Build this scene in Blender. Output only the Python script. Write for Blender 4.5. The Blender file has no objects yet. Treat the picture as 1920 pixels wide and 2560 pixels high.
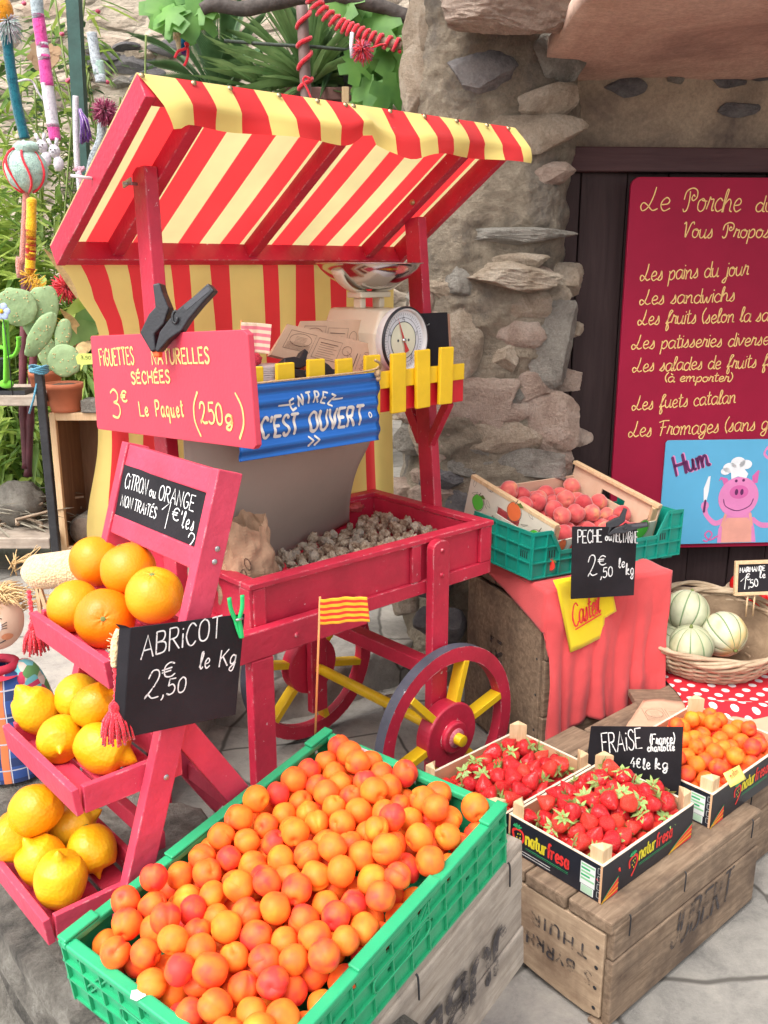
import bpy, bmesh, math, random
from math import sin, cos, pi, radians, sqrt, atan2, exp
from mathutils import Vector, Matrix, Euler, noise

random.seed(7)
SC = bpy.context.scene
COL = SC.collection

# ------------------------------------------------------------------ camera, world, sun, exposure
CAM_H = 1.62
PITCH = radians(15.0)
FOC = 2315.0                      # focal length of the photograph in its own pixels (1920 x 2560)
cd = bpy.data.cameras.new('camera')
cam = bpy.data.objects.new('camera', cd); COL.objects.link(cam)
cam.location = (0, 0, CAM_H)
cam.rotation_euler = (radians(90) - PITCH, 0, 0)
cd.sensor_fit = 'VERTICAL'; cd.sensor_height = 24.0
cd.lens = 24.0 * FOC / 2560.0
cd.clip_start = 0.05; cd.clip_end = 500
SC.camera = cam

SUN_AZ = radians(222.0)           # compass-like: 0 = +Y, clockwise; sun stands behind left of the camera
SUN_EL = radians(56.0)
w = bpy.data.worlds.new('World'); SC.world = w; w.use_nodes = True
nt = w.node_tree; nt.nodes.clear()
out = nt.nodes.new('ShaderNodeOutputWorld'); bg = nt.nodes.new('ShaderNodeBackground')
sky = nt.nodes.new('ShaderNodeTexSky'); sky.sky_type = 'NISHITA'; sky.sun_disc = False
sky.sun_elevation = SUN_EL; sky.sun_rotation = SUN_AZ
sky.dust_density = 4.0; sky.air_density = 1.0; sky.ozone_density = 1.0
hs = nt.nodes.new('ShaderNodeHueSaturation'); hs.inputs['Saturation'].default_value = 0.25
nt.links.new(sky.outputs[0], hs.inputs['Color']); nt.links.new(hs.outputs[0], bg.inputs['Color'])
bg.inputs['Strength'].default_value = 0.15
nt.links.new(bg.outputs[0], out.inputs['Surface'])
sd = bpy.data.lights.new('sun', 'SUN'); sd.energy = 0.9; sd.angle = radians(40); sd.color = (1.0, 0.95, 0.87)
sun = bpy.data.objects.new('sun', sd); COL.objects.link(sun)
sdir = Vector((sin(SUN_AZ) * cos(SUN_EL), cos(SUN_AZ) * cos(SUN_EL), sin(SUN_EL)))
sun.rotation_euler = sdir.to_track_quat('Z', 'Y').to_euler()
sun.location = sdir * 20
SC.view_settings.view_transform = 'Standard'; SC.view_settings.look = 'None'
SC.view_settings.exposure = 1.3; SC.view_settings.gamma = 1.0
SC.view_settings.use_curve_mapping = False
SC.cycles.max_bounces = 8; SC.cycles.diffuse_bounces = 4; SC.cycles.transparent_max_bounces = 12

# ------------------------------------------------------------------ geometry helpers
def V(*a): return Vector(a if len(a) > 1 else a[0])
def nz(p, s=1.0): return noise.noise(Vector(p) * s)

class MB:
    def __init__(s): s.v = []; s.f = []; s.m = []; s.sm = []
    def add(s, vs, fs, mi=0, smooth=False, M=None):
        o = len(s.v)
        for p in vs:
            p = Vector(p)
            s.v.append(M @ p if M is not None else p)
        for i, f in enumerate(fs):
            s.f.append([o + k for k in f]); s.m.append(mi if isinstance(mi, int) else mi[i]); s.sm.append(smooth)
        return s
    def box(s, x0, x1, y0, y1, z0, z1, mi=0, M=None):
        vs = [(x0,y0,z0),(x1,y0,z0),(x1,y1,z0),(x0,y1,z0),(x0,y0,z1),(x1,y0,z1),(x1,y1,z1),(x0,y1,z1)]
        return s.add(vs, [(0,3,2,1),(4,5,6,7),(0,1,5,4),(1,2,6,5),(2,3,7,6),(3,0,4,7)], mi, False, M)
    def beam(s, p, q, wx, wy, up=(0,0,1), mi=0, M=None):
        p, q = Vector(p), Vector(q); d = (q - p); L = d.length; d.normalize()
        u = Vector(up); a = u.cross(d)
        if a.length < 1e-5: a = Vector((1,0,0)).cross(d)
        a.normalize(); b = d.cross(a)
        X = Matrix((a, b, d)).transposed().to_4x4(); X.translation = p
        if M is not None: X = M @ X
        return s.box(-wx/2, wx/2, -wy/2, wy/2, 0, L, mi, X)
    def tube(s, pts, r, n=8, mi=0, closed=False, M=None, caps=True, flat=1.0):
        pts = [Vector(p) for p in pts]; N = len(pts)
        rr = r if isinstance(r, (list, tuple)) else [r] * N
        vs, fs = [], []; ref = None
        for i, p in enumerate(pts):
            if closed: t = pts[(i+1) % N] - pts[i-1]
            else: t = pts[min(i+1, N-1)] - pts[max(i-1, 0)]
            if t.length < 1e-9: t = Vector((0,0,1))
            t.normalize()
            if ref is None:
                ref = Vector((0,0,1)) if abs(t.z) < 0.9 else Vector((1,0,0))
            a = ref - t * ref.dot(t)
            if a.length < 1e-5: a = t.orthogonal()
            a.normalize(); b = t.cross(a); ref = a
            for k in range(n):
                th = 2*pi*k/n
                vs.append(p + (a*cos(th)*flat + b*sin(th)) * rr[i])
        for i in range(N if closed else N-1):
            j = (i+1) % N
            for k in range(n):
                l = (k+1) % n
                fs.append((i*n+k, i*n+l, j*n+l, j*n+k))
        if caps and not closed:
            fs.append(tuple(range(n-1, -1, -1))); fs.append(tuple((N-1)*n+k for k in range(n)))
        return s.add(vs, fs, mi, True, M)
    def lathe(s, prof, n=24, mi=0, M=None, smooth=True, fn=None):
        vs, fs = [], []
        for (r, z) in prof:
            for k in range(n):
                th = 2*pi*k/n
                p = Vector((r*cos(th), r*sin(th), z))
                vs.append(fn(p, th) if fn else p)
        for i in range(len(prof)-1):
            for k in range(n):
                l = (k+1) % n
                fs.append((i*n+k, i*n+l, (i+1)*n+l, (i+1)*n+k))
        return s.add(vs, fs, mi, smooth, M)
    def prism(s, poly, z0, z1, mi=0, M=None, smooth=False):
        n = len(poly)
        vs = [(x, y, z0) for x, y in poly] + [(x, y, z1) for x, y in poly]
        fs = [tuple(range(n-1, -1, -1)), tuple(range(n, 2*n))] + [(i, (i+1) % n, n+(i+1) % n, n+i) for i in range(n)]
        return s.add(vs, fs, mi, smooth, M)
    def grid(s, fn, nu, nv, mi=0, smooth=True, M=None):
        vs = [fn(i/nu, j/nv) for j in range(nv+1) for i in range(nu+1)]
        fs, ms = [], []
        for j in range(nv):
            for i in range(nu):
                a = j*(nu+1)+i
                fs.append((a, a+1, a+nu+2, a+nu+1)); ms.append(mi(i, j) if callable(mi) else mi)
        return s.add(vs, fs, ms, smooth, M)
    def blob(s, c, rad, nu=16, nv=10, amp=0.0, fr=3.0, mi=0, M=None, seed=0, smooth=True, rough=0.0):
        rad = Vector(rad) if not isinstance(rad, (int, float)) else Vector((rad, rad, rad))
        c = Vector(c); vs, fs = [], []
        sh = Vector((seed*3.1, seed*7.7, seed*1.3))
        for j in range(nv+1):
            ph = pi*j/nv
            for i in range(nu):
                th = 2*pi*i/nu
                d = Vector((sin(ph)*cos(th), sin(ph)*sin(th), cos(ph)))
                k = 1 + amp*noise.noise(d*fr + sh) + amp*0.5*noise.noise(d*fr*2.3 + sh) + (rough*noise.noise(d*9 + sh) if rough else 0)
                vs.append(c + Vector((d.x*rad.x, d.y*rad.y, d.z*rad.z))*k)
        for j in range(nv):
            for i in range(nu):
                l = (i+1) % nu
                fs.append((j*nu+i, (j+1)*nu+i, (j+1)*nu+l, j*nu+l))
        return s.add(vs, fs, mi, smooth, M)
    def stone(s, rad, nu=44, nv=30, planes=13, seed=0, mi=0, M=None, rough=0.03, lo=0.62, hi=0.95):
        """broken stone: an ellipsoid cut by random planes, then roughened"""
        rg = random.Random(seed*7+1); P = []
        for k in range(planes):
            z = rg.uniform(-1, 1); a = rg.uniform(0, 2*pi); q = sqrt(1-z*z); P.append((Vector((q*cos(a), q*sin(a), z)), rg.uniform(lo, hi)))
        vs, fs = [], []; sh = Vector((seed*3.3, seed*1.7, seed*5.1))
        for j in range(nv+1):
            ph = pi*j/nv
            for i in range(nu):
                th = 2*pi*i/nu; d = Vector((sin(ph)*cos(th), sin(ph)*sin(th), cos(ph))); p = d*1.12
                for n, h in P:
                    e = p.dot(n)
                    if e > h: p -= n*(e-h)
                p += d*(rough*noise.noise(d*5+sh) + rough*.8*noise.noise(d*13+sh) + rough*.5*noise.noise(d*31+sh))
                vs.append(Vector((p.x*rad[0], p.y*rad[1], p.z*rad[2])))
        for j in range(nv):
            for i in range(nu): l = (i+1) % nu; fs.append((j*nu+i, (j+1)*nu+i, (j+1)*nu+l, j*nu+l))
        return s.add(vs, fs, mi, False, M)
    def leaf(s, base, d, up, L, W, mi=0, bend=0.15, M=None):
        base = Vector(base); d = Vector(d).normalized(); up = Vector(up)
        a = d.cross(up)
        if a.length < 1e-4: a = d.orthogonal()
        a.normalize(); n = a.cross(d)
        vs = [base, base+d*L*.35+a*W*.5-n*L*bend*.1, base+d*L*.4-n*L*bend*.3, base+d*L*.35-a*W*.5-n*L*bend*.1, base+d*L*.72+a*W*.32-n*L*bend*.5, base+d*L*.72-a*W*.32-n*L*bend*.5, base+d*L-n*L*bend]
        return s.add(vs, [(0,1,2),(0,2,3),(1,4,6,2),(2,6,5,3)], mi, True, M)
    def build(s, name, mats, parent=None, M=None, bevel=0.0, solid=0.0, subd=0, weld=False, seg=2):
        me = bpy.data.meshes.new(name)
        me.from_pydata([tuple(p) for p in s.v], [], s.f)
        for m in (mats if isinstance(mats, (list, tuple)) else [mats]): me.materials.append(m)
        me.polygons.foreach_set('material_index', s.m)
        me.polygons.foreach_set('use_smooth', s.sm)
        if weld:
            bm = bmesh.new(); bm.from_mesh(me); bmesh.ops.remove_doubles(bm, verts=bm.verts, dist=1e-5); bm.to_mesh(me); bm.free()
        me.update()
        o = bpy.data.objects.new(name, me); COL.objects.link(o)
        if parent is not None: o.parent = parent
        if M is not None: o.matrix_local = M if parent is not None else M
        if parent is None and M is not None: o.matrix_world = M
        if solid:
            q = o.modifiers.new('solidify', 'SOLIDIFY'); q.thickness = solid; q.offset = 0
        if subd:
            q = o.modifiers.new('subd', 'SUBSURF'); q.levels = subd; q.render_levels = subd
        if bevel:
            q = o.modifiers.new('bevel', 'BEVEL'); q.width = bevel; q.segments = seg; q.limit_method = 'ANGLE'; q.angle_limit = radians(40)
            q.harden_normals = False
        return o

def T(x=0, y=0, z=0): return Matrix.Translation((x, y, z))
def R(a, ax='Z'): return Matrix.Rotation(a, 4, ax)
def fr(o, x, y, z=None):
    """matrix from origin and axes"""
    x = Vector(x).normalized(); y = Vector(y); y = (y - x*y.dot(x)).normalized(); z = x.cross(y)
    m = Matrix((x, y, z)).transposed().to_4x4(); m.translation = Vector(o); return m
def thing(name, label, cat, M=None, group=None):
    o = bpy.data.objects.new(name, None); COL.objects.link(o); o.empty_display_size = 0.05
    if M is not None: o.matrix_world = M
    o['label'] = label; o['category'] = cat
    if group: o['group'] = group
    return o
def tag(o, label, cat, group=None):
    o['label'] = label; o['category'] = cat
    if group: o['group'] = group
    return o
def struct(o): o['kind'] = 'structure'; return o
def dup(o, M, label=None, group=None):
    """copy of a thing with its parts and sub-parts"""
    c = o.copy(); COL.objects.link(c)
    if M is not None: c.matrix_world = M
    if label: c['label'] = label
    if group: c['group'] = group
    for ch in o.children:
        d = ch.copy(); COL.objects.link(d); d.parent = c
        for g in ch.children:
            e = g.copy(); COL.objects.link(e); e.parent = d
    return c
def rrect(x0, x1, y0, y1, r, n=5):
    p = []
    for cx, cy, a in ((x1-r, y1-r, 0), (x0+r, y1-r, pi/2), (x0+r, y0+r, pi), (x1-r, y0+r, 1.5*pi)):
        for k in range(n+1): p.append((cx+r*cos(a+pi/2*k/n), cy+r*sin(a+pi/2*k/n)))
    return p
def catmull(pts, k=6, closed=False):
    P = [Vector(p) for p in pts]; n = len(P); out = []
    if n < 3 and not closed: return P
    for i in range(n if closed else n-1):
        if closed: a, b, c, d = P[i-1], P[i], P[(i+1) % n], P[(i+2) % n]
        else: a, b, c, d = P[max(i-1, 0)], P[i], P[i+1], P[min(i+2, n-1)]
        for j in range(k):
            t = j/k
            out.append(0.5*((2*b)+(c-a)*t+(2*a-5*b+4*c-d)*t*t+(3*b-a-3*c+d)*t**3))
    if not closed: out.append(P[-1])
    return out
# a sight line of the photograph, to lay a point at a chosen distance, height or plane
def ray(u, v):
    x = (u-960)/FOC; y = (v-1280)/FOC
    return Vector((x, cos(PITCH)-y*sin(PITCH), -(y*cos(PITCH)+sin(PITCH))))
C0 = Vector((0, 0, CAM_H))
def at(u, v, Y): d = ray(u, v); return C0 + d*(Y/d.y)
def hz(u, v, Z): d = ray(u, v); return C0 + d*((Z-CAM_H)/d.z)

# ------------------------------------------------------------------ materials
def hexc(r, g, b): return (r, g, b, 1)
def newmat(name):
    m = bpy.data.materials.new(name); m.use_nodes = True
    n = m.node_tree; b = n.nodes['Principled BSDF']
    return m, n, b
def nd(n, t, **kw):
    x = n.nodes.new(t)
    for k, v in kw.items():
        if k in x.inputs: x.inputs[k].default_value = v
        else: setattr(x, k, v)
    return x
def coords(n, scale=(1,1,1), rnd=False, kind='Object'):
    tc = n.nodes.new('ShaderNodeTexCoord'); mp = n.nodes.new('ShaderNodeMapping')
    mp.inputs['Scale'].default_value = scale
    n.links.new(tc.outputs[kind], mp.inputs['Vector'])
    if rnd:
        oi = n.nodes.new('ShaderNodeObjectInfo'); ml = nd(n, 'ShaderNodeMath', operation='MULTIPLY'); ml.inputs[1].default_value = 47.0
        n.links.new(oi.outputs['Random'], ml.inputs[0]); n.links.new(ml.outputs[0], mp.inputs['Location'])
    return mp
def ramp(n, fac, stops, interp='LINEAR'):
    r = n.nodes.new('ShaderNodeValToRGB'); r.color_ramp.interpolation = interp
    e = r.color_ramp.elements
    while len(e) < len(stops): e.new(0.5)
    for i, (p, c) in enumerate(stops):
        e[i].position = p; e[i].color = (c[0], c[1], c[2], 1)
    n.links.new(fac, r.inputs[0]); return r
def mixc(n, fac, a, b, blend='MIX'):
    x = n.nodes.new('ShaderNodeMix'); x.data_type = 'RGBA'; x.blend_type = blend
    for sock, val in ((x.inputs[0], fac), (x.inputs[6], a), (x.inputs[7], b)):
        if isinstance(val, (int, float)): sock.default_value = val
        elif isinstance(val, (tuple, list)): sock.default_value = (val[0], val[1], val[2], 1)
        else: n.links.new(val, sock)
    return x.outputs[2]
def bumpn(n, b, h, strength=0.3, dist=0.01):
    bp = n.nodes.new('ShaderNodeBump'); bp.inputs['Strength'].default_value = strength; bp.inputs['Distance'].default_value = dist
    n.links.new(h, bp.inputs['Height']); n.links.new(bp.outputs[0], b.inputs['Normal'])
def sc(c, k): return tuple(min(1, x*k) for x in c[:3])

def paint(name, c, rough=0.45, var=0.18, scale=9, bump=0.06, bscale=120, wear=None, wearamt=0.62, metallic=0, coat=0.0, rnd=False, dist=0.004, stretch=(1,1,1), spec=0.5):
    m, n, b = newmat(name)
    mp = coords(n, stretch, rnd)
    t = nd(n, 'ShaderNodeTexNoise', Scale=scale, Detail=5.0, Roughness=0.6); n.links.new(mp.outputs[0], t.inputs['Vector'])
    r = ramp(n, t.outputs[0], [(0.3, sc(c, 1-var)), (0.7, sc(c, 1+var))])
    colr = r.outputs[0]
    if wear:
        t2 = nd(n, 'ShaderNodeTexNoise', Scale=38.0, Detail=6.0, Roughness=0.7); n.links.new(mp.outputs[0], t2.inputs['Vector'])
        k = ramp(n, t2.outputs[0], [(wearamt, (0,0,0)), (wearamt+.03, (1,1,1))])
        colr = mixc(n, k.outputs[0], colr, wear)
    n.links.new(colr, b.inputs['Base Color'])
    b.inputs['Roughness'].default_value = rough; b.inputs['Metallic'].default_value = metallic
    b.inputs['Coat Weight'].default_value = coat; b.inputs['Specular IOR Level'].default_value = spec
    if bump:
        t3 = nd(n, 'ShaderNodeTexNoise', Scale=bscale, Detail=3.0); n.links.new(mp.outputs[0], t3.inputs['Vector'])
        bumpn(n, b, t3.outputs[0], bump*3, dist)
    return m
def wood(name, c1, c2, scale=14, stretch=(1,12,12), rough=0.7, bump=0.25, dark=None):
    m, n, b = newmat(name)
    mp = coords(n, stretch)
    t = nd(n, 'ShaderNodeTexNoise', Scale=scale*.25, Detail=7.0, Roughness=0.65, Distortion=0.6); n.links.new(mp.outputs[0], t.inputs['Vector'])
    r = ramp(n, t.outputs[0], [(0.28, c1), (0.72, c2)])
    colr = r.outputs[0]
    mp2 = coords(n, (1,1,1))
    if dark:
        t2 = nd(n, 'ShaderNodeTexNoise', Scale=5.0, Detail=6.0, Roughness=0.7); n.links.new(mp2.outputs[0], t2.inputs['Vector'])
        k = ramp(n, t2.outputs[0], [(0.45, (0,0,0)), (0.66, (.9,.9,.9))])
        colr = mixc(n, k.outputs[0], colr, dark)
    n.links.new(colr, b.inputs['Base Color']); b.inputs['Roughness'].default_value = rough
    b.inputs['Specular IOR Level'].default_value = 0.3
    bumpn(n, b, t.outputs[0], bump, 0.004)
    return m
def rock(name, c1, c2, c3, scale=6, bump=0.6, rough=0.9, dist=0.02, fine=9):
    m, n, b = newmat(name)
    mp = coords(n)
    t = nd(n, 'ShaderNodeTexNoise', Scale=scale, Detail=9.0, Roughness=0.68, Distortion=0.4); n.links.new(mp.outputs[0], t.inputs['Vector'])
    r = ramp(n, t.outputs[0], [(0.3, c1), (0.5, c2), (0.7, c3)])
    colr = r.outputs[0]
    t2 = nd(n, 'ShaderNodeTexNoise', Scale=scale*fine, Detail=9.0, Roughness=0.8); n.links.new(mp.outputs[0], t2.inputs['Vector'])
    g = ramp(n, t2.outputs[0], [(0.25, (0.55,0.55,0.55)), (0.65, (1.15,1.15,1.15))])
    colr = mixc(n, 0.8, colr, g.outputs[0], 'MULTIPLY')
    n.links.new(colr, b.inputs['Base Color']); b.inputs['Roughness'].default_value = rough
    b.inputs['Specular IOR Level'].default_value = 0.2
    a = nd(n, 'ShaderNodeMath', operation='ADD'); n.links.new(t.outputs[0], a.inputs[0]); n.links.new(t2.outputs[0], a.inputs[1])
    bumpn(n, b, a.outputs[0], bump, dist)
    return m
def leafmat(name, c1, c2, trans=0.35, rough=0.5):
    m, n, b = newmat(name)
    mp = coords(n)
    t = nd(n, 'ShaderNodeTexNoise', Scale=7.0, Detail=3.0); n.links.new(mp.outputs[0], t.inputs['Vector'])
    r = ramp(n, t.outputs[0], [(0.32, c1), (0.66, c2)])
    n.links.new(r.outputs[0], b.inputs['Base Color']); b.inputs['Roughness'].default_value = rough
    tr = n.nodes.new('ShaderNodeBsdfTranslucent'); n.links.new(r.outputs[0], tr.inputs[0])
    mx = n.nodes.new('ShaderNodeMixShader'); mx.inputs[0].default_value = trans
    o = n.nodes['Material Output']
    n.links.new(b.outputs[0], mx.inputs[1]); n.links.new(tr.outputs[0], mx.inputs[2]); n.links.new(mx.outputs[0], o.inputs[0])
    return m
def fruitmat(name, stops, nscale=14, rough=0.42, bump=0.05, bscale=300, sss=0.08, dist=0.002, vor=False, spec=0.4, sheen=0.0):
    """colour wanders over each fruit and from one fruit to the next"""
    m, n, b = newmat(name)
    mp = coords(n, (1,1,1), True)
    t = nd(n, 'ShaderNodeTexNoise', Scale=nscale, Detail=2.5, Roughness=0.5); n.links.new(mp.outputs[0], t.inputs['Vector'])
    oi = n.nodes.new('ShaderNodeObjectInfo')
    mr = nd(n, 'ShaderNodeMapRange'); mr.inputs[3].default_value = -0.22; mr.inputs[4].default_value = 0.22
    n.links.new(oi.outputs['Random'], mr.inputs[0])
    a = nd(n, 'ShaderNodeMath', operation='ADD'); n.links.new(t.outputs[0], a.inputs[0]); n.links.new(mr.outputs[0], a.inputs[1])
    r = ramp(n, a.outputs[0], stops)
    n.links.new(r.outputs[0], b.inputs['Base Color'])
    b.inputs['Roughness'].default_value = rough; b.inputs['Specular IOR Level'].default_value = spec
    b.inputs['Subsurface Weight'].default_value = sss; b.inputs['Subsurface Radius'].default_value = (0.02, 0.008, 0.004); b.inputs['Subsurface Scale'].default_value = 0.5
    b.inputs['Sheen Weight'].default_value = sheen
    if vor: t3 = nd(n, 'ShaderNodeTexVoronoi', Scale=bscale)
    else: t3 = nd(n, 'ShaderNodeTexNoise', Scale=bscale, Detail=3.0)
    mp2 = coords(n); n.links.new(mp2.outputs[0], t3.inputs['Vector'])
    bumpn(n, b, t3.outputs[0], bump*4, dist)
    return m
def cloth(name, c, var=0.08, rough=0.85, weave=900, bump=0.15, trans=0.0):
    m, n, b = newmat(name)
    mp = coords(n)
    t = nd(n, 'ShaderNodeTexNoise', Scale=6.0, Detail=4.0); n.links.new(mp.outputs[0], t.inputs['Vector'])
    r = ramp(n, t.outputs[0], [(0.3, sc(c, 1-var)), (0.7, sc(c, 1+var))])
    n.links.new(r.outputs[0], b.inputs['Base Color']); b.inputs['Roughness'].default_value = rough
    b.inputs['Specular IOR Level'].default_value = 0.15; b.inputs['Sheen Weight'].default_value = 0.2
    t2 = nd(n, 'ShaderNodeTexNoise', Scale=weave*.3, Detail=2.0); n.links.new(mp.outputs[0], t2.inputs['Vector'])
    bumpn(n, b, t2.outputs[0], bump, 0.002)
    if trans:
        tr = n.nodes.new('ShaderNodeBsdfTranslucent'); n.links.new(r.outputs[0], tr.inputs[0])
        mx = n.nodes.new('ShaderNodeMixShader'); mx.inputs[0].default_value = trans
        o = n.nodes['Material Output']
        n.links.new(b.outputs[0], mx.inputs[1]); n.links.new(tr.outputs[0], mx.inputs[2]); n.links.new(mx.outputs[0], o.inputs[0])
    return m
def stripes(name, ca, cb, period, axis=0, phase=0.0, rough=0.35, trans=0.3, wobble=0.0, duty=0.5):
    """striped oilcloth: bands of two dyes across one object axis"""
    m, n, b = newmat(name)
    tc = n.nodes.new('ShaderNodeTexCoord'); sp = n.nodes.new('ShaderNodeSeparateXYZ'); n.links.new(tc.outputs['Object'], sp.inputs[0])
    d = nd(n, 'ShaderNodeMath', operation='DIVIDE'); n.links.new(sp.outputs[axis], d.inputs[0]); d.inputs[1].default_value = period
    a = nd(n, 'ShaderNodeMath', operation='ADD'); n.links.new(d.outputs[0], a.inputs[0]); a.inputs[1].default_value = phase
    f = nd(n, 'ShaderNodeMath', operation='FRACT'); n.links.new(a.outputs[0], f.inputs[0])
    g = nd(n, 'ShaderNodeMath', operation='GREATER_THAN'); n.links.new(f.outputs[0], g.inputs[0]); g.inputs[1].default_value = duty
    c = mixc(n, g.outputs[0], ca, cb)
    mp = coords(n); t = nd(n, 'ShaderNodeTexNoise', Scale=7.0, Detail=4.0); n.links.new(mp.outputs[0], t.inputs['Vector'])
    q = ramp(n, t.outputs[0], [(0.3, (0.9,0.9,0.9)), (0.7, (1.04,1.04,1.04))])
    c = mixc(n, 1.0, c, q.outputs[0], 'MULTIPLY')
    n.links.new(c, b.inputs['Base Color']); b.inputs['Roughness'].default_value = rough
    t2 = nd(n, 'ShaderNodeTexNoise', Scale=420.0, Detail=2.0); n.links.new(mp.outputs[0], t2.inputs['Vector']); bumpn(n, b, t2.outputs[0], 0.12, 0.002)
    tr = n.nodes.new('ShaderNodeBsdfTranslucent'); n.links.new(c, tr.inputs[0])
    mx = n.nodes.new('ShaderNodeMixShader'); mx.inputs[0].default_value = trans
    o = n.nodes['Material Output']
    n.links.new(b.outputs[0], mx.inputs[1]); n.links.new(tr.outputs[0], mx.inputs[2]); n.links.new(mx.outputs[0], o.inputs[0])
    return m
def knit(name, c, c2=None, scale=260, rnd=False):
    m, n, b = newmat(name)
    mp = coords(n)
    t = nd(n, 'ShaderNodeTexNoise', Scale=90.0, Detail=3.0, Roughness=0.7); n.links.new(mp.outputs[0], t.inputs['Vector'])
    r = ramp(n, t.outputs[0], [(0.30, c2 or sc(c, 0.6)), (0.52, c)])
    n.links.new(r.outputs[0], b.inputs['Base Color']); b.inputs['Roughness'].default_value = 0.95; b.inputs['Specular IOR Level'].default_value = 0.05
    b.inputs['Sheen Weight'].default_value = 0.4
    v = nd(n, 'ShaderNodeTexVoronoi', Scale=float(scale)); n.links.new(mp.outputs[0], v.inputs['Vector'])
    bumpn(n, b, v.outputs[0], 0.55, 0.005)
    return m

def chipped(m, c, radius=0.005, lo=.50, hi=.56):
    """paint rubbed off along the edges, broken up by noise"""
    n = m.node_tree; b = n.nodes['Principled BSDF']; src = b.inputs['Base Color'].links[0].from_socket
    bv = n.nodes.new('ShaderNodeBevel'); bv.samples = 4; bv.inputs['Radius'].default_value = radius; g = n.nodes.new('ShaderNodeNewGeometry')
    d = nd(n, 'ShaderNodeVectorMath', operation='DOT_PRODUCT'); n.links.new(bv.outputs[0], d.inputs[0]); n.links.new(g.outputs['True Normal'], d.inputs[1])
    e = ramp(n, d.outputs['Value'], [(.80, (1,1,1)), (.985, (0,0,0))]); mp = coords(n); t = nd(n, 'ShaderNodeTexNoise', Scale=30.0, Detail=7.0, Roughness=.75); n.links.new(mp.outputs[0], t.inputs['Vector'])
    k = ramp(n, t.outputs[0], [(lo, (0,0,0)), (hi, (1,1,1))]); x = nd(n, 'ShaderNodeMath', operation='MULTIPLY'); n.links.new(e.outputs[0], x.inputs[0]); n.links.new(k.outputs[0], x.inputs[1])
    n.links.new(mixc(n, x.outputs[0], src, c), b.inputs['Base Color']); return m
RED = chipped(paint('red_paint', (0.52, 0.020, 0.052), 0.46, 0.24, 6, 0.12, 70, wear=(0.62,0.42,0.42), wearamt=0.66), (.66,.50,.48))
RACKRED_LIT = paint('rack_paint_lit', (0.58, 0.046, 0.092), 0.55, 0.20, 7, 0.14, 60, wear=(0.70,0.36,0.38), wearamt=0.68)  # similar red to the cart's, lightened: light from above put into the colour
chipped(RACKRED_LIT, (.72,.42,.42), .004, .54, .60)
YEL = paint('yellow_paint', (0.80, 0.50, 0.012), 0.4, 0.10, 9, 0.06, 90)
TYRE = paint('tyre_paint', (0.075, 0.075, 0.10), 0.6, 0.3, 12, 0.1, 90, wear=(0.6,0.58,0.58), wearamt=0.64)
GALV = paint('galvanised', (0.42, 0.41, 0.40), 0.4, 0.2, 40, 0.1, 160, metallic=0.8)
STEEL = paint('polished_steel', (0.62, 0.60, 0.60), 0.13, 0.05, 6, 0.0, 40, metallic=1.0)
BRASS = paint('brass', (0.45, 0.33, 0.18), 0.35, 0.2, 40, 0.0, 160, metallic=0.9)
CREAM = paint('cream_enamel', (0.70, 0.60, 0.45), 0.35, 0.06, 6, 0.02, 160)
BLACKP = paint('black_plastic', (0.022, 0.022, 0.026), 0.38, 0.25, 20, 0.05, 200)
SLATE = paint('chalkboard', (0.017, 0.015, 0.018), 0.7, 0.45, 5, 0.04, 220, spec=0.22)
CHALK = paint('chalk_ink', (0.80, 0.80, 0.78), 0.8, 0.1, 60, 0.0, 100)
CHALKY = paint('yellow_ink', (0.86, 0.56, 0.20), 0.6, 0.1, 60, 0.0, 100)
GREENP = paint('green_plastic', (0.024, 0.36, 0.155), 0.35, 0.10, 8, 0.03, 160, wear=(0.10,0.5,0.28), wearamt=0.70)
TEALP = paint('teal_plastic', (0.008, 0.27, 0.20), 0.4, 0.15, 8, 0.03, 160)
PINE = wood('pale_pine', (0.58,0.38,0.20), (0.75,0.54,0.33), 34, (9,9,1.2))
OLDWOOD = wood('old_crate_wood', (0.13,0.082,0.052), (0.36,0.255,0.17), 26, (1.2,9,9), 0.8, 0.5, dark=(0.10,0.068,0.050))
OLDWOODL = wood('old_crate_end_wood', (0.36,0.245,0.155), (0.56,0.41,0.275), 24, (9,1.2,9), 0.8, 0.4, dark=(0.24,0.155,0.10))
GREYWOOD = wood('weathered_wood', (0.28,0.22,0.17), (0.53,0.45,0.37), 26, (1.2,9,9), 0.85, 0.5, dark=(0.22,0.18,0.15))
DARKWOOD = wood('dark_stained_planks', (0.030,0.016,0.016), (0.055,0.033,0.032), 14, (10,10,0.8), 0.75, 0.3)
KRAFT = paint('kraft_paper', (0.62, 0.405, 0.27), 0.85, 0.10, 12, 0.05, 90)
PRINT = paint('brown_print', (0.13, 0.075, 0.05), 0.85, 0.2, 80, 0.0, 90)
STENCIL = paint('stencil_ink', (0.06, 0.05, 0.05), 0.85, 0.4, 50, 0.0, 90)
def worn(m, scale=26.0, lo=.44, hi=.58):
    n = m.node_tree; mp = coords(n); t = nd(n, 'ShaderNodeTexNoise', Scale=scale, Detail=7.0, Roughness=.75); n.links.new(mp.outputs[0], t.inputs['Vector'])
    k = ramp(n, t.outputs[0], [(lo, (1,1,1)), (hi, (0,0,0))]); tr = n.nodes.new('ShaderNodeBsdfTransparent'); mx = n.nodes.new('ShaderNodeMixShader')
    n.links.new(k.outputs[0], mx.inputs[0]); n.links.new(tr.outputs[0], mx.inputs[1]); n.links.new(n.nodes['Principled BSDF'].outputs[0], mx.inputs[2]); n.links.new(mx.outputs[0], n.nodes['Material Output'].inputs[0])
worn(STENCIL); worn(CHALK, 170.0, .57, .64)
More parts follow.
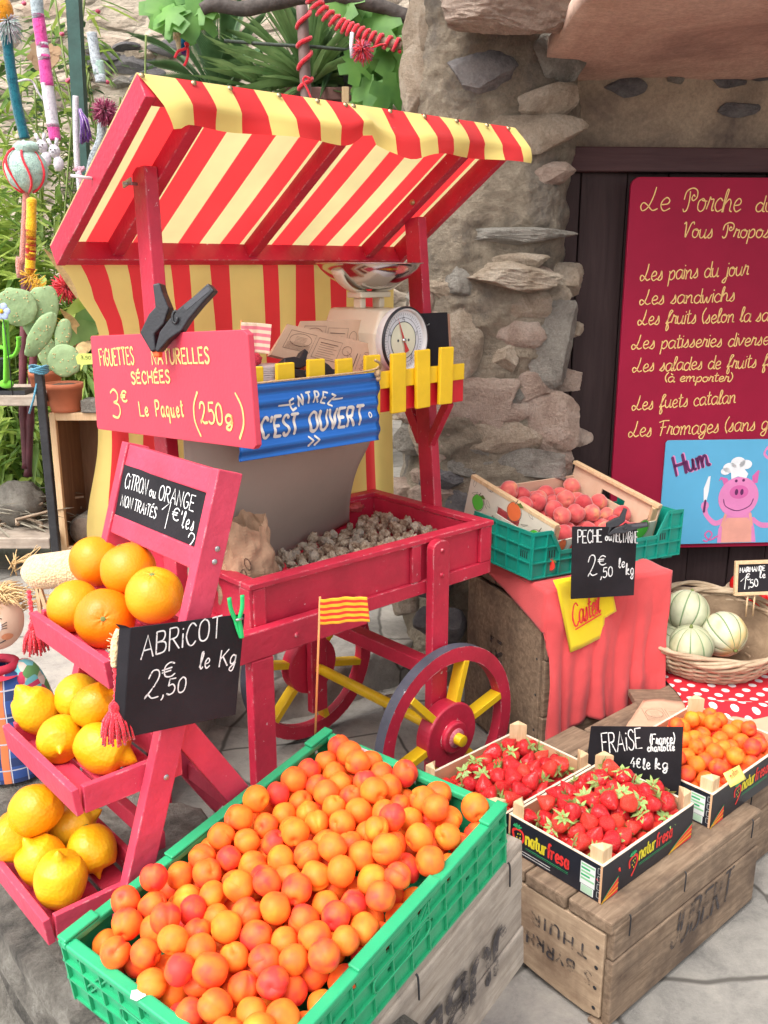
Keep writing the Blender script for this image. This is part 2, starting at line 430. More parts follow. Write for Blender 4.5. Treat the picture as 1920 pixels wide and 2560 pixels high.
WHITE = paint('white_paper', (0.72, 0.70, 0.69), 0.7, 0.05, 20, 0.0, 90)
TERRA = paint('terracotta', (0.50, 0.150, 0.070), 0.75, 0.12, 12, 0.05, 120)
BLACKM = paint('black_iron', (0.020, 0.020, 0.023), 0.5, 0.4, 30, 0.12, 120, wear=(0.25,0.2,0.2), wearamt=0.72)
ROPE = paint('jute_rope', (0.50, 0.33, 0.18), 0.9, 0.3, 200, 0.3, 400)
REDYARN = knit('red_yarn', (0.80,0.040,0.060), (0.60,0.018,0.035))
def solidc(name, c, rough=0.6): return paint(name, c, rough, 0.07, 15, 0.0)

# ------------------------------------------------------------------ lettering: single-stroke hand drawn glyphs
# strokes separated by |, '~' = smooth curve; baseline 0, capital height 1
G = {
'A': (.72, "0,0 .36,1 .7,0|.12,.36 .58,.36"), 'B': (.62, "0,0 0,1|~0,1 .4,.97 .5,.78 .38,.57 0,.53|~0,.53 .46,.48 .58,.27 .46,.04 0,0"),
'C': (.62, "~.6,.84 .42,1 .2,.93 .03,.6 .03,.35 .2,.05 .42,.0 .6,.15"), 'D': (.66, "0,0 0,1|~0,1 .38,.94 .62,.62 .6,.32 .38,.05 0,0"),
'E': (.55, ".53,1 0,1 0,0 .55,0|0,.52 .42,.52"), 'F': (.55, ".58,1 0,1 0,0|0,.54 .42,.54"),
'G': (.66, "~.6,.86 .42,1 .2,.93 .03,.6 .05,.28 .22,.02 .45,.02 .62,.2 .62,.42|.36,.42 .64,.42"), 'H': (.62, "0,0 0,1|.6,0 .6,1|0,.52 .6,.52"),
'I': (.1, ".05,0 .05,1"), 'J': (.4, "~.38,1 .38,.25 .25,.02 .08,.03 0,.2"), 'K': (.6, "0,0 0,1|.55,1 0,.45|.18,.6 .6,0"), 'L': (.5, "0,1 0,0 .5,0"),
'M': (.8, "0,0 .08,1 .4,.3 .7,1 .8,0"), 'N': (.64, "0,0 0,1 .6,0 .62,1"), 'O': (.68, "~.34,1 .1,.85 .02,.5 .1,.12 .34,0 .58,.12 .66,.5 .58,.85 .34,1"),
'P': (.56, "0,0 0,1|~0,1 .42,.97 .55,.75 .42,.5 0,.46"), 'Q': (.7, "~.34,1 .1,.85 .02,.5 .1,.12 .34,0 .58,.12 .66,.5 .58,.85 .34,1|.45,.2 .7,-.05"),
'R': (.6, "0,0 0,1|~0,1 .42,.97 .52,.76 .4,.54 0,.5|.2,.5 .6,0"), 'S': (.52, "~.5,.85 .35,1 .12,.95 .04,.75 .2,.56 .42,.42 .5,.22 .36,.02 .14,.0 .0,.15"),
'T': (.62, "0,1 .62,1|.31,1 .31,0"), 'U': (.6, "~0,1 0,.6 .02,.2 .2,0 .4,.02 .56,.2 .6,.6 .6,1"), 'V': (.64, "0,1 .32,0 .64,1"),
'X': (.6, "0,1 .6,0|.6,1 0,0"), 'Z': (.56, "0,1 .56,1 0,0 .58,0"), 'Y': (.6, "0,1 .3,.5 .6,1|.3,.5 .3,0"), 'W': (.9, "0,1 .2,0 .45,.8 .7,0 .9,1"),
'i': (.1, ".05,0 .05,.62|.05,.82 .06,.86"), '!i': (.1, ".05,0 .05,.75|.05,.93 .06,.97"),
'É': (.55, ".53,.9 0,.9 0,0 .55,0|0,.48 .42,.48|.2,1.05 .42,1.22"),
'a': (.5, "~.44,.5 .25,.6 .05,.45 .03,.2 .15,.0 .33,.08 .44,.35 .45,.55|~.45,.55 .43,.15 .5,0 .56,.05"), 'b': (.45, "~0,1 0,.1 .15,0 .36,.06 .42,.3 .3,.52 .1,.5 .02,.3"),
'c': (.4, "~.38,.48 .22,.6 .05,.42 .04,.18 .2,0 .4,.1"), 'd': (.5, "~.42,.45 .22,.58 .05,.4 .04,.15 .18,0 .36,.1 .44,.4|~.46,1 .44,.3 .45,.05 .55,.02"),
'e': (.42, "~.04,.28 .3,.32 .36,.48 .22,.6 .06,.42 .05,.18 .2,0 .42,.12"), 'f': (.4, "~.06,.1 .3,.75 .42,.95 .3,1.02 .2,.8 .16,.2 .12,-.3 .2,-.4 .28,-.2 .2,.1 .42,.2"),
'g': (.46, "~.4,.5 .22,.6 .05,.42 .06,.15 .2,.05 .38,.2 .42,.55|~.42,.55 .38,-.1 .25,-.38 .05,-.3 .1,-.15 .45,.1"), 'h': (.5, "~.0,0 .05,.9 .15,1.0 .12,.7 .06,.3 .05,0|~.05,.3 .25,.58 .38,.45 .38,.1 .5,.02"),
'j': (.25, "~.2,.6 .18,0 .1,-.35 -.08,-.35 -.04,-.2 .25,.05|.2,.82 .21,.86"), 'k': (.46, "~0,0 .04,.9 .14,1.0 .1,.6 .04,0|~.05,.25 .3,.55 .34,.42 .12,.28 .3,.05 .46,.03"),
'l': (.24, "~0,.12 .2,.75 .2,1.0 .1,.98 .06,.6 .08,.1 .16,0 .26,.1"), 'm': (.76, "~0,.55 .06,.5 .06,0|~.06,.3 .2,.58 .3,.5 .32,0|~.32,.3 .5,.58 .62,.48 .62,.08 .76,.05"),
'n': (.5, "~0,.55 .06,.5 .06,0|~.06,.3 .25,.58 .37,.48 .38,.08 .5,.04"), 'o': (.46, "~.22,.58 .05,.45 .04,.15 .2,0 .36,.1 .4,.4 .24,.58 .2,.5 .46,.46"),
'p': (.46, "~.02,.55 .06,.4 .02,-.4|~.05,.35 .25,.6 .4,.45 .38,.15 .2,0 .06,.1"), 'q': (.46, "~.4,.5 .22,.6 .05,.42 .06,.12 .22,.02 .38,.2 .42,.55|~.42,.55 .4,-.42"),
'r': (.36, "~0,.1 .08,.5 .1,.65 .16,.54 .3,.54 .28,.2 .3,.05 .4,.06"), 's': (.38, "~0,.05 .2,.35 .24,.6 .3,.35 .32,.12 .18,0 .04,.08"),
't': (.32, "~.14,.95 .12,.3 .16,.02 .32,.08|0,.66 .3,.7"), 'u': (.5, "~.02,.56 .03,.18 .15,0 .32,.12 .4,.5|~.4,.56 .38,.12 .44,0 .52,.05"), 'v': (.42, "~.0,.55 .14,.02 .34,.45 .32,.58 .44,.5"),
'w': (.6, "~0,.55 .06,.1 .16,.02 .28,.4 .32,.1 .42,.02 .54,.45 .6,.55"), 'x': (.42, "0,.56 .4,0|.4,.56 0,0"), 'z': (.4, "0,.56 .38,.56 0,0 .4,0"), 'y': (.45, "~0,.55 .05,.2 .2,.1 .38,.3 .4,.56|~.4,.56 .36,-.1 .2,-.38 .02,-.3"),
'à': (.5, "~.44,.5 .25,.6 .05,.45 .03,.2 .15,.0 .33,.08 .44,.35 .45,.55|~.45,.55 .43,.15 .5,0 .56,.05|.15,.95 .3,.8"),
'0': (.5, "~.25,1 .06,.8 .02,.45 .08,.1 .25,0 .42,.12 .48,.5 .42,.85 .25,1"), '1': (.3, "0,.62 .24,1 .2,0"), '2': (.55, "~.02,.72 .12,.98 .34,.98 .42,.75 .28,.4 .02,.02 .12,.16 .3,.02 .56,.05"),
'3': (.48, "~.0,.88 .2,1 .4,.85 .36,.62 .14,.54|~.14,.54 .42,.45 .46,.2 .28,0 .0,.06"), '4': (.5, ".35,1 0,.35 .5,.35|.38,.6 .36,0"), '5': (.48, ".45,1 .1,1 .06,.58|~.06,.58 .3,.64 .46,.4 .4,.1 .18,0 .0,.1"),
'€': (.5, "~.48,.85 .32,1 .14,.85 .08,.5 .14,.12 .34,0 .5,.12|0,.6 .38,.62|0,.42 .34,.43"), '(': (.2, "~.18,1.05 .02,.7 .02,.3 .18,-.05"), ')': (.2, "~.02,1.05 .18,.7 .18,.3 .02,-.05"),
',': (.14, "~.1,.1 .08,-.08 .0,-.2"), '.': (.1, ".05,0 .06,.04"), "'": (.12, ".06,1 .05,.75"), '-': (.3, "0,.4 .3,.4"), ' ': (.34, ""),
'~': (.5, "~0,.4 .15,.5 .3,.38 .45,.5"),
'!n': (.40, "0,.58 0,0|~0,.35 .2,.58 .38,.45 .39,0"), '!a': (.42, "~.38,.42 .2,.58 .03,.3 .2,0 .38,.18|.40,.57 .40,0"), '!t': (.30, ".14,.85 .14,.1 .3,.02|0,.56 .3,.56"), '!u': (.40, "~0,.57 0,.15 .18,0 .36,.15|.38,.57 .38,0"),
'!r': (.28, "0,.57 0,0|~0,.35 .12,.54 .28,.55"), '!e': (.38, "~.04,.3 .36,.3 .34,.5 .18,.58 .03,.3 .18,0 .36,.1"), '!s': (.32, "~.3,.48 .16,.58 .03,.45 .16,.3 .3,.15 .15,0 0,.1"), '!f': (.30, "~.32,.9 .2,.95 .12,.8 .12,.4 .12,0|0,.56 .28,.56"),
# flourished capitals of the menu
'@L': (.72, "~.5,1.05 .44,.6 .3,.15 .1,.0 .0,.2 .1,.36 .3,.22 .5,.02 .7,.1"), '@P': (.72, "~.05,.12 .12,.0 .26,.1 .3,.5 .26,.9|~.02,.55 .08,.9 .35,1.06 .62,.95 .66,.65 .5,.5 .4,.62 .48,.76 .55,.68"),
'@V': (.6, "~.0,.9 .1,1 .15,.7 .2,.05 .3,.3 .45,.9 .62,1.02 .66,.88"), '@F': (.6, "~.2,.0 .26,.5 .28,.98|~.0,.9 .3,1.0 .66,1.0|.14,.55 .5,.58"),
}
GK = {'natur': None}
def glyphs(text):
    i = 0; o = []
    while i < len(text):
        if text[i] in '@!' and text[i:i+2] in G: o.append(text[i:i+2]); i += 2
        else: o.append(text[i]); i += 1
    return o
def strokes_of(text, gap=0.14, capsi=False, jitter=0.03):
    x = 0; S = []
    for g in glyphs(text):
        if capsi and g == 'i': g = '!i'
        wd, st = G.get(g, G[' '])
        jx = random.uniform(-jitter, jitter)
        for s in st.split('|'):
            if not s: continue
            sm = s[0] == '~'; s = s.lstrip('~')
            p = [Vector((float(a.split(',')[0])+x, float(a.split(',')[1])+jx, 0)) for a in s.split()]
            if sm: p = catmull(p, 4)
            S.append(p)
        x += wd + gap
    return S, max(0.05, x-gap)
def ribbon(mb, pts, wd, mi=0, z=0.0, zf=None):
    """flat pen stroke with round ends in the local XY plane"""
    pts = [Vector((p[0], p[1], 0)) for p in pts]
    if zf:
        e = []
        for a, b in zip(pts, pts[1:]):
            k = max(1, int((b-a).length/.0018)); e += [a+(b-a)*i/k for i in range(k)]
        pts = e+[pts[-1]]
    q = [pts[0]]
    for p in pts[1:]:
        if (p-q[-1]).length > wd*0.15: q.append(p)
    if len(q) == 1: q.append(q[0]+Vector((wd*.3, 0, 0)))
    n = len(q); L, Rr = [], []
    for i in range(n):
        t = (q[min(i+1, n-1)]-q[max(i-1, 0)]); t.normalize()
        a = Vector((-t.y, t.x, 0))*wd/2*(1+.32*noise.noise(q[i]*(.35/wd)))
        L.append(q[i]+a); Rr.append(q[i]-a)
    t0 = (q[1]-q[0]).normalized(); t1 = (q[-1]-q[-2]).normalized()
    zz = (lambda p: Vector((p.x, p.y, z + (zf(p.x, p.y) if zf else 0))))
    vs = [zz(p) for p in L+Rr]; fs = [(i, n+i, n+i+1, i+1) for i in range(n-1)]
    vs += [zz(q[0]-t0*wd*.4), zz(q[-1]+t1*wd*.4)]
    fs += [(0, 2*n, n), (n-1, 2*n-1, 2*n+1)]
    mb.add(vs, fs, mi)
def write(mb, text, a, b, h, wd, mi=0, z=0.0012, gap=0.14, capsi=False, slant=0.0, zf=None, jitter=0.03):
    """text from baseline point a to baseline point b with capital height h"""
    S, W = strokes_of(text, gap, capsi, jitter)
    a = Vector((a[0], a[1], 0)); b = Vector((b[0], b[1], 0)); ex = (b-a)/W
    ey = Vector((-ex.y, ex.x, 0)).normalized()*h + ex.normalized()*h*slant
    for s in S:
        ribbon(mb, [a+ex*p.x+ey*p.y for p in s], wd, mi, z, zf)
def writeq(mb, text, o, ex, ey, wd, mi=0, z=0.0012, gap=.14):
    S, W = strokes_of(text, gap)
    o = Vector((o[0], o[1], 0)); ex = Vector((ex[0], ex[1], 0))/W; ey = Vector((ey[0], ey[1], 0))
    for s in S: ribbon(mb, [o+ex*p.x+ey*p.y for p in s], wd, mi, z)
def oval(cx, cy, rx, ry, n=20, a0=0, a1=2*pi): return [(cx+rx*cos(a0+(a1-a0)*k/n), cy+ry*sin(a0+(a1-a0)*k/n)) for k in range(n+1)]
def disc(mb, cx, cy, rx, ry, mi=0, z=0.0012, n=24, rot=0):
    vs = []
    for k in range(n):
        x, y = rx*cos(2*pi*k/n), ry*sin(2*pi*k/n)
        vs.append((cx+x*cos(rot)-y*sin(rot), cy+x*sin(rot)+y*cos(rot), z))
    mb.add(vs, [tuple(range(n))], mi)
def flat(mb, poly, mi=0, z=0.0012): mb.add([(x, y, z) for x, y in poly], [tuple(range(len(poly)))], mi)

# ------------------------------------------------------------------ the setting
YAW = radians(42.0)
OC = Vector((-0.323, 2.121, 0.0))
EX = Vector((cos(YAW), sin(YAW), 0)); EY = Vector((-sin(YAW), cos(YAW), 0)); EZ = Vector((0, 0, 1))
CART = T(*OC) @ R(YAW)
def cw(x, y, z): return CART @ Vector((x, y, z))

def paving_mat():
    m, n, b = newmat('grey_paving')
    mp = coords(n)
    wn = nd(n, 'ShaderNodeTexNoise', Scale=3.0, Detail=3.0); n.links.new(mp.outputs[0], wn.inputs['Vector'])
    wv = mixc(n, 0.06, mp.outputs[0], wn.outputs[1])
    v = nd(n, 'ShaderNodeTexVoronoi', feature='DISTANCE_TO_EDGE', Scale=2.1); n.links.new(wv, v.inputs['Vector'])
    joint = ramp(n, v.outputs[0], [(0.005, (0,0,0)), (0.013, (1,1,1))])
    v2 = nd(n, 'ShaderNodeTexVoronoi', Scale=2.1); n.links.new(wv, v2.inputs['Vector'])
    sep = n.nodes.new('ShaderNodeSeparateColor'); n.links.new(v2.outputs['Color'], sep.inputs[0])
    cell = ramp(n, sep.outputs[0], [(0.0, (0.24,0.225,0.20)), (0.5, (0.32,0.30,0.27)), (1.0, (0.40,0.365,0.32))])
    t = nd(n, 'ShaderNodeTexNoise', Scale=7.0, Detail=12.0, Roughness=0.78, Distortion=0.25); n.links.new(mp.outputs[0], t.inputs['Vector'])
    g = ramp(n, t.outputs[0], [(0.28, (0.45,0.45,0.46)), (0.5, (0.92,0.92,0.92)), (0.68, (1.2,1.18,1.15))])
    c = mixc(n, 1.0, cell.outputs[0], g.outputs[0], 'MULTIPLY')
    c = mixc(n, joint.outputs[0], (0.10,0.09,0.078), c)
    n.links.new(c, b.inputs['Base Color']); b.inputs['Roughness'].default_value = 0.85
    tf = nd(n, 'ShaderNodeTexNoise', Scale=70.0, Detail=8.0, Roughness=0.75); n.links.new(mp.outputs[0], tf.inputs['Vector'])
    a = nd(n, 'ShaderNodeMath', operation='ADD'); n.links.new(tf.outputs[0], a.inputs[0]); a.inputs[1].default_value = 0.0
    bumpn(n, b, a.outputs[0], 0.5, 0.006)
    return m
PAVE = paving_mat()
ROCKG = rock('ledge_rock', (0.09,0.085,0.078), (0.33,0.30,0.255), (0.58,0.54,0.47), 12, 1.0, dist=0.03)
STONET = rock('tan_stone', (0.32,0.24,0.17), (0.54,0.43,0.32), (0.70,0.60,0.48), 9, 1.0, dist=.03, fine=11)
STONEP = rock('pink_stone', (0.34,0.235,0.185), (0.56,0.42,0.335), (0.68,0.55,0.46), 8, 1.0, dist=.03, fine=11)
STONEG = rock('grey_stone', (0.20,0.18,0.155), (0.38,0.35,0.30), (0.54,0.50,0.44), 9, 1.0, dist=.03, fine=11)
STONED = rock('dark_stone', (0.085,0.08,0.085), (0.16,0.15,0.15), (0.26,0.24,0.23), 7, 0.9)
MORTAR = rock('lime_mortar', (0.155,0.125,0.095), (0.32,0.265,0.195), (0.50,0.41,0.30), 4, 1.0, dist=0.03)
ROAD = rock('road_surface', (0.27,0.265,0.26), (0.33,0.325,0.32), (0.38,0.37,0.365), 14, 0.25, dist=0.006)

mb = MB(); mb.box(-60, 60, -60, 60, -0.2, -0.06)
struct(mb.build('road', ROAD))
mb = MB(); mb.prism([(-8, -4), (-0.70, -4), (-0.70, 0.10), (-0.85, 0.35), (-8, 0.9)], -0.19, 0.27); struct(mb.build('street', ROAD, M=CART, bevel=.01))
# paving: a sheet that stops at a ragged edge on the left, in front of the road
edge = [(40,-8), (40,9), (-40,9), (-40,2.75), (-2.2,2.62), (-1.35,2.22), (-1.02,2.05), (-0.80,1.80), (-0.62,1.55), (-0.5,1.2), (-0.45,0.6), (-0.6,-2), (-0.6,-8)]
mb = MB(); mb.prism(edge, -0.055, 0.0); struct(mb.build('pavement', PAVE))
# natural step of rock behind the cart, with the garden ground above it
pts = [(-6,3.75), (-2.0,3.62), (-1.2,3.5), (-0.85,3.30), (-0.58,3.06), (-0.30,3.14), (-0.08,3.30), (0.08,3.42), (0.30,3.60), (0.9,3.9)]
prof = catmull([V(x, y, 0) for x, y in pts], 7)
mb = MB(); NP = len(prof)
def stepv(i, j):
    p = prof[i]; q = 0.02*nz((p.x*4, p.y*4, j*0.9)) + 0.035*nz((p.x*11, p.y*11, j*2.3))
    if j == 0: return V(p.x, p.y-0.03+q, -0.02)
    if j <= 5: return V(p.x+q*.5, p.y-0.02+q, 0.17*j/5.0 + 0.02*nz((p.x*6, j, 3)))
    k = j-5
    return V(p.x, p.y+0.02+q*.4+(0.13*k if k < 6 else 0.9*(k-5)), 0.178+0.012*nz((p.x*5, k*1.7, 0)))
vs = [stepv(i, j) for j in range(13) for i in range(NP)]
mb.add(vs, [(j*NP+i, j*NP+i+1, (j+1)*NP+i+1, (j+1)*NP+i) for j in range(12) for i in range(NP-1)], 0, True)
struct(mb.build('terrace_step', PAVE))

# rock ledge the fruit rack and the near end of the apricot crate rest on
def ledge_pt(u, v):
    a = 2*pi*u; ca, sa = cos(a), sin(a)
    ex = 2.0/4.2
    px = abs(ca)**ex*(1 if ca > 0 else -1); py = abs(sa)**ex*(1 if sa > 0 else -1)
    if v < 0.55: r = 0.999*v/0.55; z = 0.55 - 0.012*r**4
    else:
        t = (v-0.55)/0.45; r = 1.0 + 0.05*sin(t*pi*.5) + 0.03*t; z = 0.538 - 0.62*t
    x = -0.560 + 0.205*px*r; y = -0.42 + 0.62*py*r
    k = 0.0 if v < .5 else 1.0
    n1 = nz((x*5, y*5, z*5)); n2 = nz((x*16, y*16, z*16)); n3 = nz((x*40, y*40, z*40))
    d = (0.035*n1 + 0.022*(.4-abs(n2)*1.8) + 0.010*n3)
    nx, ny = (px, py) if v >= .5 else (0, 0)
    return V(x+nx*d*k, y+ny*d*k, z + (0.010*n2 - 0.004 if v < .55 else 0.012*n2))
mb = MB(); mb.grid(ledge_pt, 150, 70)
o = mb.build('rock_ledge', ROCKG, M=CART, weld=True); tag(o, 'rough grey rock ledge under the red fruit rack at the edge of the road', 'rock ledge')
# weeds growing from the ledge
WEED = leafmat('weed_green', (0.10,0.20,0.035), (0.22,0.36,0.08))
mb = MB()
for k in range(60):
    p = at(150+random.uniform(-35, 40), 2470+random.uniform(-70, 120), 1.33)
    mb.leaf(p, (random.uniform(-1,.4), -1+random.uniform(-.5,.5), random.uniform(-.2,.9)), (0,0,1), random.uniform(.012,.022), random.uniform(.010,.018))
o = mb.build('weed', WEED); tag(o, 'small green weed sprouting from the grey rock ledge below the crate', 'weed')

# --- porch: plaster vault, back wall, lintel beam, dark plank wall
def plaster(name, c1, c2, c3):
    m, n, b = newmat(name); mp = coords(n)
    t = nd(n, 'ShaderNodeTexNoise', Scale=2.2, Detail=6.0, Roughness=0.6, Distortion=0.7); n.links.new(mp.outputs[0], t.inputs['Vector'])
    r = ramp(n, t.outputs[0], [(0.3, c1), (0.5, c2), (0.7, c3)])
    t2 = nd(n, 'ShaderNodeTexNoise', Scale=60.0, Detail=8.0, Roughness=0.8); n.links.new(mp.outputs[0], t2.inputs['Vector'])
    g = ramp(n, t2.outputs[0], [(0.3, (0.55,0.55,0.55)), (0.66, (1.12,1.12,1.12))])
    n.links.new(mixc(n, 0.8, r.outputs[0], g.outputs[0], 'MULTIPLY'), b.inputs['Base Color'])
    b.inputs['Roughness'].default_value = 0.9
    t3 = nd(n, 'ShaderNodeTexNoise', Scale=9.0, Detail=8.0); n.links.new(mp.outputs[0], t3.inputs['Vector']); bumpn(n, b, t3.outputs[0], 0.5, 0.02)
    return m
PILM = rock('stained_mortar', (0.19,0.155,0.115), (0.40,0.33,0.245), (0.58,0.49,0.37), 5, 1.0, dist=0.035, fine=14)
def stain(m):
    n = m.node_tree; b = n.nodes['Principled BSDF']; src = b.inputs['Base Color'].links[0].from_socket; mp = coords(n, (1, 1, .55)); t = nd(n, 'ShaderNodeTexNoise', Scale=2.6, Detail=7.0, Roughness=.7); n.links.new(mp.outputs[0], t.inputs['Vector'])
    k = ramp(n, t.outputs[0], [(.47, (0,0,0)), (.62, (.8,.8,.8))]); n.links.new(mixc(n, k.outputs[0], src, (.12,.11,.11)), b.inputs['Base Color'])
stain(PILM)
PLP = plaster('pink_plaster', (0.30,0.18,0.145), (0.53,0.34,0.26), (0.66,0.46,0.36))
PLB = plaster('ochre_plaster', (0.10,0.072,0.062), (0.31,0.235,0.165), (0.46,0.36,0.25))
BEAMW = wood('dark_beam', (0.050,0.022,0.024), (0.085,0.042,0.042), 14, (1,12,12), 0.7, 0.4)
WY = 3.58
porch = thing('porch', 'stone porch with a pink plaster ceiling over a dark plank wall', 'porch', T(0, WY, 0) @ R(radians(4)))
mb = MB()
def ceilf(u, v):
    x = 0.50+0.04*(1-v)+3.0*u; y = 0.10-1.08*v
    return V(x, y, 2.29 + 0.05*(1-(1-min(v*1.2,1))**2) + 0.025*nz((x*2.2, y*2.2, 0)) + 0.05*max(0, u-.3)*v)
mb.grid(ceilf, 50, 30)
mb.build('plaster_ceiling', PLP, porch, solid=0.06)
mb = MB()
mb.grid(lambda u, v: V(0.25+3.25*u, 0.0+0.02*nz((u*9, v*2, 4))+0.008*nz((u*40, v*7, 4)), 1.98+0.42*v), 80, 14)
mb.build('back_wall', PLB, porch)
for (u, v, ru, rv) in ((1548, 222, 62, 26), (1812, 205, 52, 22), (1895, 192, 42, 14), (1838, 272, 62, 22), (1685, 198, 30, 18)):
    p = at(u, v, WY+0.10); p = porch.matrix_world.inverted() @ p
    mb = MB(); mb.stone((ru*WY/FOC*.85, 0.016, rv*WY/FOC*.85), 36, 24, 13, u, 0, T(p.x, -.002, p.z))
    mb.build('embedded_stone', STONED if u != 1685 else STONEG, porch)
mb = MB(); mb.box(0.22, 3.4, -0.06, 0.05, 1.945, 2.03)
mb.build('lintel_beam', BEAMW, porch, bevel=0.006)
x = 0.20; k = 0
while x < 3.4:
    wd = (0.175, 0.155, 0.20)[k % 3]
    mb = MB(); mb.box(x, x+wd-0.004, -0.012-0.004*(k % 2), 0.03, -0.02, 1.944)
    mb.build('plank', DARKWOOD, porch, bevel=0.003); x += wd; k += 1
# outer arch of the porch above the picture, and the side wall that carries it
mb = MB(); mb.box(0.5, 4.2, -1.25, -0.99, 2.44, 4.2); mb.box(3.45, 3.9, -1.2, 0.04, -0.02, 4.2); mb.box(0.2, 4.2, 0.051, 0.35, -0.02, 4.2)
mb.build('masonry', MORTAR, porch)

# --- menu board on the plank wall
BOARDR = paint('burgundy_board', (0.31, 0.006, 0.036), 0.6, 0.10, 4, 0.03, 160, spec=0.25)
K = 1.063
mc = Vector((0, 0, CAM_H)) + (Vector((1.1267, 3.3589, 1.3414-.09)) - Vector((0, 0, CAM_H)))*K
menu = thing('menu_board', 'tall burgundy menu board with yellow handwriting on the dark plank wall', 'menu board', fr(mc, (0.9976, 0.0698, 0), (0, 0, 1)))
mb = MB(); mb.prism(rrect(-0.285*K, 0.75, -0.672*K, 0.655*K, 0.035), -0.016, 0.0)
mb.build('panel', BOARDR, menu, bevel=0.002)
ROWS = [('@Le',(-0.2482,0.5461),(-0.1451,0.5451),0.083), ('@Porche',(-0.1015,0.5447),(0.1064,0.5427),0.083), ('du',(0.1584,0.5448),(0.2246,0.5442),0.060),
 ('@Vous',(-0.0926,0.4578),(0.0147,0.4566),0.058), ('@Propose',(0.0478,0.4563),(0.2443,0.4566),0.055),
 ('@Les pains du jour',(-0.2314,0.3096),(0.1560,0.3304),0.060), ('@Les sandwichs',(-0.2276,0.2276),(0.1163,0.2408),0.056), ('@Les fruits (selon la saison)',(-0.2291,0.1581),(0.338,0.1734),0.056),
 ('@Les patisseries diverses',(-0.2455,0.0745),(0.28,0.0866),0.054), ('@Les salades de fruits frais',(-0.2363,-0.0068),(0.335,0.0101),0.054), ('(à emporter)',(-0.1144,-0.0425),(0.1346,-0.0440),0.036),
 ('@Les fuets catalan',(-0.2283,-0.1448),(0.1567,-0.1228),0.056), ('@Les @Fromages (sans g',(-0.2347,-0.2441),(0.2878,-0.2230),0.062)]
mb = MB()
for t_, a, b, h in ROWS: write(mb, t_, (a[0]*K, a[1]*K), (b[0]*K, b[1]*K), h*K*.88, 0.0042, gap=0.04 if len(t_) > 3 else .06, slant=0.12)
mb.build('lettering', CHALKY, menu)

# --- blue sign with a cook pig, screwed on the lower part of the menu board
SKYB = paint('sky_blue_sign', (0.105, 0.42, 0.66), 0.35, 0.05, 4, 0.0)
PIGP = solidc('pig_pink', (0.74,0.24,0.50)); PIGD = solidc('pig_dark_pink', (0.66,0.13,0.38)); PIGO = solidc('apron_salmon', (0.78,0.36,0.28)); INKP = solidc('plum_ink', (0.12,0.015,0.10)); WHT = solidc('sign_white', (0.82,0.84,0.85))
pig = thing('pig_sign', 'sky blue sign with a pink cook pig holding a knife, below the menu', 'sign', menu.matrix_world @ T(0, 0, 0.003))
mb = MB(); mb.prism(rrect(-0.094*K, 0.42*K, -0.655*K, -0.2563*K, 0.014), 0.0, 0.006); mb.build('panel', SKYB, pig, bevel=0.001)
mb = MB(); z0 = 0.0065
def KP(l): return [(x*K, y*K) for x, y in l]
# body, arms, curly tail
flat(mb, KP([(0.135,-0.652),(0.135,-0.60),(0.155,-0.535),(0.20,-0.50),(0.255,-0.535),(0.275,-0.60),(0.285,-0.652)]), 0, z0)
flat(mb, KP([(0.15,-0.652),(0.148,-0.585),(0.165,-0.555),(0.245,-0.555),(0.262,-0.585),(0.268,-0.652)]), 2, z0+.0006)
ribbon(mb, KP([(0.148,-0.585),(0.158,-0.54)]), 0.012, 2, z0+.0007); ribbon(mb, KP([(0.262,-0.585),(0.252,-0.54)]), 0.012, 2, z0+.0007)
ribbon(mb, catmull([V(x,y,0) for x,y in KP([(0.155,-0.56),(0.12,-0.575),(0.085,-0.545),(0.072,-0.51)])]), 0.018*K, 0, z0+.0004)
ribbon(mb, catmull([V(x,y,0) for x,y in KP([(0.262,-0.56),(0.30,-0.585),(0.345,-0.585)])]), 0.018*K, 0, z0+.0004)
disc(mb, 0.074*K, -0.506*K, 0.016, 0.018, 0, z0+.0009)
ribbon(mb, catmull([V(x,y,0) for x,y in KP([(0.135,-0.625),(0.105,-0.64),(0.085,-0.62),(0.098,-0.605),(0.112,-0.62),(0.095,-0.645),(0.08,-0.64)])]), 0.006, 1, z0+.0005)
flat(mb, KP([(0.068,-0.49),(0.064,-0.44),(0.078,-0.394),(0.086,-0.392),(0.084,-0.45),(0.078,-0.49)]), 4, z0+.0005)
ribbon(mb, KP([(0.072,-0.53),(0.074,-0.485)]), 0.009, 3, z0+.0011)
# head: ears, face, snout, smile, eyes, toque
flat(mb, KP([(0.150,-0.402),(0.125,-0.396),(0.118,-0.412),(0.130,-0.405),(0.145,-0.44),(0.165,-0.425)]), 1, z0+.0008); flat(mb, KP([(0.245,-0.395),(0.265,-0.372),(0.279,-0.382),(0.270,-0.378),(0.268,-0.42),(0.25,-0.425)]), 1, z0+.0008)
disc(mb, 0.20*K, -0.475*K, 0.077*K, 0.078*K, 0, z0+.0012, 32)
disc(mb, 0.20*K, -0.455*K, 0.036*K, 0.026*K, 1, z0+.0016); disc(mb, 0.190*K, -0.455*K, 0.007, 0.013, 3, z0+.0020, 12); disc(mb, 0.211*K, -0.455*K, 0.007, 0.013, 3, z0+.0020, 12)
ribbon(mb, catmull([V(x,y,0) for x,y in KP([(0.143,-0.482),(0.155,-0.51),(0.20,-0.527),(0.245,-0.51),(0.258,-0.482)])]), 0.0035, 3, z0+.0018)
disc(mb, 0.185*K, -0.412*K, 0.006, 0.006, 3, z0+.0018, 12); disc(mb, 0.213*K, -0.41*K, 0.006, 0.006, 3, z0+.0018, 12)
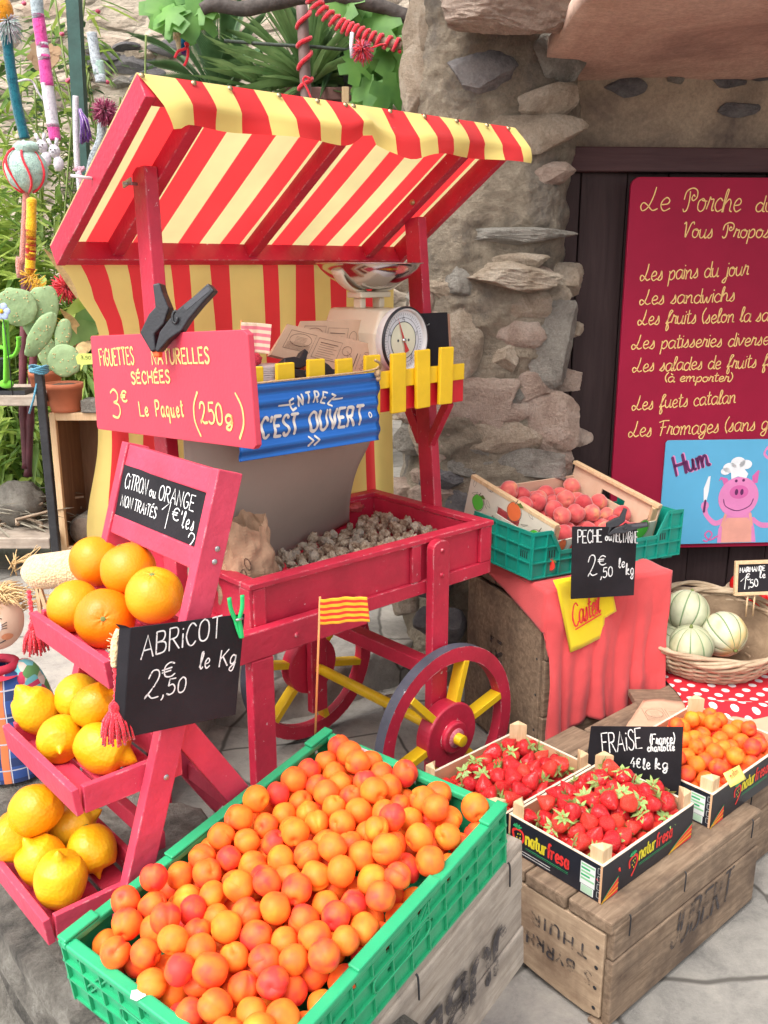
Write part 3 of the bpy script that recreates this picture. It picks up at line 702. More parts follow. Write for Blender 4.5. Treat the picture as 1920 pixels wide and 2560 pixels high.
flat(mb, KP([(0.165,-0.405),(0.160,-0.365),(0.205,-0.36),(0.228,-0.385),(0.222,-0.402),(0.19,-0.395)]), 4, z0+.0022)
for (cx, cy, r) in ((0.155,-0.362,0.026),(0.185,-0.342,0.028),(0.215,-0.35,0.024),(0.14,-0.375,0.018)): disc(mb, cx*K, cy*K, r*K, r*.75*K, 4, z0+.0023, 16)
mb.build('pig_drawing', [PIGP, PIGD, PIGO, INKP, WHT], pig)
mb = MB(); write(mb, 'Hum', (-0.040*K, -0.386*K), (0.083*K, -0.349*K), 0.074*K, 0.011, 1, z0, gap=.1)
write(mb, 'Hum', (-0.0448*K, -0.3884*K), (0.0797*K, -0.3509*K), 0.073*K, 0.0115, 0, z0+.001, gap=.1)
write(mb, 'C', (0.285*K, -0.33*K), (0.325*K, -0.325*K), 0.045*K, 0.010, 1, z0)
mb.build('lettering', [INKP, PIGP], pig)

# --- the great pillar of rubble and mortar at the porch corner
pil = thing('stone_pillar', 'thick pillar of rubble stone and mortar behind the red cart', 'pillar', T(0.375, 3.66, 0))
def pilf(u, v):
    a = 2*pi*u; ex = 2/3.2; ca, sa = cos(a), sin(a)
    px = abs(ca)**ex*(1 if ca > 0 else -1); py = abs(sa)**ex*(1 if sa > 0 else -1)
    z = -0.05+2.9*v
    wx = 0.275 + 0.03*exp(-((z-2.1)/.35)**2) + 0.02*exp(-((z-.9)/.3)**2)
    x = px*wx; y = py*0.30
    d = 0.034*nz((x*3.5, y*3.5, z*3.5)) + 0.018*(0.5-abs(nz((x*4+5, y*4, z*7)))*1.6) + 0.007*nz((x*17, y*17, z*24)) + 0.004*nz((x*40, y*40, z*40)) + 0.003*nz((x*85, y*85, z*85))
    return V(x+px*d, y+py*d, z)
mb = MB(); mb.grid(pilf, 300, 420); mb.build('mortar_core', PILM, pil, weld=True)
PS = [(1215,100,52,62,STONEG),(1190,222,58,38,STONET),(1165,288,80,40,STONET),(1200,370,40,26,STONEP),(1185,735,66,82,STONEG),
      (1030,885,95,72,STONEP),(1180,925,70,62,STONEP),(990,735,42,72,STONET),(1130,1005,110,38,STONEG),(1070,950,80,40,STONET),(905,60,34,66,STONET),(905,180,32,70,STONET),
      (920,310,34,42,STONET),(985,590,40,55,STONEG),(1115,570,60,24,STONET),(930,950,48,40,STONET),(960,1035,60,30,STONED),(1120,660,55,40,STONET),(1040,160,60,40,STONED),(1010,1100,60,40,STONED),(1150,1090,60,34,STONEG), (915,640,26,40,STONEP)]
for i, (u, v, ru, rv, mt) in enumerate(PS):
    c = at(u*1.1573, v*1.1573, 3.365) - Vector((0.375, 3.66, 0)); k = 3.365/FOC*1.1573*1.05
    sx = max(-1, min(1, c.x/0.30)); c.y += 0.10*abs(sx)**4
    c.y += 0.012
    mb = MB(); mb.stone((ru*k*1.12, 0.040, rv*k*1.12), 56, 40, 16, i, 0, T(*c))
    mb.build('stone', mt, pil)
rgp = random.Random(31)
for v in range(600, 1130, 60):
    for u in range(880, 1250, 88):
        uu, vv = u+rgp.uniform(-22, 22)+(36 if (v//58) % 2 else 0), v+rgp.uniform(-16, 16)
        if uu > 1240: continue
        c = at(uu*1.1573, vv*1.1573, 3.375) - Vector((0.375, 3.66, 0)); k = 3.37/FOC*1.1573; sx = max(-1, min(1, c.x/0.30)); c.y += 0.10*abs(sx)**4 + .024
        mb = MB(); mb.stone((rgp.uniform(52, 72)*k, 0.046, rgp.uniform(32, 44)*k), 52, 36, 15, rgp.randrange(900), 0, T(*c), .04); mb.build('stone', (STONET, STONEG, STONEP, STONEP, STONET)[rgp.randrange(5)], pil)
# thin slate ledge and a worn wooden-looking stone that juts out
mb = MB(); c = at(1270, 592, 3.36)-Vector((0.375, 3.66, 0)); c.y += .015; mb.stone((0.235, 0.055, 0.030), 60, 24, 14, 51, 0, T(*c), .05); mb.build('slate_ledge', STONEG, pil)
mb = MB(); c = at(1290, 690, 3.36)-Vector((0.375, 3.66, 0)); mb.stone((0.175, 0.085, 0.055), 56, 36, 18, 61, 0, T(*c), .05); mb.build('jutting_stone', STONET, pil)
mb = MB(); c = at(1255, 30, 3.2)-Vector((0.375, 3.66, 0)); mb.stone((0.24, 0.17, 0.075), 56, 36, 16, 71, 0, T(*c), .04); mb.build('corbel_stone', STONEP, pil)

# loose rocks below the pillar
for i, (u, v, Y, r, mt) in enumerate(((1010, 1508, 3.25, 0.055, STONET), (1075, 1440, 3.35, 0.10, STONED), (930, 1400, 3.45, 0.12, STONEG), (1100, 1560, 3.2, 0.09, STONED), (1060, 1330, 3.42, 0.14, STONED), (985,1760,2.98,0.05,STONET))):
    p = at(u, v, Y)
    mb = MB(); mb.stone((r, r*.8, r*.85), 40, 28, 14, i+90)
    o = mb.build('loose_rock', mt, M=T(p.x, p.y, max(p.z, r*.4)))
    tag(o, ('tan rock under the cart tray, lit on its top', 'dark rock in the shadow at the foot of the pillar', 'grey rock beside the striped curtain at the back', 'dark low rock behind the red leg of the cart', 'dark rock wedged between the pillar and the peach box', 'small tan rock behind the near cart wheel')[i], 'rock', 'rocks at the foot of the pillar')
# garden wall far behind
def wallmat():
    m, n, b = newmat('garden_wall_stone'); mp = coords(n, (1.0, 1.0, 1.9))
    wn = nd(n, 'ShaderNodeTexNoise', Scale=3.5, Detail=3.0); n.links.new(mp.outputs[0], wn.inputs['Vector'])
    wv = mixc(n, 0.16, mp.outputs[0], wn.outputs[1])
    v = nd(n, 'ShaderNodeTexVoronoi', feature='DISTANCE_TO_EDGE', Scale=3.4); n.links.new(wv, v.inputs['Vector'])
    v2 = nd(n, 'ShaderNodeTexVoronoi', Scale=3.4); n.links.new(wv, v2.inputs['Vector'])
    sep = n.nodes.new('ShaderNodeSeparateColor'); n.links.new(v2.outputs['Color'], sep.inputs[0])
    cell = ramp(n, sep.outputs[0], [(0.0, (0.23,0.175,0.14)), (0.25, (0.42,0.33,0.25)), (0.6, (0.56,0.46,0.36)), (1.0, (0.50,0.37,0.28))])
    e = ramp(n, v.outputs[0], [(0.06, (0,0,0)), (0.16, (1,1,1))])
    t = nd(n, 'ShaderNodeTexNoise', Scale=14.0, Detail=8.0, Roughness=0.7); n.links.new(mp.outputs[0], t.inputs['Vector'])
    g = ramp(n, t.outputs[0], [(0.3, (0.7,0.7,0.7)), (0.7, (1.1,1.1,1.1))])
    c = mixc(n, e.outputs[0], (0.60,0.50,0.39), cell.outputs[0]); c = mixc(n, 1.0, c, g.outputs[0], 'MULTIPLY')
    n.links.new(c, b.inputs['Base Color']); b.inputs['Roughness'].default_value = 0.95
    a = nd(n, 'ShaderNodeMath', operation='ADD'); n.links.new(t.outputs[0], a.inputs[0]); n.links.new(e.outputs[0], a.inputs[1]); bumpn(n, b, a.outputs[0], 0.7, 0.05)
    return m
gw = thing('garden_wall', 'high rubble stone wall at the back of the garden', 'wall', T(0, 6.7, 0))
mb = MB(); mb.grid(lambda u, v: V(-6+8.5*u, 0.05*nz((u*20, v*14, 1)) + 0.03*nz((u*60, v*40, 1)), -0.1+5.4*v), 170, 110); mb.build('rubble', wallmat(), gw)
for i, (u, v, ru, rv) in enumerate(((330,160,70,26),(370,192,60,20),(215,152,44,20),(280,145,34,16),(300,205,30,14),(208,190,26,24),(318,115,40,14),(238,120,40,14),(345,140,48,16),(420,120,60,22),(255,175,28,15),(210,215,36,18))):
    p = at(u, v, 6.68)-Vector((0, 6.7, 0)); mb = MB(); mb.stone((ru*.0024, 0.05, rv*.0026), 36, 24, 13, i+20, 0, T(p.x, -.01, p.z))
    mb.build('stone', (STONED, STONEG, STONET)[i % 3] if i > 2 else STONED, gw)

# ------------------------------------------------------------------ the red market cart (cart axes: x along it, y to the back, z up)
def hit(u, v, M, z=0.0):
    """where a sight line meets the local XY plane of M"""
    o = M @ Vector((0, 0, z)); n = (M.to_3x3() @ Vector((0, 0, 1))).normalized()
    d = ray(u, v); p = C0 + d*((o-C0).dot(n)/d.dot(n)); return M.inverted() @ p
def Z(c, r): return lambda a, b: (640*c+a/2.592, 640*r+b/2.592)      # pixels of a 640-pixel close-up
YCLOTH = cloth('yellow_oilcloth', (0.86,0.67,0.22), 0.07, 0.34, 900, 0.08, 0.42)
YCLOTHP = cloth('pale_yellow_oilcloth', (0.80,0.70,0.34), 0.09, 0.4, 900, 0.08, 0.48)
RCLOTH = cloth('red_oilcloth', (0.82,0.050,0.056), 0.07, 0.34, 900, 0.08, 0.5)
cart = thing('market_cart', 'red wooden market cart with striped awning, yellow picket shelf and spoked wheels', 'market cart', CART)
L, D = 0.853, 0.515
B = 0.0028
# tray walls
mb = MB()
for (x0, x1, y0, y1) in ((0, L, 0.0, 0.022), (0, L, D-0.022, D)): mb.box(x0, x1, y0, y1, 0.712, 0.858)
for (x0, x1) in ((0, 0.022), (L-0.022, L)): mb.box(x0, x1, 0.0225, D-0.0225, 0.7125, 0.8575)
mb.build('tray_wall', RED, cart, bevel=B)
mb = MB(); mb.box(0.022, L-.022, 0.022, D-.022, 0.735, 0.75); mb.build('tray_floor', RED, cart)
mb = MB()
mb.box(-0.014, L+0.014, -0.016, 0.026, 0.8585, 0.874); mb.box(-0.014, L+0.014, D-0.026, D+0.016, 0.8585, 0.874)
mb.box(-0.0142, 0.026, 0.0265, D-0.0265, 0.8586, 0.8737); mb.box(L-0.026, L+0.0142, 0.0265, D-0.0265, 0.8586, 0.8737)
mb.build('tray_rim', RED, cart, bevel=B)
mb = MB()      # raised frame of the front and the right panels
mb.box(0.0, L, -0.013, -0.0005, 0.708, 0.748); mb.box(-0.002, 0.034, -0.0132, -0.0004, 0.7485, 0.858); mb.box(L-0.04, L+.002, -0.0132, -0.0004, 0.7485, 0.858); mb.box(0.53, 0.565, -0.0131, -0.0004, 0.7485, 0.858)
mb.box(L+.0005, L+0.012, -0.010, D, 0.708, 0.748); mb.box(L+.0004, L+0.0122, -0.0102, 0.034, 0.7485, 0.858); mb.box(L+.0004, L+0.0122, D-.034, D, 0.7485, 0.858)
mb.box(-0.012, -0.0005, -0.010, D, 0.708, 0.748); mb.box(-0.0122, -0.0004, -0.0102, 0.034, 0.7485, 0.858)
mb.build('panel_frame', RED, cart, bevel=B)
mb = MB(); mb.box(-0.07, 0.335, -0.045, -0.0135, 0.690, 0.765); mb.build('pull_beam', RED, cart, bevel=0.004)
mb = MB(); mb.box(-0.07, 0.335, D+0.0135, D+.045, 0.690, 0.765); mb.build('pull_beam', RED, cart, bevel=0.004)
for (x, z) in ((0.10, .725), (0.30, .735), (0.22, .73), (0.615, 0.838), (0.615, 0.765)):
    mb = MB(); mb.lathe([(0, 0.0045), (0.006, 0.0035), (0.0075, 0)], 12, 0, T(x, -0.0452, z) @ R(pi/2, 'X')); mb.build('screw', RED, cart)
# legs: the rounded boards that carry the wheels, plain legs at the handle end
for y in (-0.030, D+0.030):
    mb = MB(); poly = [(-0.033, 0.12), (0.033, 0.12), (0.033, 0.845)] + [(0.033*cos(a), 0.845+0.022*sin(a)) for a in [pi*k/8 for k in range(1, 8)]] + [(-0.033, 0.845)]
    mb.prism(poly, -0.0145, 0.0145, 0, T(0.615, y, 0) @ R(pi/2, 'X')); mb.build('wheel_leg', RED, cart, bevel=0.003)
for y in (-0.029, D+0.029):
    mb = MB(); mb.box(-0.035, 0.03, y-0.0155, y+0.0155, 0.0, 0.6895); mb.build('leg', RED, cart, bevel=0.003)
mb = MB(); mb.beam((0.60, -0.012, 0.475), (0.60, D+0.012, 0.475), 0.045, 0.045); mb.build('cross_beam', RED, cart, bevel=0.003)
mb = MB(); mb.tube([(0.615, -0.145, 0.28), (0.615, D+0.145, 0.28)], 0.0175, 16); mb.build('axle', YEL, cart, bevel=0.002)
# wheels
def wheel(y, sgn):
    W = T(0.615, y, 0.28) @ R(pi/2*sgn, 'X') @ R(radians(14))
    mb = MB(); n = 72
    prof = [(0.226, -0.017), (0.271, -0.017), (0.271, 0.017), (0.226, 0.017), (0.226, -0.017)]
    def wob(p, th): return p
    for i in range(4): mb.lathe(prof[i:i+2], n, 1 if i == 1 else 0, W, smooth=(i in (1, 3)))
    rim = mb.build('wheel', [RED, TYRE], cart)
    def sub(m, nm, mt, bev=0.0):
        o = m.build(nm, mt, rim, bevel=bev); return o
    for k in range(6):
        m = MB(); a = k*pi/3
        m.beam((0.085*cos(a), 0.085*sin(a), 0), (0.227*cos(a), 0.227*sin(a), 0), 0.022, 0.040, (0, 0, 1), 0, W); sub(m, 'spoke', YEL, 0.002)
    m = MB(); m.lathe([(0, 0.026), (0.098, 0.026), (0.102, 0.022), (0.102, -0.022), (0.098, -0.026), (0, -0.026)], 48, 0, W, smooth=False); m.lathe([(0, 0.042), (0.045, 0.042), (0.049, 0.038), (0.049, 0.026)], 40, 0, W, smooth=False); sub(m, 'hub', RED, 0.002)
    m = MB(); m.tube([(0.0, -0.004, 0.052), (0.0, 0.004, 0.075)], 0.004, 8, 0, W @ R(pi/2, 'Y') @ T(-0.062, 0, -0.05)); m.lathe([(0.0, 0.046), (0.029, 0.0455), (0.030, 0.042)], 24, 0, W); sub(m, 'peg', paint('rubbed_paint', (0.58,0.16,0.20), 0.6, 0.3, 60, 0.2, 160, wear=(.7,.6,.6), wearamt=.6))
wheel(-0.075, 1); wheel(D+0.075, -1)
# posts, roof frame
PY0, PY1 = 0.285, 0.365
for x, yb, yt, zt_ in ((-0.0580, 0.250, 0.290, 1.838), (0.8735, 0.240, 0.345, 1.755)):
    mb = MB(); mb.beam((x, yb, 0.70), (x, yt, zt_), 0.034, 0.062, (0, 1, 0))
    mb.build('post', RED, cart, bevel=0.003)
RX0, RW, RL = -0.185, 1.177, 0.604
ROOF = T(RX0, 0.030, 1.946) @ Matrix(((1,0,0,0),(0,0.836,0.548,0),(0,-0.548,0.836,0),(0,0,0,1)))
def rx(x): return x - RX0
mb = MB(); mb.box(0, 0.024, 0, RL, 0, 0.056, 0, ROOF); mb.build('roof_side_board', RED, cart, bevel=0.002)
mb = MB(); mb.box(RW-.024, RW, 0, RL, 0, 0.056, 0, ROOF); mb.build('roof_side_board', RED, cart, bevel=0.002)
mb = MB(); mb.box(0.0245, RW-.0245, RL-.026, RL-.001, 0.001, 0.0555, 0, ROOF); mb.build('roof_beam', RED, cart, bevel=0.002)
mb = MB(); mb.box(0.0245, RW-.0245, 0.001, 0.026, 0.001, 0.0555, 0, ROOF); mb.build('roof_beam', RED, cart, bevel=0.002)
for x in (-0.024, 0.395, 0.840):
    mb = MB(); mb.box(rx(x)-.0155, rx(x)+.0155, 0.0265, RL-.0265, 0.012, 0.055, 0, ROOF); mb.build('rafter', RED, cart, bevel=0.002)
BND = [-0.185, -0.096, -0.032, 0.034, 0.100, 0.170, 0.237, 0.304, 0.370, 0.482, 0.557, 0.620, 0.687, 0.754, 0.820, 0.886, 0.954, 0.992]
def striped(fn, bounds, nsub, nv, name, first, parent, mats, solid=0.0):
    """cloth of strips: fn(x, v) -> point, strips alternate between the two dyes"""
    mb = MB(); xs = []; ms = []
    for i in range(len(bounds)-1):
        for k in range(nsub): xs.append(bounds[i]+(bounds[i+1]-bounds[i])*k/nsub); ms.append((i+first) % 2)
    xs.append(bounds[-1]); n = len(xs)
    vs = [fn(x, j/nv) for j in range(nv+1) for x in xs]; fs = []; mm = []
    for j in range(nv):
        for i in range(n-1): fs.append((j*n+i, j*n+i+1, (j+1)*n+i+1, (j+1)*n+i)); mm.append(ms[i])
    mb.add(vs, fs, mm, True); return mb.build(name, mats, parent, solid=solid)
striped(lambda x, v: ROOF @ V(rx(x)*1.0, RL*v, 0.0585 - 0.004*abs(sin((rx(x))*9))*sin(pi*v)), BND, 3, 10, 'awning', 0, cart, [YCLOTHP, RCLOTH])
def valf(x, v):
    s = (x-RX0)/RW; seam = 1.0 if x < 0.40 else 0.0
    q = v*v
    out = 0.022*v + 0.014*sin(s*19+v*2)*v + 0.012*nz((s*9, v*2, 3))*v - 0.02*v*v
    ln = 0.088 + 0.010*nz((s*6, 0, 7)) + 0.022*exp(-((x-0.52)/.06)**2) - 0.030*exp(-((x-0.385)/.035)**2) + 0.010*exp(-((x+.18)/.04)**2)
    curl = 0.035*exp(-((x+0.18)/.05)**2)
    return V(x + 0.012*v + curl*v, 0.061 - 0.040*min(1, v*1.7) - out - (0.02 if x < .4 else 0)*v*exp(-((x-.4)/.08)**2), 1.946 + 0.052 - 0.004 - 0.010*v - ln*v*1.0)
striped(valf, BND, 4, 10, 'valance', 0, cart, [cloth('lit_yellow_oilcloth', (0.82,0.66,0.20), 0.06, 0.26, 900, 0.06, 0.25), RCLOTH])
for x in (-0.18, -0.06, 0.03, 0.16, 0.27, 0.355, 0.38, 0.50, 0.62, 0.74, 0.86, 0.95):
    mb = MB(); mb.lathe([(0, 0.004), (0.0055, 0.0025), (0.0065, 0)], 10, 0, T(x, 0.049, 1.988) @ R(radians(60), 'X')); mb.build('upholstery_nail', BRASS, cart)
CB = [-0.172, -0.115, -0.047, 0.017, 0.08, 0.147, 0.212, 0.279, 0.338, 0.452, 0.511, 0.58, 0.648, 0.71, 0.775, 0.84, 0.905, 0.985]
def curf(x, v):
    z = 1.648 - 1.05*v
    left = [(-0.0, 0), (0.09, 0.05), (0.19, 0.11), (0.45, 0.094), (0.73, 0.036), (1.0, 0.03)]
    sh = 0
    for (a, b), (c, d) in zip(left, left[1:]):
        if a <= v <= c: t = (v-a)/(c-a); t = t*t*(3-2*t); sh = b+(d-b)*t; break
    k = exp(-((x+0.19)/.16))
    y = 0.562 + 0.018*sin(x*34+1.0)*min(1, v*1.6) + 0.014*nz((x*6, v*3, 9)) + 0.02*k*v
    return V(x + sh*k + 0.010*nz((x*4, v*4, 2))*v, y, z)
striped(curf, CB, 4, 36, 'back_curtain', 0, cart, [YCLOTH, RCLOTH])
# bolts, wing nut, nails
mb = MB(); mb.lathe([(0, 0.007), (0.007, 0.006), (0.009, 0)], 14, 0, T(0.824, 0.305, 1.797) @ R(-pi/2, 'Y')); mb.build('bolt', BRASS, cart)
mb = MB(); mb.tube([(-0.080, 0.288, 1.80), (-0.115, 0.288, 1.80)], 0.004, 8); mb.beam((-0.105, 0.268, 1.806), (-0.105, 0.308, 1.796), 0.004, 0.012); mb.build('wing_nut', GALV, cart)
mb = MB(); q = ROOF @ V(-0.001, 0.30, 0.03); mb.tube([q, q+V(-0.045, 0.01, 0.004)], 0.0035, 8); mb.build('hook', WHITE, cart)
# shelf with picket fence
mb = MB(); mb.box(-0.10, 0.835, 0.125, 0.47, 1.283, 1.300); mb.build('shelf_board', RED, cart, bevel=0.002)
mb = MB(); mb.box(-0.10, 0.845, 0.1015, 0.1245, 1.223, 1.302); mb.build('shelf_front', paint('scarlet_paint', (0.62,0.012,0.022), 0.4, 0.1, 7, 0.04, 90), cart, bevel=0.003)
mb = MB(); mb.box(-0.10, 0.836, 0.0905, 0.101, 1.29, 1.337); mb.build('fence_rail', YEL, cart, bevel=0.002)
for i, x in enumerate((-0.01, 0.085, 0.180, 0.275, 0.370, 0.466, 0.562, 0.656, 0.749)):
    mb = MB(); h = (0.004, -0.003, 0.0, 0.003, -0.002, 0.001, 0.0, 0.004, 0.006)[i]
    mb.box(x-.027, x+.027, 0.078, 0.0902, 1.220+h, 1.384+h, 0, T(x, 0, 1.3) @ R(radians((-1, 1, 0, 1.2, -.8, .6, 0, -1, 1)[i]), 'Y') @ T(-x, 0, -1.3)); mb.build('picket', YEL, cart, bevel=0.003)
for (a, b) in (((0.868, 0.262, 1.07), (0.825, 0.14, 1.222)), ((0.868, 0.30, 1.07), (0.868, 0.425, 1.282)), ((-0.02, 0.262, 1.07), (-0.02, 0.14, 1.222))):
    mb = MB(); mb.beam(a, b, 0.020, 0.034, (0, 0, 1)); mb.build('bracket', RED, cart, bevel=0.002)
mb = MB(); mb.beam((0.87, 0.29, 1.2), (0.87, 0.29, 1.2825), 0.05, 0.10); mb.build('bracket', RED, cart, bevel=0.002)

# --- beige sheet that hangs from the shelf into the tray
SHEET = paint('beige_card', (0.36, 0.285, 0.235), 0.6, 0.06, 4, 0.03, 60)
mb = MB()
def shf(u, v):
    xr = 0.535+0.01*sin(v*3)+0.20*max(0, v-.35)**1.6*1.9
    return V(-0.085+(xr+.085)*u, 0.132+v**1.35*(0.02+0.345*u), 1.222-0.435*v)
mb.grid(shf, 30, 30)
o = mb.build('card_sheet', SHEET, M=CART, solid=0.003); tag(o, 'large curved beige sheet hanging from the cart shelf down into the tray of figs', 'sheet')

# --- pink plank with the price of figs
fm = fr((-0.4754, 1.9921, 1.3656), (0.6674, -0.7413, 0.0713), (-0.0477, 0.053, 0.9975))
figb = thing('price_board', 'wide pink painted plank priced for dried figs, clamped to the end of the cart', 'price board', fm)
PINKB = paint('pink_board_paint', (0.60, 0.050, 0.085), 0.5, 0.07, 5, 0.04, 120, wear=(0.75,0.5,0.5), wearamt=0.76)
mb = MB(); mb.prism([(-0.330, 0.109), (-0.325, 0.112), (0.325, 0.113), (0.340, 0.104), (0.340, -0.104), (0.330, -0.112), (-0.345, -0.112), (-0.349, -0.105)], -0.014, 0.0); mb.build('plank', PINKB, figb, bevel=0.0015)
mb = MB(); wd = 0.0052
for t_, a, b, h in (('FiGUETTES',(-0.2889,0.0425),(-0.1179,0.0477),0.037), ('NATURELLES',(-0.0344,0.0470),(0.1997,0.0518),0.030), ('SÉCHÉES',(-0.1378,0.0034),(0.0354,0.0097),0.025),
    ('3',(-0.2515,-0.0781),(-0.2097,-0.0770),0.066), ('€',(-0.2007,-0.0392),(-0.1709,-0.0381),0.024), ('Le',(-0.1146,-0.0683),(-0.0737,-0.0664),0.031), ('Paquet',(-0.0389,-0.0662),(0.0799,-0.0610),0.034),
    ('(',(0.122,-0.0955),(0.145,-0.0955),0.082), ('250',(0.1465,-0.0713),(0.2316,-0.0690),0.042), ('g',(0.2409,-0.068),(0.2672,-0.067),0.030), (')',(0.285,-0.0914),(0.308,-0.0905),0.080)):
    write(mb, t_, a, b, h, wd, gap=0.24 if len(t_) > 5 else .14, capsi=False, jitter=.02)
mb.build('lettering', CHALKY, figb)

# --- black spring clamps
def clamp(name, label, M, scale=1.0, pose=1, tip=True):
    """local XY plane: pivot at the origin, jaws down, two handles up"""
    t = thing(name, label, 'clamp', M @ Matrix.Scale(scale, 4), 'black spring clamps')
    def arm(pts, ws, zc, w, nm):
        m = MB(); L_, R_ = [], []
        P = [V(x, y, 0) for x, y in pts]
        for i, p in enumerate(P):
            d = (P[min(i+1, len(P)-1)]-P[max(i-1, 0)]).normalized(); a = V(-d.y, d.x, 0)*ws[i]/2
            L_.append(p+a); R_.append(p-a)
        m.prism([(p.x, p.y) for p in R_+L_[::-1]], zc-w/2, zc+w/2); return m.build(nm, BLACKP, t, bevel=0.003, seg=3)
    arm([(-0.034, -0.066), (-0.047, -0.032), (-0.028, -0.004), (-0.016, 0.018), (-0.024, 0.045), (-0.028, 0.064)], [0.010, 0.030, 0.036, 0.028, 0.018, 0.015], 0.0, 0.030, 'jaw_arm')
    h = arm([(-0.028, -0.066), (-0.012, -0.036), (0.012, -0.014), (0.028, 0.006), (0.056, 0.032), (0.084, 0.058)], [0.008, 0.024, 0.034, 0.030, 0.022, 0.019], 0.002, 0.026, 'jaw_arm')
    m = MB(); m.prism(rrect(0.034, 0.098, -0.0045, 0.0045, 0.004), 0.0152, 0.0157, 0, R(radians(38)) @ T(0, -.006, 0)); m.build('handle_groove', GALV if False else paint('dark_grey_plastic', (0.06,0.06,0.07), 0.5), t)
    m = MB(); m.tube([V(0.006*cos(a)+0.012, 0.012*sin(a)+0.0, -0.02+0.04*a/(2*pi*5)) for a in [2*pi*5*k/60 for k in range(61)]], 0.0025, 6); m.build('spring', BLACKM, t)
    if tip:
        m = MB(); m.box(-0.038, -0.024, -0.077, -0.064, -0.010, 0.010); m.build('tip_pad', paint('orange_rubber', (0.85,0.13,0.03), 0.6), t, bevel=0.003)
    return t
p = hit(*Z(0,1)(1130, 400), fm)
CF = fr((0, 0, 0), (0.985, -0.17, 0), (0, 0.15, 1))   # roughly facing the street
clamp('spring_clamp', 'black spring clamp gripping the top of the pink fig price plank', T(*(fm @ V(p.x, p.y, 0.004))) @ CF, 1.05)

# --- blue corrugated OPEN sign on its rope
bm_ = fr((-0.1721, 2.3377, 1.2512), (0.7431, 0.6691, -0.0036), (0.0027, 0.0024, 1.0))
blue = thing('open_sign', 'blue corrugated tin sign in French saying come in, hung on rope from the picket shelf', 'sign', bm_)
BLUET = paint('blue_tin', (0.022, 0.15, 0.52), 0.25, 0.10, 5, 0.02, 90, metallic=0.45)
def corr(x, y): return 0.0028*sin((y-0.005*x)*2*pi/0.0365)
mb = MB(); mb.grid(lambda u, v: V(-0.235+0.447*u+0.004*sin(v*9)*(u > .99), -0.092+0.183*v, corr(-0.235+.447*u, -0.092+0.183*v)), 40, 90)
mb.build('corrugated_plate', BLUET, blue, solid=0.002)
mb = MB(); zf = corr
CREAMW = solidc('sign_cream', (0.74,0.69,0.62))
write(mb, '-', (-0.1163, 0.0260), (-0.0827, 0.0257), 0.015, 0.0048, zf=zf, z=.0022); write(mb, '-', (0.0536, 0.0262), (0.0863, 0.0268), 0.015, 0.0048, zf=zf, z=.0022)
for i, ch in enumerate('ENTREZ'):
    a = radians(24 - i*9.6); cx = -0.0130; cy = -0.1; r = 0.131
    x, y = cx - r*sin(a)*1.05, cy+r*cos(a); w_ = 0.0135 if ch != 'M' else .02
    S, W = strokes_of(ch, jitter=0)
    ex = V(cos(a), sin(a), 0)*w_/W; ey = V(-sin(a), cos(a), 0)*0.0275
    for s in S: ribbon(mb, [V(x, y, 0)+ex*(q.x-W/2)+ey*q.y for q in s], 0.0050, 0, 0.0022, zf)
for t_, a, b, h in (("C'EST", (-0.1700, -0.0425), (-0.0604, -0.0425), 0.0505), ('OUVERT', (-0.0234, -0.0425), (0.1553, -0.0425), 0.0505)):
    write(mb, t_, a, b, h, 0.0078, z=.0022, gap=.22, zf=zf, jitter=0)
ribbon(mb, oval(0.1794, -0.020, 0.0045, 0.0065, 12), 0.0032, 0, 0.0022, zf)
for dx in (0, 0.0195): ribbon(mb, [(-0.0275+dx, -0.0545), (-0.0135+dx, -0.0665), (-0.0275+dx, -0.0785)], 0.0062, 0, 0.0022, zf)
mb.build('lettering', CREAMW, blue)
mb = MB(); pts = [V(-0.23, 0.094, 0.010), V(-0.1, 0.0945, 0.012), V(0.05, 0.096, 0.012), V(0.17, 0.099, 0.012), V(0.200, 0.108, 0.016)]
mb.tube(catmull(pts, 6), 0.0028, 7); mb.tube(catmull([V(0.168, 0.128, 0.035), V(0.19, 0.118, 0.03), V(0.205, 0.104, 0.014), V(0.196, 0.088, 0.010), V(0.199, 0.074, 0.012)], 6), 0.0036, 7)
mb.blob((0.197, 0.090, 0.012), (0.009, 0.011, 0.008), 12, 8, 0.3, 4); mb.blob((0.200, 0.076, 0.012), (0.007, 0.008, 0.006), 12, 8, 0.3, 4)
mb.build('rope', ROPE, blue)

# --- kitchen scale on the shelf
sn = radians(-90+46)
sm_ = fr(cw(0.655, 0.31, 1.300), (-sin(sn), cos(sn), 0), (-cos(sn), -sin(sn), 0))   # local -y is the dial side
scale = thing('kitchen_scale', 'cream kitchen scale with round dial and steel bowl on the cart shelf', 'kitchen scale', sm_)
mb = MB(); mb.prism([(-0.095, 0.0), (0.095, 0.0), (0.095, 0.13), (0.065, 0.195), (-0.065, 0.195), (-0.095, 0.13)], -0.105, 0.118, 0, R(pi/2, 'X')); mb.build('body', CREAM, scale, bevel=0.012, seg=4)
mb = MB(); mb.box(-0.062, 0.062, -0.03, 0.03, 0.225, 0.242); mb.box(-0.05, -0.028, -0.016, 0.016, 0.195, 0.225); mb.box(0.028, 0.05, -0.016, 0.016, 0.195, 0.225); mb.build('pan_support', CREAM, scale, bevel=0.004)
BR_ = R(-radians(46)) @ Matrix.Diagonal((.83, .83, 1, 1))
mb = MB()
for s in (-1, 1): mb.tube(catmull([V(s*0.02, 0, 0.244), V(s*0.07, -0.005, 0.247), V(s*0.115, -0.01, 0.268), V(s*0.142, -0.012, 0.302)], 6), [0.011+0.010*k/18 for k in range(19)], 10, 0, BR_, flat=0.35)
mb.build('bowl_arm', CREAM, scale)
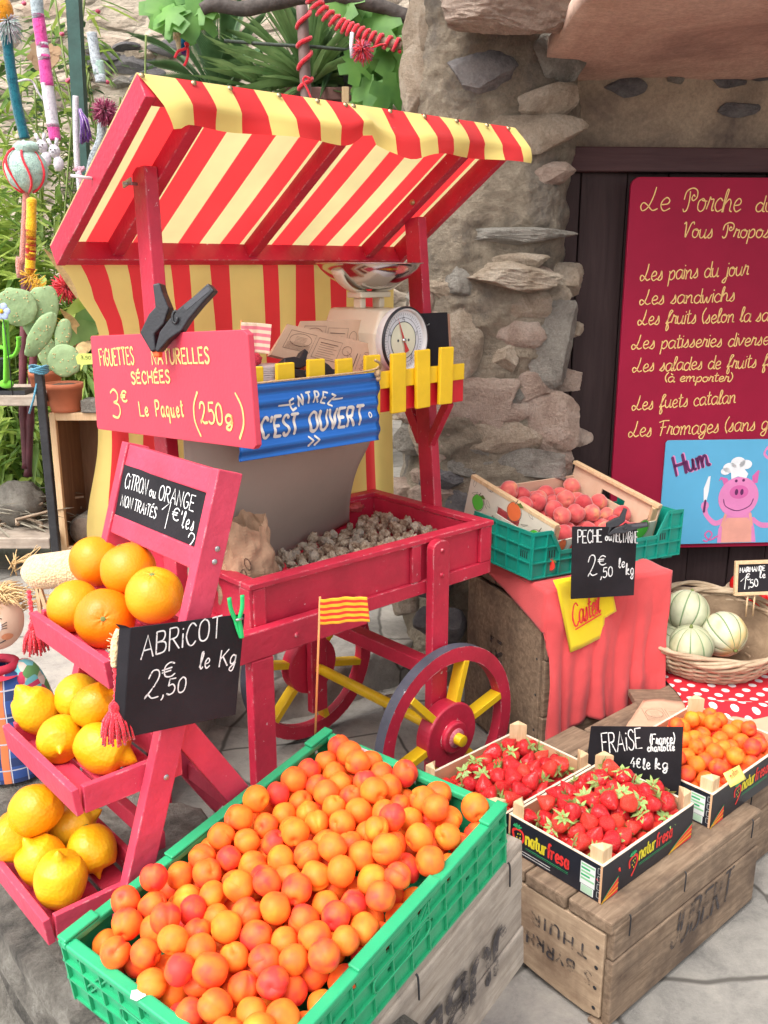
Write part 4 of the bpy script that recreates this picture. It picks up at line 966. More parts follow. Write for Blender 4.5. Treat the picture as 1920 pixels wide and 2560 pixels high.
mb = MB(); prof = [(0.0, 0.249), (0.06, 0.250), (0.10, 0.262), (0.145, 0.284), (0.172, 0.306), (0.183, 0.3195), (0.191, 0.3215), (0.191, 0.3235), (0.182, 0.3218), (0.17, 0.3085), (0.143, 0.2865), (0.10, 0.2645), (0.06, 0.2525), (0, 0.2515)]
mb.lathe(prof, 64, 0, Matrix.Diagonal((.83, .83, 1, 1))); mb.build('bowl', STEEL, scale)
DM = T(0.0, -0.125, 0.108) @ R(pi/2, 'X')
mb = MB(); mb.lathe([(0.088, -0.02), (0.094, 0.0), (0.094, 0.022), (0.090, 0.025), (0.085, 0.022), (0.0848, 0.012)], 56, 0, DM)
dial = mb.build('dial', paint('white_dial_case', (0.66,0.64,0.62), 0.4), scale)
mb = MB(); mb.lathe([(0.095, 0.018), (0.0965, 0.021), (0.094, 0.0262), (0.090, 0.0258)], 56, 0, DM); mb.build('dial_rim', BLACKP, dial)
mb = MB(); mb.add([DM @ V(0.085*cos(2*pi*k/48), 0.085*sin(2*pi*k/48), 0.012) for k in range(48)], [tuple(range(48))], 0)
mb.add([DM @ V(0.052*cos(2*pi*k/40), 0.052*sin(2*pi*k/40), 0.0128) for k in range(40)], [tuple(range(40))], 1); mb.build('dial_face', [solidc('dial_white', (0.70,0.70,0.72)), solidc('dial_cream', (0.72,0.70,0.52))], dial)
mb = MB(); m2 = MB()
ribbon(m2, oval(0, 0, 0.0525, 0.0525, 40), 0.0022, 0, 0.0133); ribbon(m2, oval(0, 0, 0.064, 0.064, 40), 0.0011, 0, 0.0133)
for k in range(60):
    a = 2*pi*k/60; r0 = 0.071 if k % 5 else 0.066; ribbon(m2, [(r0*cos(a), r0*sin(a)), (0.077*cos(a), 0.077*sin(a))], 0.001, 0, 0.0133)
for k, ch in enumerate('51234'):
    a = pi/2-2*pi*k/5; write(m2, ch, (0.058*cos(a)-.005, 0.058*sin(a)-.006), (0.058*cos(a)+.005, 0.058*sin(a)-.006), 0.013, 0.0015, 0, 0.0134)
for s in (-1, 1): disc(m2, s*0.022, 0.0, 0.004, 0.004, 0, 0.0134, 14)
m2.v = [DM @ p for p in m2.v]; m2.build('dial_marks', INKP if False else solidc('dial_ink', (0.06,0.06,0.07)), dial)
mb = MB(); a = radians(112); ca, sa = cos(a), sin(a)
mb.add([DM @ V(x*ca-y*sa, x*sa+y*ca, 0.0165) for x, y in ((0.074, 0), (0.0, 0.004), (-0.012, 0.004), (-0.036, 0.009), (-0.036, -0.009), (-0.012, -0.004), (0.0, -0.004))], [tuple(range(7))], 0)
mb.lathe([(0, 0.021), (0.006, 0.02), (0.007, 0.0155)], 14, 1, DM); mb.build('needle', [paint('needle_red', (0.55,0.05,0.05), 0.4), STEEL], dial)

# --- kraft bags, spare clamps, lids, slate on the shelf
def bagprint(mb, fx):
    """old-paper print in a unit square mapped by fx(x, y) -> local xy"""
    w_ = 0.0011
    def rect(a, b, c, d): ribbon(mb, [fx(a, b), fx(c, b), fx(c, d), fx(a, d), fx(a, b)], w_, 0, .0006)
    rect(.06, .30, .30, .86); rect(.33, .22, .56, .82)
    ribbon(mb, [fx(.18+.10*cos(t*2*pi/20), .62+.19*sin(t*2*pi/20)) for t in range(21)], w_, 0, .0006)
    for k in range(7): ribbon(mb, [fx(.075, .33+.03*k), fx(.285, .33+.03*k)], w_*.6, 0, .0006)
    for k in range(5): ribbon(mb, [fx(.13, .54+.04*k), fx(.23, .54+.04*k)], w_*.5, 0, .0006)
    for k in range(7): ribbon(mb, [fx(.36, .28+.07*k), fx(.53-.03*(k % 2), .28+.07*k)], w_*(1.6 if k == 6 else .7), 0, .0006)
    for cx_, cy_ in ((.63, .25), (.63, .62)): ribbon(mb, [fx(cx_+.045*cos(t*2*pi/18), cy_+.14*sin(t*2*pi/18)) for t in range(19)], w_, 0, .0006)
    ribbon(mb, [fx(.63, .25), fx(.66, .45), fx(.63, .62), fx(.69, .5), fx(.66, .40), fx(.70, .36)], w_, 0, .0006)
    for k in range(2): ribbon(mb, [fx(.74+.03*k, .15), fx(.74+.03*k, .62)], w_*(2.2 if k == 0 else .8), 0, .0006)
    for k in range(5): ribbon(mb, [fx(.84+.035*cos(t*2*pi/10), .2+.12*k+.04*sin(t*2*pi/10)) for t in range(11)], w_*.9, 0, .0006)
def kraft_bag(name, label, M, quad, th=0.006, layers=1):
    t = thing(name, label, 'paper bag', M, 'kraft bags on the cart shelf')
    mb = MB()
    for k in range(layers): mb.prism([(x+.002*k*((i % 2)*2-1), y-.0015*k) for i, (x, y) in enumerate(quad)], -th*(k+1), -th*k-0.0006)
    mb.build('bag', KRAFT, t)
    a, b, c, d = [V(x, y, 0) for x, y in quad]       # bottom left, bottom right, top right, top left
    def fx(x, y): p = (a*(1-x)+b*x)*(1-y) + (d*(1-x)+c*x)*y; return (p.x, p.y)
    mb = MB(); bagprint(mb, fx); mb.build('print', PRINT, t); return t
z5 = Z(1, 1)
for (yy, tilt, lab, q4, ly) in ((0.20, 8, 'kraft paper bag with an old bicycle print, in front on the cart shelf', ((95, 640), (775, 800), (842, 592), (205, 440)), 3),
                           (0.235, 8, 'kraft paper bag tucked behind the front one, beside the scale dial', ((230, 640), (800, 770), (838, 410), (290, 422)), 6)):
    M = CART @ T(0.35, yy, 1.305) @ R(pi/2 - radians(tilt), 'X')
    quad = []
    for a, b in q4: p = hit(*z5(a, b), M); quad.append((p.x, p.y))
    kraft_bag('kraft_bag', lab, M, quad, 0.004, ly)
M = CART @ T(0.275, 0.145, 1.350) @ R(radians(12), 'Z') @ R(radians(60), 'X') @ R(radians(-62), 'Z')
clamp('spring_clamp', 'black spring clamp lying on the shelf with its tube handle over the pickets', M, 0.95)
M = CART @ T(0.36, 0.15, 1.322) @ R(radians(-10), 'Z') @ R(radians(80), 'X') @ R(radians(-95), 'Z')
clamp('spring_clamp', 'black spring clamp lying half hidden on the shelf under the kraft bags', M, 0.9)
CLEAR, n_, b_ = newmat('clear_plastic'); b_.inputs['Base Color'].default_value = (0.82,0.80,0.83,1); b_.inputs['Transmission Weight'].default_value = 0.55; b_.inputs['Roughness'].default_value = 0.35
mb = MB()
for k in range(16): mb.prism(rrect(-0.055-(k % 2)*.002, 0.055+(k % 3)*.0015, -0.045, 0.045, 0.01, 3), 0.0045*k+.001, 0.0045*k+0.0042)
o = mb.build('plastic_lid_stack', CLEAR, M=CART @ T(0.165, 0.19, 1.3005) @ R(radians(-42))); tag(o, 'stack of clear plastic lids on the shelf beside the pink plank', 'lid stack')
mb = MB(); mb.blob((0, 0, 0), (0.024, 0.022, 0.018), 18, 12, 0.25, 7)
o = mb.build('red_net_bag', paint('red_net', (0.62,0.03,0.06), 0.7, 0.4, 200, 0.5, 300), M=CART @ T(0.150, 0.18, 1.386)); tag(o, 'small crumpled red ball on top of the clear lids', 'ball')
FLY = cloth('flag_yellow', (0.90,0.46,0.03), 0.05, 0.7); FLR = cloth('flag_red', (0.80,0.045,0.025), 0.05, 0.7)
def flag(name, label, M, w_, h_, pole, polemat, wave=0.004, mats=None, slant=0.0):
    t = thing(name, label, 'flag', M, 'small striped flags'); mb = MB()
    nb = 9; mb.grid(lambda u, v: V(w_*u+slant*(1-v)*u*0+slant*(1-v)*u, -h_*(1-v)+0.02*h_*u, wave*sin(u*7+v)+0.0015*sin(u*20)), 24, nb*2, lambda i, j: (j//2) % 2)
    mb.build('banner', mats or [FLY, FLR], t, solid=0.0008)
    mb = MB(); mb.tube([V(0, 0.004, 0), V(0, -pole, 0)], 0.0022, 8); mb.build('stick', polemat, t); return t
ORST = paint('orange_stick', (0.75,0.30,0.10), 0.6, 0.1, 30)
FLPK = cloth('faded_flag_pink', (0.72,0.20,0.25), 0.05, 0.7); FLPL = cloth('faded_flag_cream', (0.80,0.62,0.45), 0.05, 0.7)
flag('striped_flag', 'faded wavy flag with pink and cream stripes above the clear lids', fr(cw(0.135, 0.20, 1.480), (0.97, 0.1, -0.1), (0.1, 0, 1)), 0.075, 0.075, 0.11, ORST, 0.007, [FLPL, FLPK])
sl = thing('spare_slate', 'black slate with brown wooden edge leaning behind the pickets right of the scale', 'slate', CART @ T(0.815, 0.205, 1.304) @ R(radians(-4)) @ R(radians(84), 'X'))
mb = MB(); mb.box(-0.075, 0.075, 0.0, 0.175, -0.006, 0.0); mb.build('panel', SLATE, sl, bevel=0.001)
mb = MB(); mb.box(0.0755, 0.084, 0.0, 0.170, -0.026, -0.001); mb.build('wooden_edge', wood('brown_edge', (0.30,0.15,0.09), (0.42,0.23,0.15)), sl)
mb = MB(); ribbon(mb, [(-0.02, 0.135), (0.0, 0.142)], 0.004); mb.build('chalk_mark', CHALK, sl)

# ------------------------------------------------------------------ red fruit rack with three trays and a chalkboard head
RB = V(-0.66, -0.416, 0.552)
rack = thing('fruit_rack', 'folding red wooden rack with three fruit trays and a chalkboard head', 'fruit rack', CART @ T(*RB))
RM = T(*(-RB))
def rxr(z): return -0.43 - 0.32*(1.305-z)
mbs = []
for y in (-0.567, -0.265):
    mb = MB(); p = V(rxr(0.552)+.022, y, 0.548); q = V(rxr(1.305)+.022, y, 1.305); mb.beam(p, q, 0.022, 0.046, (1, 0, 0)); mb.build('front_leg', RACKRED_LIT, rack, RM, bevel=0.002)
for y in (-0.543, -0.289):
    mb = MB(); mb.beam(V(-0.535, y, 0.93), V(-0.285, y, 0.530), 0.020, 0.044, (1, 0, 0)); mb.build('rear_leg', RACKRED_LIT, rack, RM, bevel=0.002)
mb = MB(); mb.beam(V(-0.355, -0.532, 0.64), V(-0.355, -0.30, 0.64), 0.018, 0.036, (0, 0, 1)); mb.build('brace', RACKRED_LIT, rack, RM, bevel=0.002)
mb = MB(); mb.beam(V(-0.56, -0.555, 0.70), V(-0.56, -0.277, 0.70), 0.018, 0.032, (0, 0, 1)); mb.build('brace', RACKRED_LIT, rack, RM, bevel=0.002)
def head_rail(z0, z1, nm='head_rail'):
    mb = MB(); p = V(rxr(z0)+.018, 0, z0); q = V(rxr(z1)+.018, 0, z1)
    mb.beam(p+V(0, -0.416, 0), q+V(0, -0.416, 0), 0.2795, 0.030, (1, 0, 0)); mb.build(nm, RACKRED_LIT, rack, RM, bevel=0.002)
head_rail(1.2665, 1.304); head_rail(1.150, 1.182)
cm = CART.inverted() @ fr((-0.3998, 1.5259, 1.2244), (0.6814, -0.7297, 0.0), (0.20, 0.187, 0.9507))
mb = MB(); mb.box(-0.1385, 0.1385, -0.052, 0.052, -0.010, -0.004); cb = mb.build('chalkboard', SLATE, rack, RM @ cm @ T(0.024, 0, 0))
mb = MB(); w5 = 0.0021
for t_, a, b, h in (('CiTRON',(-0.122,0.0135),(-0.045,0.0135),0.026), ('ou',(-0.035,0.0135),(-0.014,0.0135),0.019), ('ORANGE',(-0.004,0.0135),(0.1060,0.0135),0.025),
   ('NON',(-0.1238,-0.0195),(-0.0837,-0.0195),0.019), ('TRAiTÉS',(-0.0761,-0.0195),(-0.0010,-0.0195),0.019), ('1',(0.0145,-0.0300),(0.0429,-0.0300),0.046), ('€',(0.0475,-0.0110),(0.0685,-0.0110),0.020), ("'les",(0.0743,-0.0170),(0.1162,-0.0170),0.026), ('2',(0.1072,-0.0480),(0.1309,-0.0460),0.026)):
    write(mb, t_, a, b, h, w5, z=-0.0030, gap=.2)
mb.build('lettering', CHALK, cb)
TR = [(-0.626, 1.042), (-0.694, 0.852), (-0.757, 0.655)]
for x0, z0 in TR:
    x1 = rxr(z0) + 0.062; mb = MB(); tilt = 0.006
    mb.beam(V(x0+.006-.004, -0.556, z0-.023), V(x0+.006-.004, -0.276, z0-.023), 0.046, 0.012, (1, 0, 0.12))
    mb.box(x0+.0125, x1, -0.556, -0.545, z0-.0465, z0-.0005); mb.box(x0+.0125, x1, -0.287, -0.276, z0-.0465, z0-.0005)
    mb.box(x1-.011, x1-.0002, -0.5447, -0.2873, z0-.046, z0-.001)
    for k in range(3):
        w_ = (x1-x0-.025)/3; mb.box(x0+.0128+k*w_, x0+.0128+(k+.86)*w_, -0.5448, -0.2872, z0-.046, z0-.040)
    mb.build('tray', RACKRED_LIT, rack, RM, bevel=0.0015)
mb = MB()
for y in (-0.5785,):
    for z in (1.03, 0.842, 0.645, 1.20, 1.18): mb.lathe([(0, 0.002), (0.004, 0.0015), (0.005, 0)], 10, 0, T(rxr(z)+.024, y+.0002, z-.015) @ R(pi/2, 'X'))
mb.build('screw', GALV, rack, RM)

# --- citrus
ORG = fruitmat('orange_peel', [(0.3, (0.88,0.20,0.003)), (0.55, (0.90,0.275,0.005)), (0.78, (0.88,0.36,0.012))], 9, 0.40, 0.05, 260, 0.06, 0.0015, True)
LEM = fruitmat('lemon_peel', [(0.25, (0.82,0.31,0.004)), (0.5, (0.82,0.41,0.007)), (0.8, (0.76,0.48,0.02))], 8, 0.40, 0.07, 170, 0.06, 0.002, True)
CALYX = paint('calyx_green', (0.16,0.20,0.05), 0.8, 0.3, 60)
def axm(p, axis, roll=0.0): return T(*p) @ Vector(axis).to_track_quat('Z', 'Y').to_matrix().to_4x4() @ R(roll)
def orange_mesh(r, seed, groove):
    mb = MB(); vs, fs = [], []; nu, nv = 40, 26
    for j in range(nv+1):
        ph = pi*j/nv
        for i in range(nu):
            th = 2*pi*i/nu; d = V(sin(ph)*cos(th), sin(ph)*sin(th), cos(ph))
            k = 1 + 0.035*nz(d*1.5+V(seed, 0, 0)) - 0.05*exp(-(ph/.28)**2) - 0.02*exp(-((pi-ph)/.2)**2)
            k -= groove*exp(-(((th-1.0) % (2*pi)-pi)/.16)**2)*abs(sin(ph))**.5 + 0.010*cos(th*7)*exp(-(ph/.5)**2)
            vs.append(d*r*k*(1.0 if True else 1)); vs[-1].z *= 0.97
    for j in range(nv):
        for i in range(nu): l = (i+1) % nu; fs.append((j*nu+i, (j+1)*nu+i, (j+1)*nu+l, j*nu+l))
    return mb.add(vs, fs, 0, True)
def lemon_mesh(r, ln, seed, tipk=1.0, lump=0.05):
    mb = MB(); prof = []
    n = 30
    def f(p, th): return p*(1+lump*nz(p*(2.6/r*.5)+V(seed*3, 0, 0)) + .02*nz(p*(6/r*.5)+V(seed, 0, 0)))
    for k in range(n+1):
        t = k/n; z = -ln + 2*ln*t; s = sqrt(max(0, 1-(2*t-1)**2)); rr = r*s**0.92
        if t > .86: rr = max(rr*.0, r*(0.32*tipk*max(0, 1-(t-.86)/.14)**.6 + max(0, s-.55)*.6)); z += ln*0.16*tipk*(t-.86)/.14
        if t < .06: rr = r*max(s, .12*(t/.06))
        prof.append((rr if 0 < k < n else 0.0, z))
    return mb.lathe(prof, 34, fn=f)
OP = [((239,1403),1.100,.0465,(0.55,0.3,0.8),'orange at the back of the top tray, its stalk end showing', 0.0), ((320,1423),1.112,.0480,(-0.3,0.1,0.9),'orange on top of the heap in the top tray, with a groove', 0.06),
      ((386,1488),1.090,.0480,(0.05,-0.35,0.95),'orange beside the chalkboard leg with its green stalk scar on top', 0.05), ((185,1515),1.045,.0460,(-0.6,0.2,0.5),'pale side orange at the left front corner of the top tray', 0.0), ((262,1546),1.046,.0500,(0.2,-0.8,0.3),'biggest orange at the front of the top tray with a brown speck', 0.0)]
for i, ((u, v), z, r, ax, lab, gr) in enumerate(OP):
    p = hz(u, v, z); o = orange_mesh(r, i*2.3, gr).build('orange', ORG, M=axm(p, ax, i)); tag(o, lab, 'orange', 'oranges in the top tray')
    m = MB(); m.lathe([(0, r*.945), (0.0028, r*.94), (0.0045, r*.925)], 8, 0); m.build('stalk_scar', CALYX, o)
LP = [((89,1774),.862,.038,.046,(-0.45,-0.1,0.85),'lemon with a crooked nipple at the left end of the middle tray',1.5), ((193,1739),.882,.037,.041,(0.2,0.9,0.4),'deep yellow lemon at the back of the middle tray',0.6),
      ((239,1762),.900,.036,.044,(0.75,0.1,0.45),'lemon propped up under the top tray with its tip to the right',0.9), ((150,1847),.848,.0385,.042,(0.3,-0.9,-0.1),'round lemon at the front of the middle tray, tip hidden',0.5),
      ((258,1870),.850,.041,.050,(0.85,-0.15,-0.28),'long lemon in the middle tray with a blunt nipple pointing right',1.3),
      ((89,2024),.728,.043,.048,(-0.6,0.3,-0.4),'smooth lemon on top of the heap in the bottom tray',0.6), ((31,2094),.680,.040,.046,(-0.5,-0.2,0.5),'lemon at the left edge of the bottom tray',0.8), ((185,2063),.672,.039,.046,(0.8,0.3,0.35),'lemon at the back of the bottom tray in the shade of the tray above',1.0),
      ((104,2151),.662,.040,.046,(-0.4,-0.1,0.8),'bumpy lemon in the bottom tray behind the upright one',0.9), ((231,2128),.658,.041,.046,(0.35,-0.5,-0.75),'lemon at the right of the bottom tray with its dark scar facing down',0.5), ((152,2198),.668,.0415,.052,(0.06,-0.15,0.98),'tall upright lemon at the front of the bottom tray',0.8)]
for i, ((u, v), z, r, ln, ax, lab, tk) in enumerate(LP):
    p = hz(u, v, z); o = lemon_mesh(r, ln, i*1.7+1, tk).build('lemon', LEM, M=axm(p, ax, i*1.1)); tag(o, lab, 'lemon', 'lemons in the middle tray' if i < 5 else 'lemons in the bottom tray')
    m = MB(); m.lathe([(0, -ln*.995), (0.0035, -ln*.99), (0.005, -ln*.965)], 8, 0); m.build('stalk_scar', CALYX, o)

# --- apricot slate clipped on the cart beam
am = CART @ fr((-0.520, -0.600, 1.0035), (0.20, 0, -0.030), (-0.018, 0, 0.171))
ab = thing('apricot_slate', 'black price slate for apricots held by a green peg at the cart beam', 'price slate', am)
mb = MB(); mb.box(-0.1005, 0.1005, -0.0862, 0.0862, -0.003, 0.0); mb.add([(-0.1007, -0.0862, -0.0005), (-0.1007, 0.0862, -0.0005), (-0.112, 0.0845, -0.012), (-0.112, -0.0855, -0.012)], [(0, 1, 2, 3)], 0)
mb.add([(-0.1007, 0.0862, -0.0005), (-0.112, 0.0845, -0.012), (-0.120, 0.092, -0.010), (-0.108, 0.090, -0.002)], [(0, 1, 2, 3)], 0)
mb.build('panel', SLATE, ab, bevel=0.001)
mb = MB()
for t_, a, b, h in (('ABRiCOT',(-0.1400,0.0525),(0.0950,0.0740),0.047), ('2',(-0.1255,-0.0401),(-0.0838,-0.0428),0.0625), ('€',(-0.0760,-0.0015),(-0.0381,0.0033),0.0324), (',50',(-0.0715,-0.0348),(-0.0013,-0.0380),0.0349), ('le',(0.0386,0.0045),(0.0709,0.0054),0.0381), ('Kg',(0.1016,0.0043),(0.1548,0.0050),0.0379)):
    pass
AI = am.inverted() @ CART
for t_, a, b, h in (('ABRiCOT', (-.594, 1.0506), (-.455, 1.0480), .0353), ('2', (-.5948, .9840), (-.5719, .9790), .045), ('€', (-.562, 1.0084), (-.540, 1.0084), .023), (',50', (-.5651, .9800), (-.524, .9755), .025), ('le', (-.4974, 1.0039), (-.4790, 1.0019), .027), ('Kg', (-.461, .9981), (-.4307, .9940), .027)):
    A, B_ = AI @ V(a[0], -.6, a[1]), AI @ V(b[0], -.6, b[1]); write(mb, t_, (A.x, A.y), (B_.x, B_.y), h, 0.0024, gap=.16, slant=0.10, z=0.0008)
mb.build('lettering', CHALK, ab)
gp = thing('green_peg', 'small green plastic peg clipping the apricot slate to the cart', 'peg', am @ T(0.083, 0.078, 0.003) @ R(radians(10)) @ Matrix.Scale(.72, 4))
GPEG = paint('peg_green', (0.02,0.50,0.14), 0.35, 0.08)
for s in (-1, 1):
    mb = MB(); mb.tube(catmull([V(s*0.015, 0.058, 0.004+s*.003), V(s*0.012, 0.03, 0.004+s*.004), V(s*0.003, 0.004, 0.004+s*.004), V(0.004+s*0.002, -0.020, 0.004+s*.003), V(0.008, -0.042, 0.004+s*.002)], 5), [0.0055]*21, 8, flat=0.7); mb.build('peg_arm', GPEG, gp)
mb = MB(); mb.tube([(-0.008, 0.006, 0.011), (0.010, 0.006, 0.011)], 0.003, 8); mb.build('spring', GALV, gp)

# --- beige knitted hat with red braids behind the oranges
BEIGEK = knit('beige_wool', (0.80,0.57,0.31), (0.56,0.36,0.18), 200)
hat = thing('knitted_hat', 'beige knitted hat with long red braids lying behind the oranges', 'knitted hat', T(*at(130, 1430, 1.68)))
HM = hat.matrix_world.inverted()
mb = MB(); P = [at(62, 1432, 1.74), at(100, 1430, 1.72), at(150, 1424, 1.70), at(200, 1420, 1.685), at(250, 1440, 1.68), at(320, 1470, 1.66)]
mb.tube([HM @ p for p in catmull(P, 6)], [0.010+0.021*min(1, k/5) for k in range(31)], 14, flat=1.15); mb.build('band', BEIGEK, hat)
def braid(P, tass, nm):
    mb = MB(); q = catmull(P, 8)
    mb.tube([HM @ (p+V(0, 0, 0.001*sin(i*2.2))) for i, p in enumerate(q)], [0.0042+0.0012*sin(i*2.2) for i in range(len(q))], 8)
    e = q[-1]; mb.blob(HM @ e, (0.009, 0.009, 0.011), 12, 8)
    for k in range(46):
        a = k*2.4; rr = 0.006+0.020*sqrt((k % 23)/23); L_ = tass*random.uniform(.85, 1.05)
        mb.tube([HM @ (e+V(0.004*cos(a), 0.004*sin(a), 0)), HM @ (e+V(rr*.8*cos(a), rr*.8*sin(a), -L_*.5)), HM @ (e+V(rr*cos(a), rr*sin(a), -L_))], 0.0021, 5)
    mb.build(nm, REDYARN, hat)
braid([at(72, 1478, 1.70), at(77, 1515, 1.68), at(80, 1550, 1.66), at(82, 1568, 1.65)], 0.050, 'braid')
braid([at(287, 1660, 1.275), at(291, 1700, 1.27), at(290, 1745, 1.265), at(286, 1770, 1.26)], 0.052, 'braid')
mb = MB(); mb.tube([HM @ p for p in catmull([at(300, 1575, 1.285), at(290, 1600, 1.28), at(287, 1630, 1.275), at(288, 1665, 1.275)], 6)], 0.0065, 10)
for k in range(40):
    p = at(284+random.uniform(-4, 4), 1600+random.uniform(-12, 50), 1.28); mb.tube([HM @ p, HM @ (p+V(random.uniform(-.008, .002), random.uniform(-.006, .003), random.uniform(-.006, .006)))], 0.0007, 4)
mb.build('ear_flap', BEIGEK, hat)
pg = thing('wooden_peg', 'pale wooden clothes peg on the edge of the knitted hat beside the doll', 'peg', T(*at(100, 1500, 1.70)))
for s in (-1, 1):
    mb = MB(); mb.beam((s*0.002, 0, 0.025), (s*0.008+.006, 0, -0.032), 0.007, 0.009, (0, 1, 0)); mb.build('peg_arm', PINE, pg)

# --- scarecrow doll at the left edge
dp = at(-6, 1930, 1.80)
doll = thing('scarecrow_doll', 'straw haired scarecrow doll in plaid dungarees beside the fruit rack', 'doll', T(dp.x, dp.y, 0.553))
DM_ = doll.matrix_world.inverted()
def dl(u, v, dy=0.0): return DM_ @ at(u, v, 1.80+dy)
SKIN = paint('doll_skin', (0.80,0.56,0.40), 0.6, 0.05, 8, 0.02, 160); BLUSH = paint('doll_blush', (0.74,0.30,0.15), 0.7, 0.1)
INK = paint('doll_ink', (0.03,0.02,0.02), 0.6); STRAW = paint('straw', (0.66,0.46,0.22), 0.8, 0.25, 60)
hc = dl(-8, 1552); hr = 0.054
mb = MB(); mb.blob(hc, (hr, hr*.95, hr*1.12), 32, 22, 0.02, 2); mb.blob(hc+V(0, -hr*.95, -0.006), 0.007, 12, 8); mb.build('head', SKIN, doll)
def onface(x, z, k=1.003): yy = sqrt(max(0.02, 1-(x/hr)**2-(z/(hr*1.12))**2)); return hc+V(x, -hr*.95*yy*k-0.0012, z)
mb = MB()
def fdisc(x, z, rx_, rz_, k, mi, n=18):
    vs = [onface(x, z, k)]+[onface(x+rx_*.5*cos(2*pi*j/n), z+rz_*.5*sin(2*pi*j/n), k) for j in range(n)]+[onface(x+rx_*cos(2*pi*j/n), z+rz_*sin(2*pi*j/n), k) for j in range(n)]
    mb.add(vs, [(0, 1+j, 1+(j+1) % n) for j in range(n)]+[(1+j, 1+n+j, 1+n+(j+1) % n, 1+(j+1) % n) for j in range(n)], mi, True)
for s in (-1, 1):
    fdisc(s*0.020, 0.006, 0.009, 0.013, 1.004, 0); fdisc(s*0.019, 0.003, 0.0055, 0.009, 1.010, 1); fdisc(s*0.034, -0.020, 0.009, 0.008, 1.004, 2)
    for k in range(3): mb.tube([onface(s*(0.028), 0.004-0.004*k+.004, 1.01), onface(s*0.037, 0.006-0.006*k+.006, 1.01)], 0.0008, 4, 1)
    mb.tube(catmull([onface(s*0.012, 0.021, 1.008), onface(s*0.020, 0.024, 1.008), onface(s*0.029, 0.020, 1.008)], 4), 0.0010, 5, 1)
mb.tube(catmull([onface(x, -0.036+9*x*x, 1.008) for x in (-0.030, -0.018, 0, 0.018, 0.030)], 4), 0.0011, 5, 1)
mb.build('face', [WHITE, INK, BLUSH], doll)
mb = MB(); random.seed(11)
for k in range(260):
    a = random.uniform(0, 2*pi); e = random.uniform(0.75 if sin(a) < .2 else .2, 1.4)
    d = V(cos(a)*cos(e), sin(a)*cos(e), sin(e)); p = hc + V(d.x*hr, d.y*hr*.95, d.z*hr*1.12)
    L_ = random.uniform(.035, .075); q = p + V(d.x+random.uniform(-.5, .9), d.y+random.uniform(-.5, .5), d.z*.3-random.uniform(-.1, .45))*L_*(.8 if d.y < 0 else 1)
    mb.tube([p, (p+q)/2+V(0, 0, 0.010), q], [0.0014, 0.0013, 0.0007], 4)
for k in range(26):
    p = dl(random.uniform(20, 70), random.uniform(1395, 1440)); mb.tube([p, p+V(random.uniform(-.02, .06), random.uniform(-.02, .02), random.uniform(-.005, .04))], [0.0014, 0.0008], 4)
mb.build('hair', STRAW, doll)
def plaid():
    m, n, b = newmat('plaid_cotton'); tc = n.nodes.new('ShaderNodeTexCoord'); sp = n.nodes.new('ShaderNodeSeparateXYZ'); n.links.new(tc.outputs['Object'], sp.inputs[0])
    def band(axis, per, ph, duty):
        d = nd(n, 'ShaderNodeMath', operation='MULTIPLY_ADD'); n.links.new(sp.outputs[axis], d.inputs[0]); d.inputs[1].default_value = 1/per; d.inputs[2].default_value = ph
        f = nd(n, 'ShaderNodeMath', operation='FRACT'); n.links.new(d.outputs[0], f.inputs[0]); g = nd(n, 'ShaderNodeMath', operation='LESS_THAN'); n.links.new(f.outputs[0], g.inputs[0]); g.inputs[1].default_value = duty; return g.outputs[0]
    c = mixc(n, band(2, 0.05, .2, .4), (0.035,0.085,0.29), (0.025,0.045,0.14))
    c = mixc(n, band(0, 0.055, 0.35, .28), c, (0.70,0.20,0.07)); c = mixc(n, band(0, 0.0275, 0.1, .07), c, (0.6,0.62,0.68)); c = mixc(n, band(2, 0.06, 0.5, .05), c, (0.5,0.5,0.56))
    n.links.new(c, b.inputs['Base Color']); b.inputs['Roughness'].default_value = 0.9; return m
def floral():
    m, n, b = newmat('floral_cotton'); mp = coords(n); v = nd(n, 'ShaderNodeTexVoronoi', Scale=46.0); n.links.new(mp.outputs[0], v.inputs['Vector'])
    sep = n.nodes.new('ShaderNodeSeparateColor'); n.links.new(v.outputs['Color'], sep.inputs[0])
    r = ramp(n, sep.outputs[0], [(0.0, (0.14,0.42,0.45)), (0.25, (0.48,0.40,0.30)), (0.45, (0.50,0.04,0.10)), (0.6, (0.10,0.24,0.08)), (0.8, (0.60,0.50,0.42)), (0.92, (0.20,0.50,0.42))], 'CONSTANT')
    n.links.new(r.outputs[0], b.inputs['Base Color']); b.inputs['Roughness'].default_value = 0.9; return m
bc = dl(-12, 1660)
mb = MB(); mb.lathe([(0.030, bc.z), (0.055, bc.z-.012), (0.066, bc.z-.07), (0.062, bc.z-.14), (0.070, bc.z-.20), (0.066, 0.0)], 30, 0, T(bc.x, bc.y, 0), fn=lambda p, th: V(p.x*1.1, p.y*.8, p.z) if True else p); mb.build('dungarees', plaid(), doll)
mb = MB(); mb.tube(catmull([dl(30, 1670), dl(62, 1690, .01), dl(90, 1740, .02), dl(105, 1790, .02), dl(100, 1850, .02)], 5), [0.018, 0.022, 0.028, 0.032, 0.034]+[0.034]*16, 14)
mb.tube(catmull([bc+V(-.05, 0, -.01), bc+V(-.09, .01, -.05), bc+V(-.105, .01, -.11)], 5), 0.028, 14); mb.build('shirt', floral(), doll)
mb = MB(); mb.tube([bc+V(0.036*cos(a)*1.15, 0.036*sin(a), -.002) for a in [2*pi*k/20 for k in range(20)]], 0.010, 8, closed=True); mb.lathe([(0.03, bc.z-.004), (0.060, bc.z-.016)], 22, 0, T(bc.x, bc.y, 0)); mb.build('scarf', paint('crimson_scarf', (0.42,0.02,0.05), 0.85), doll)

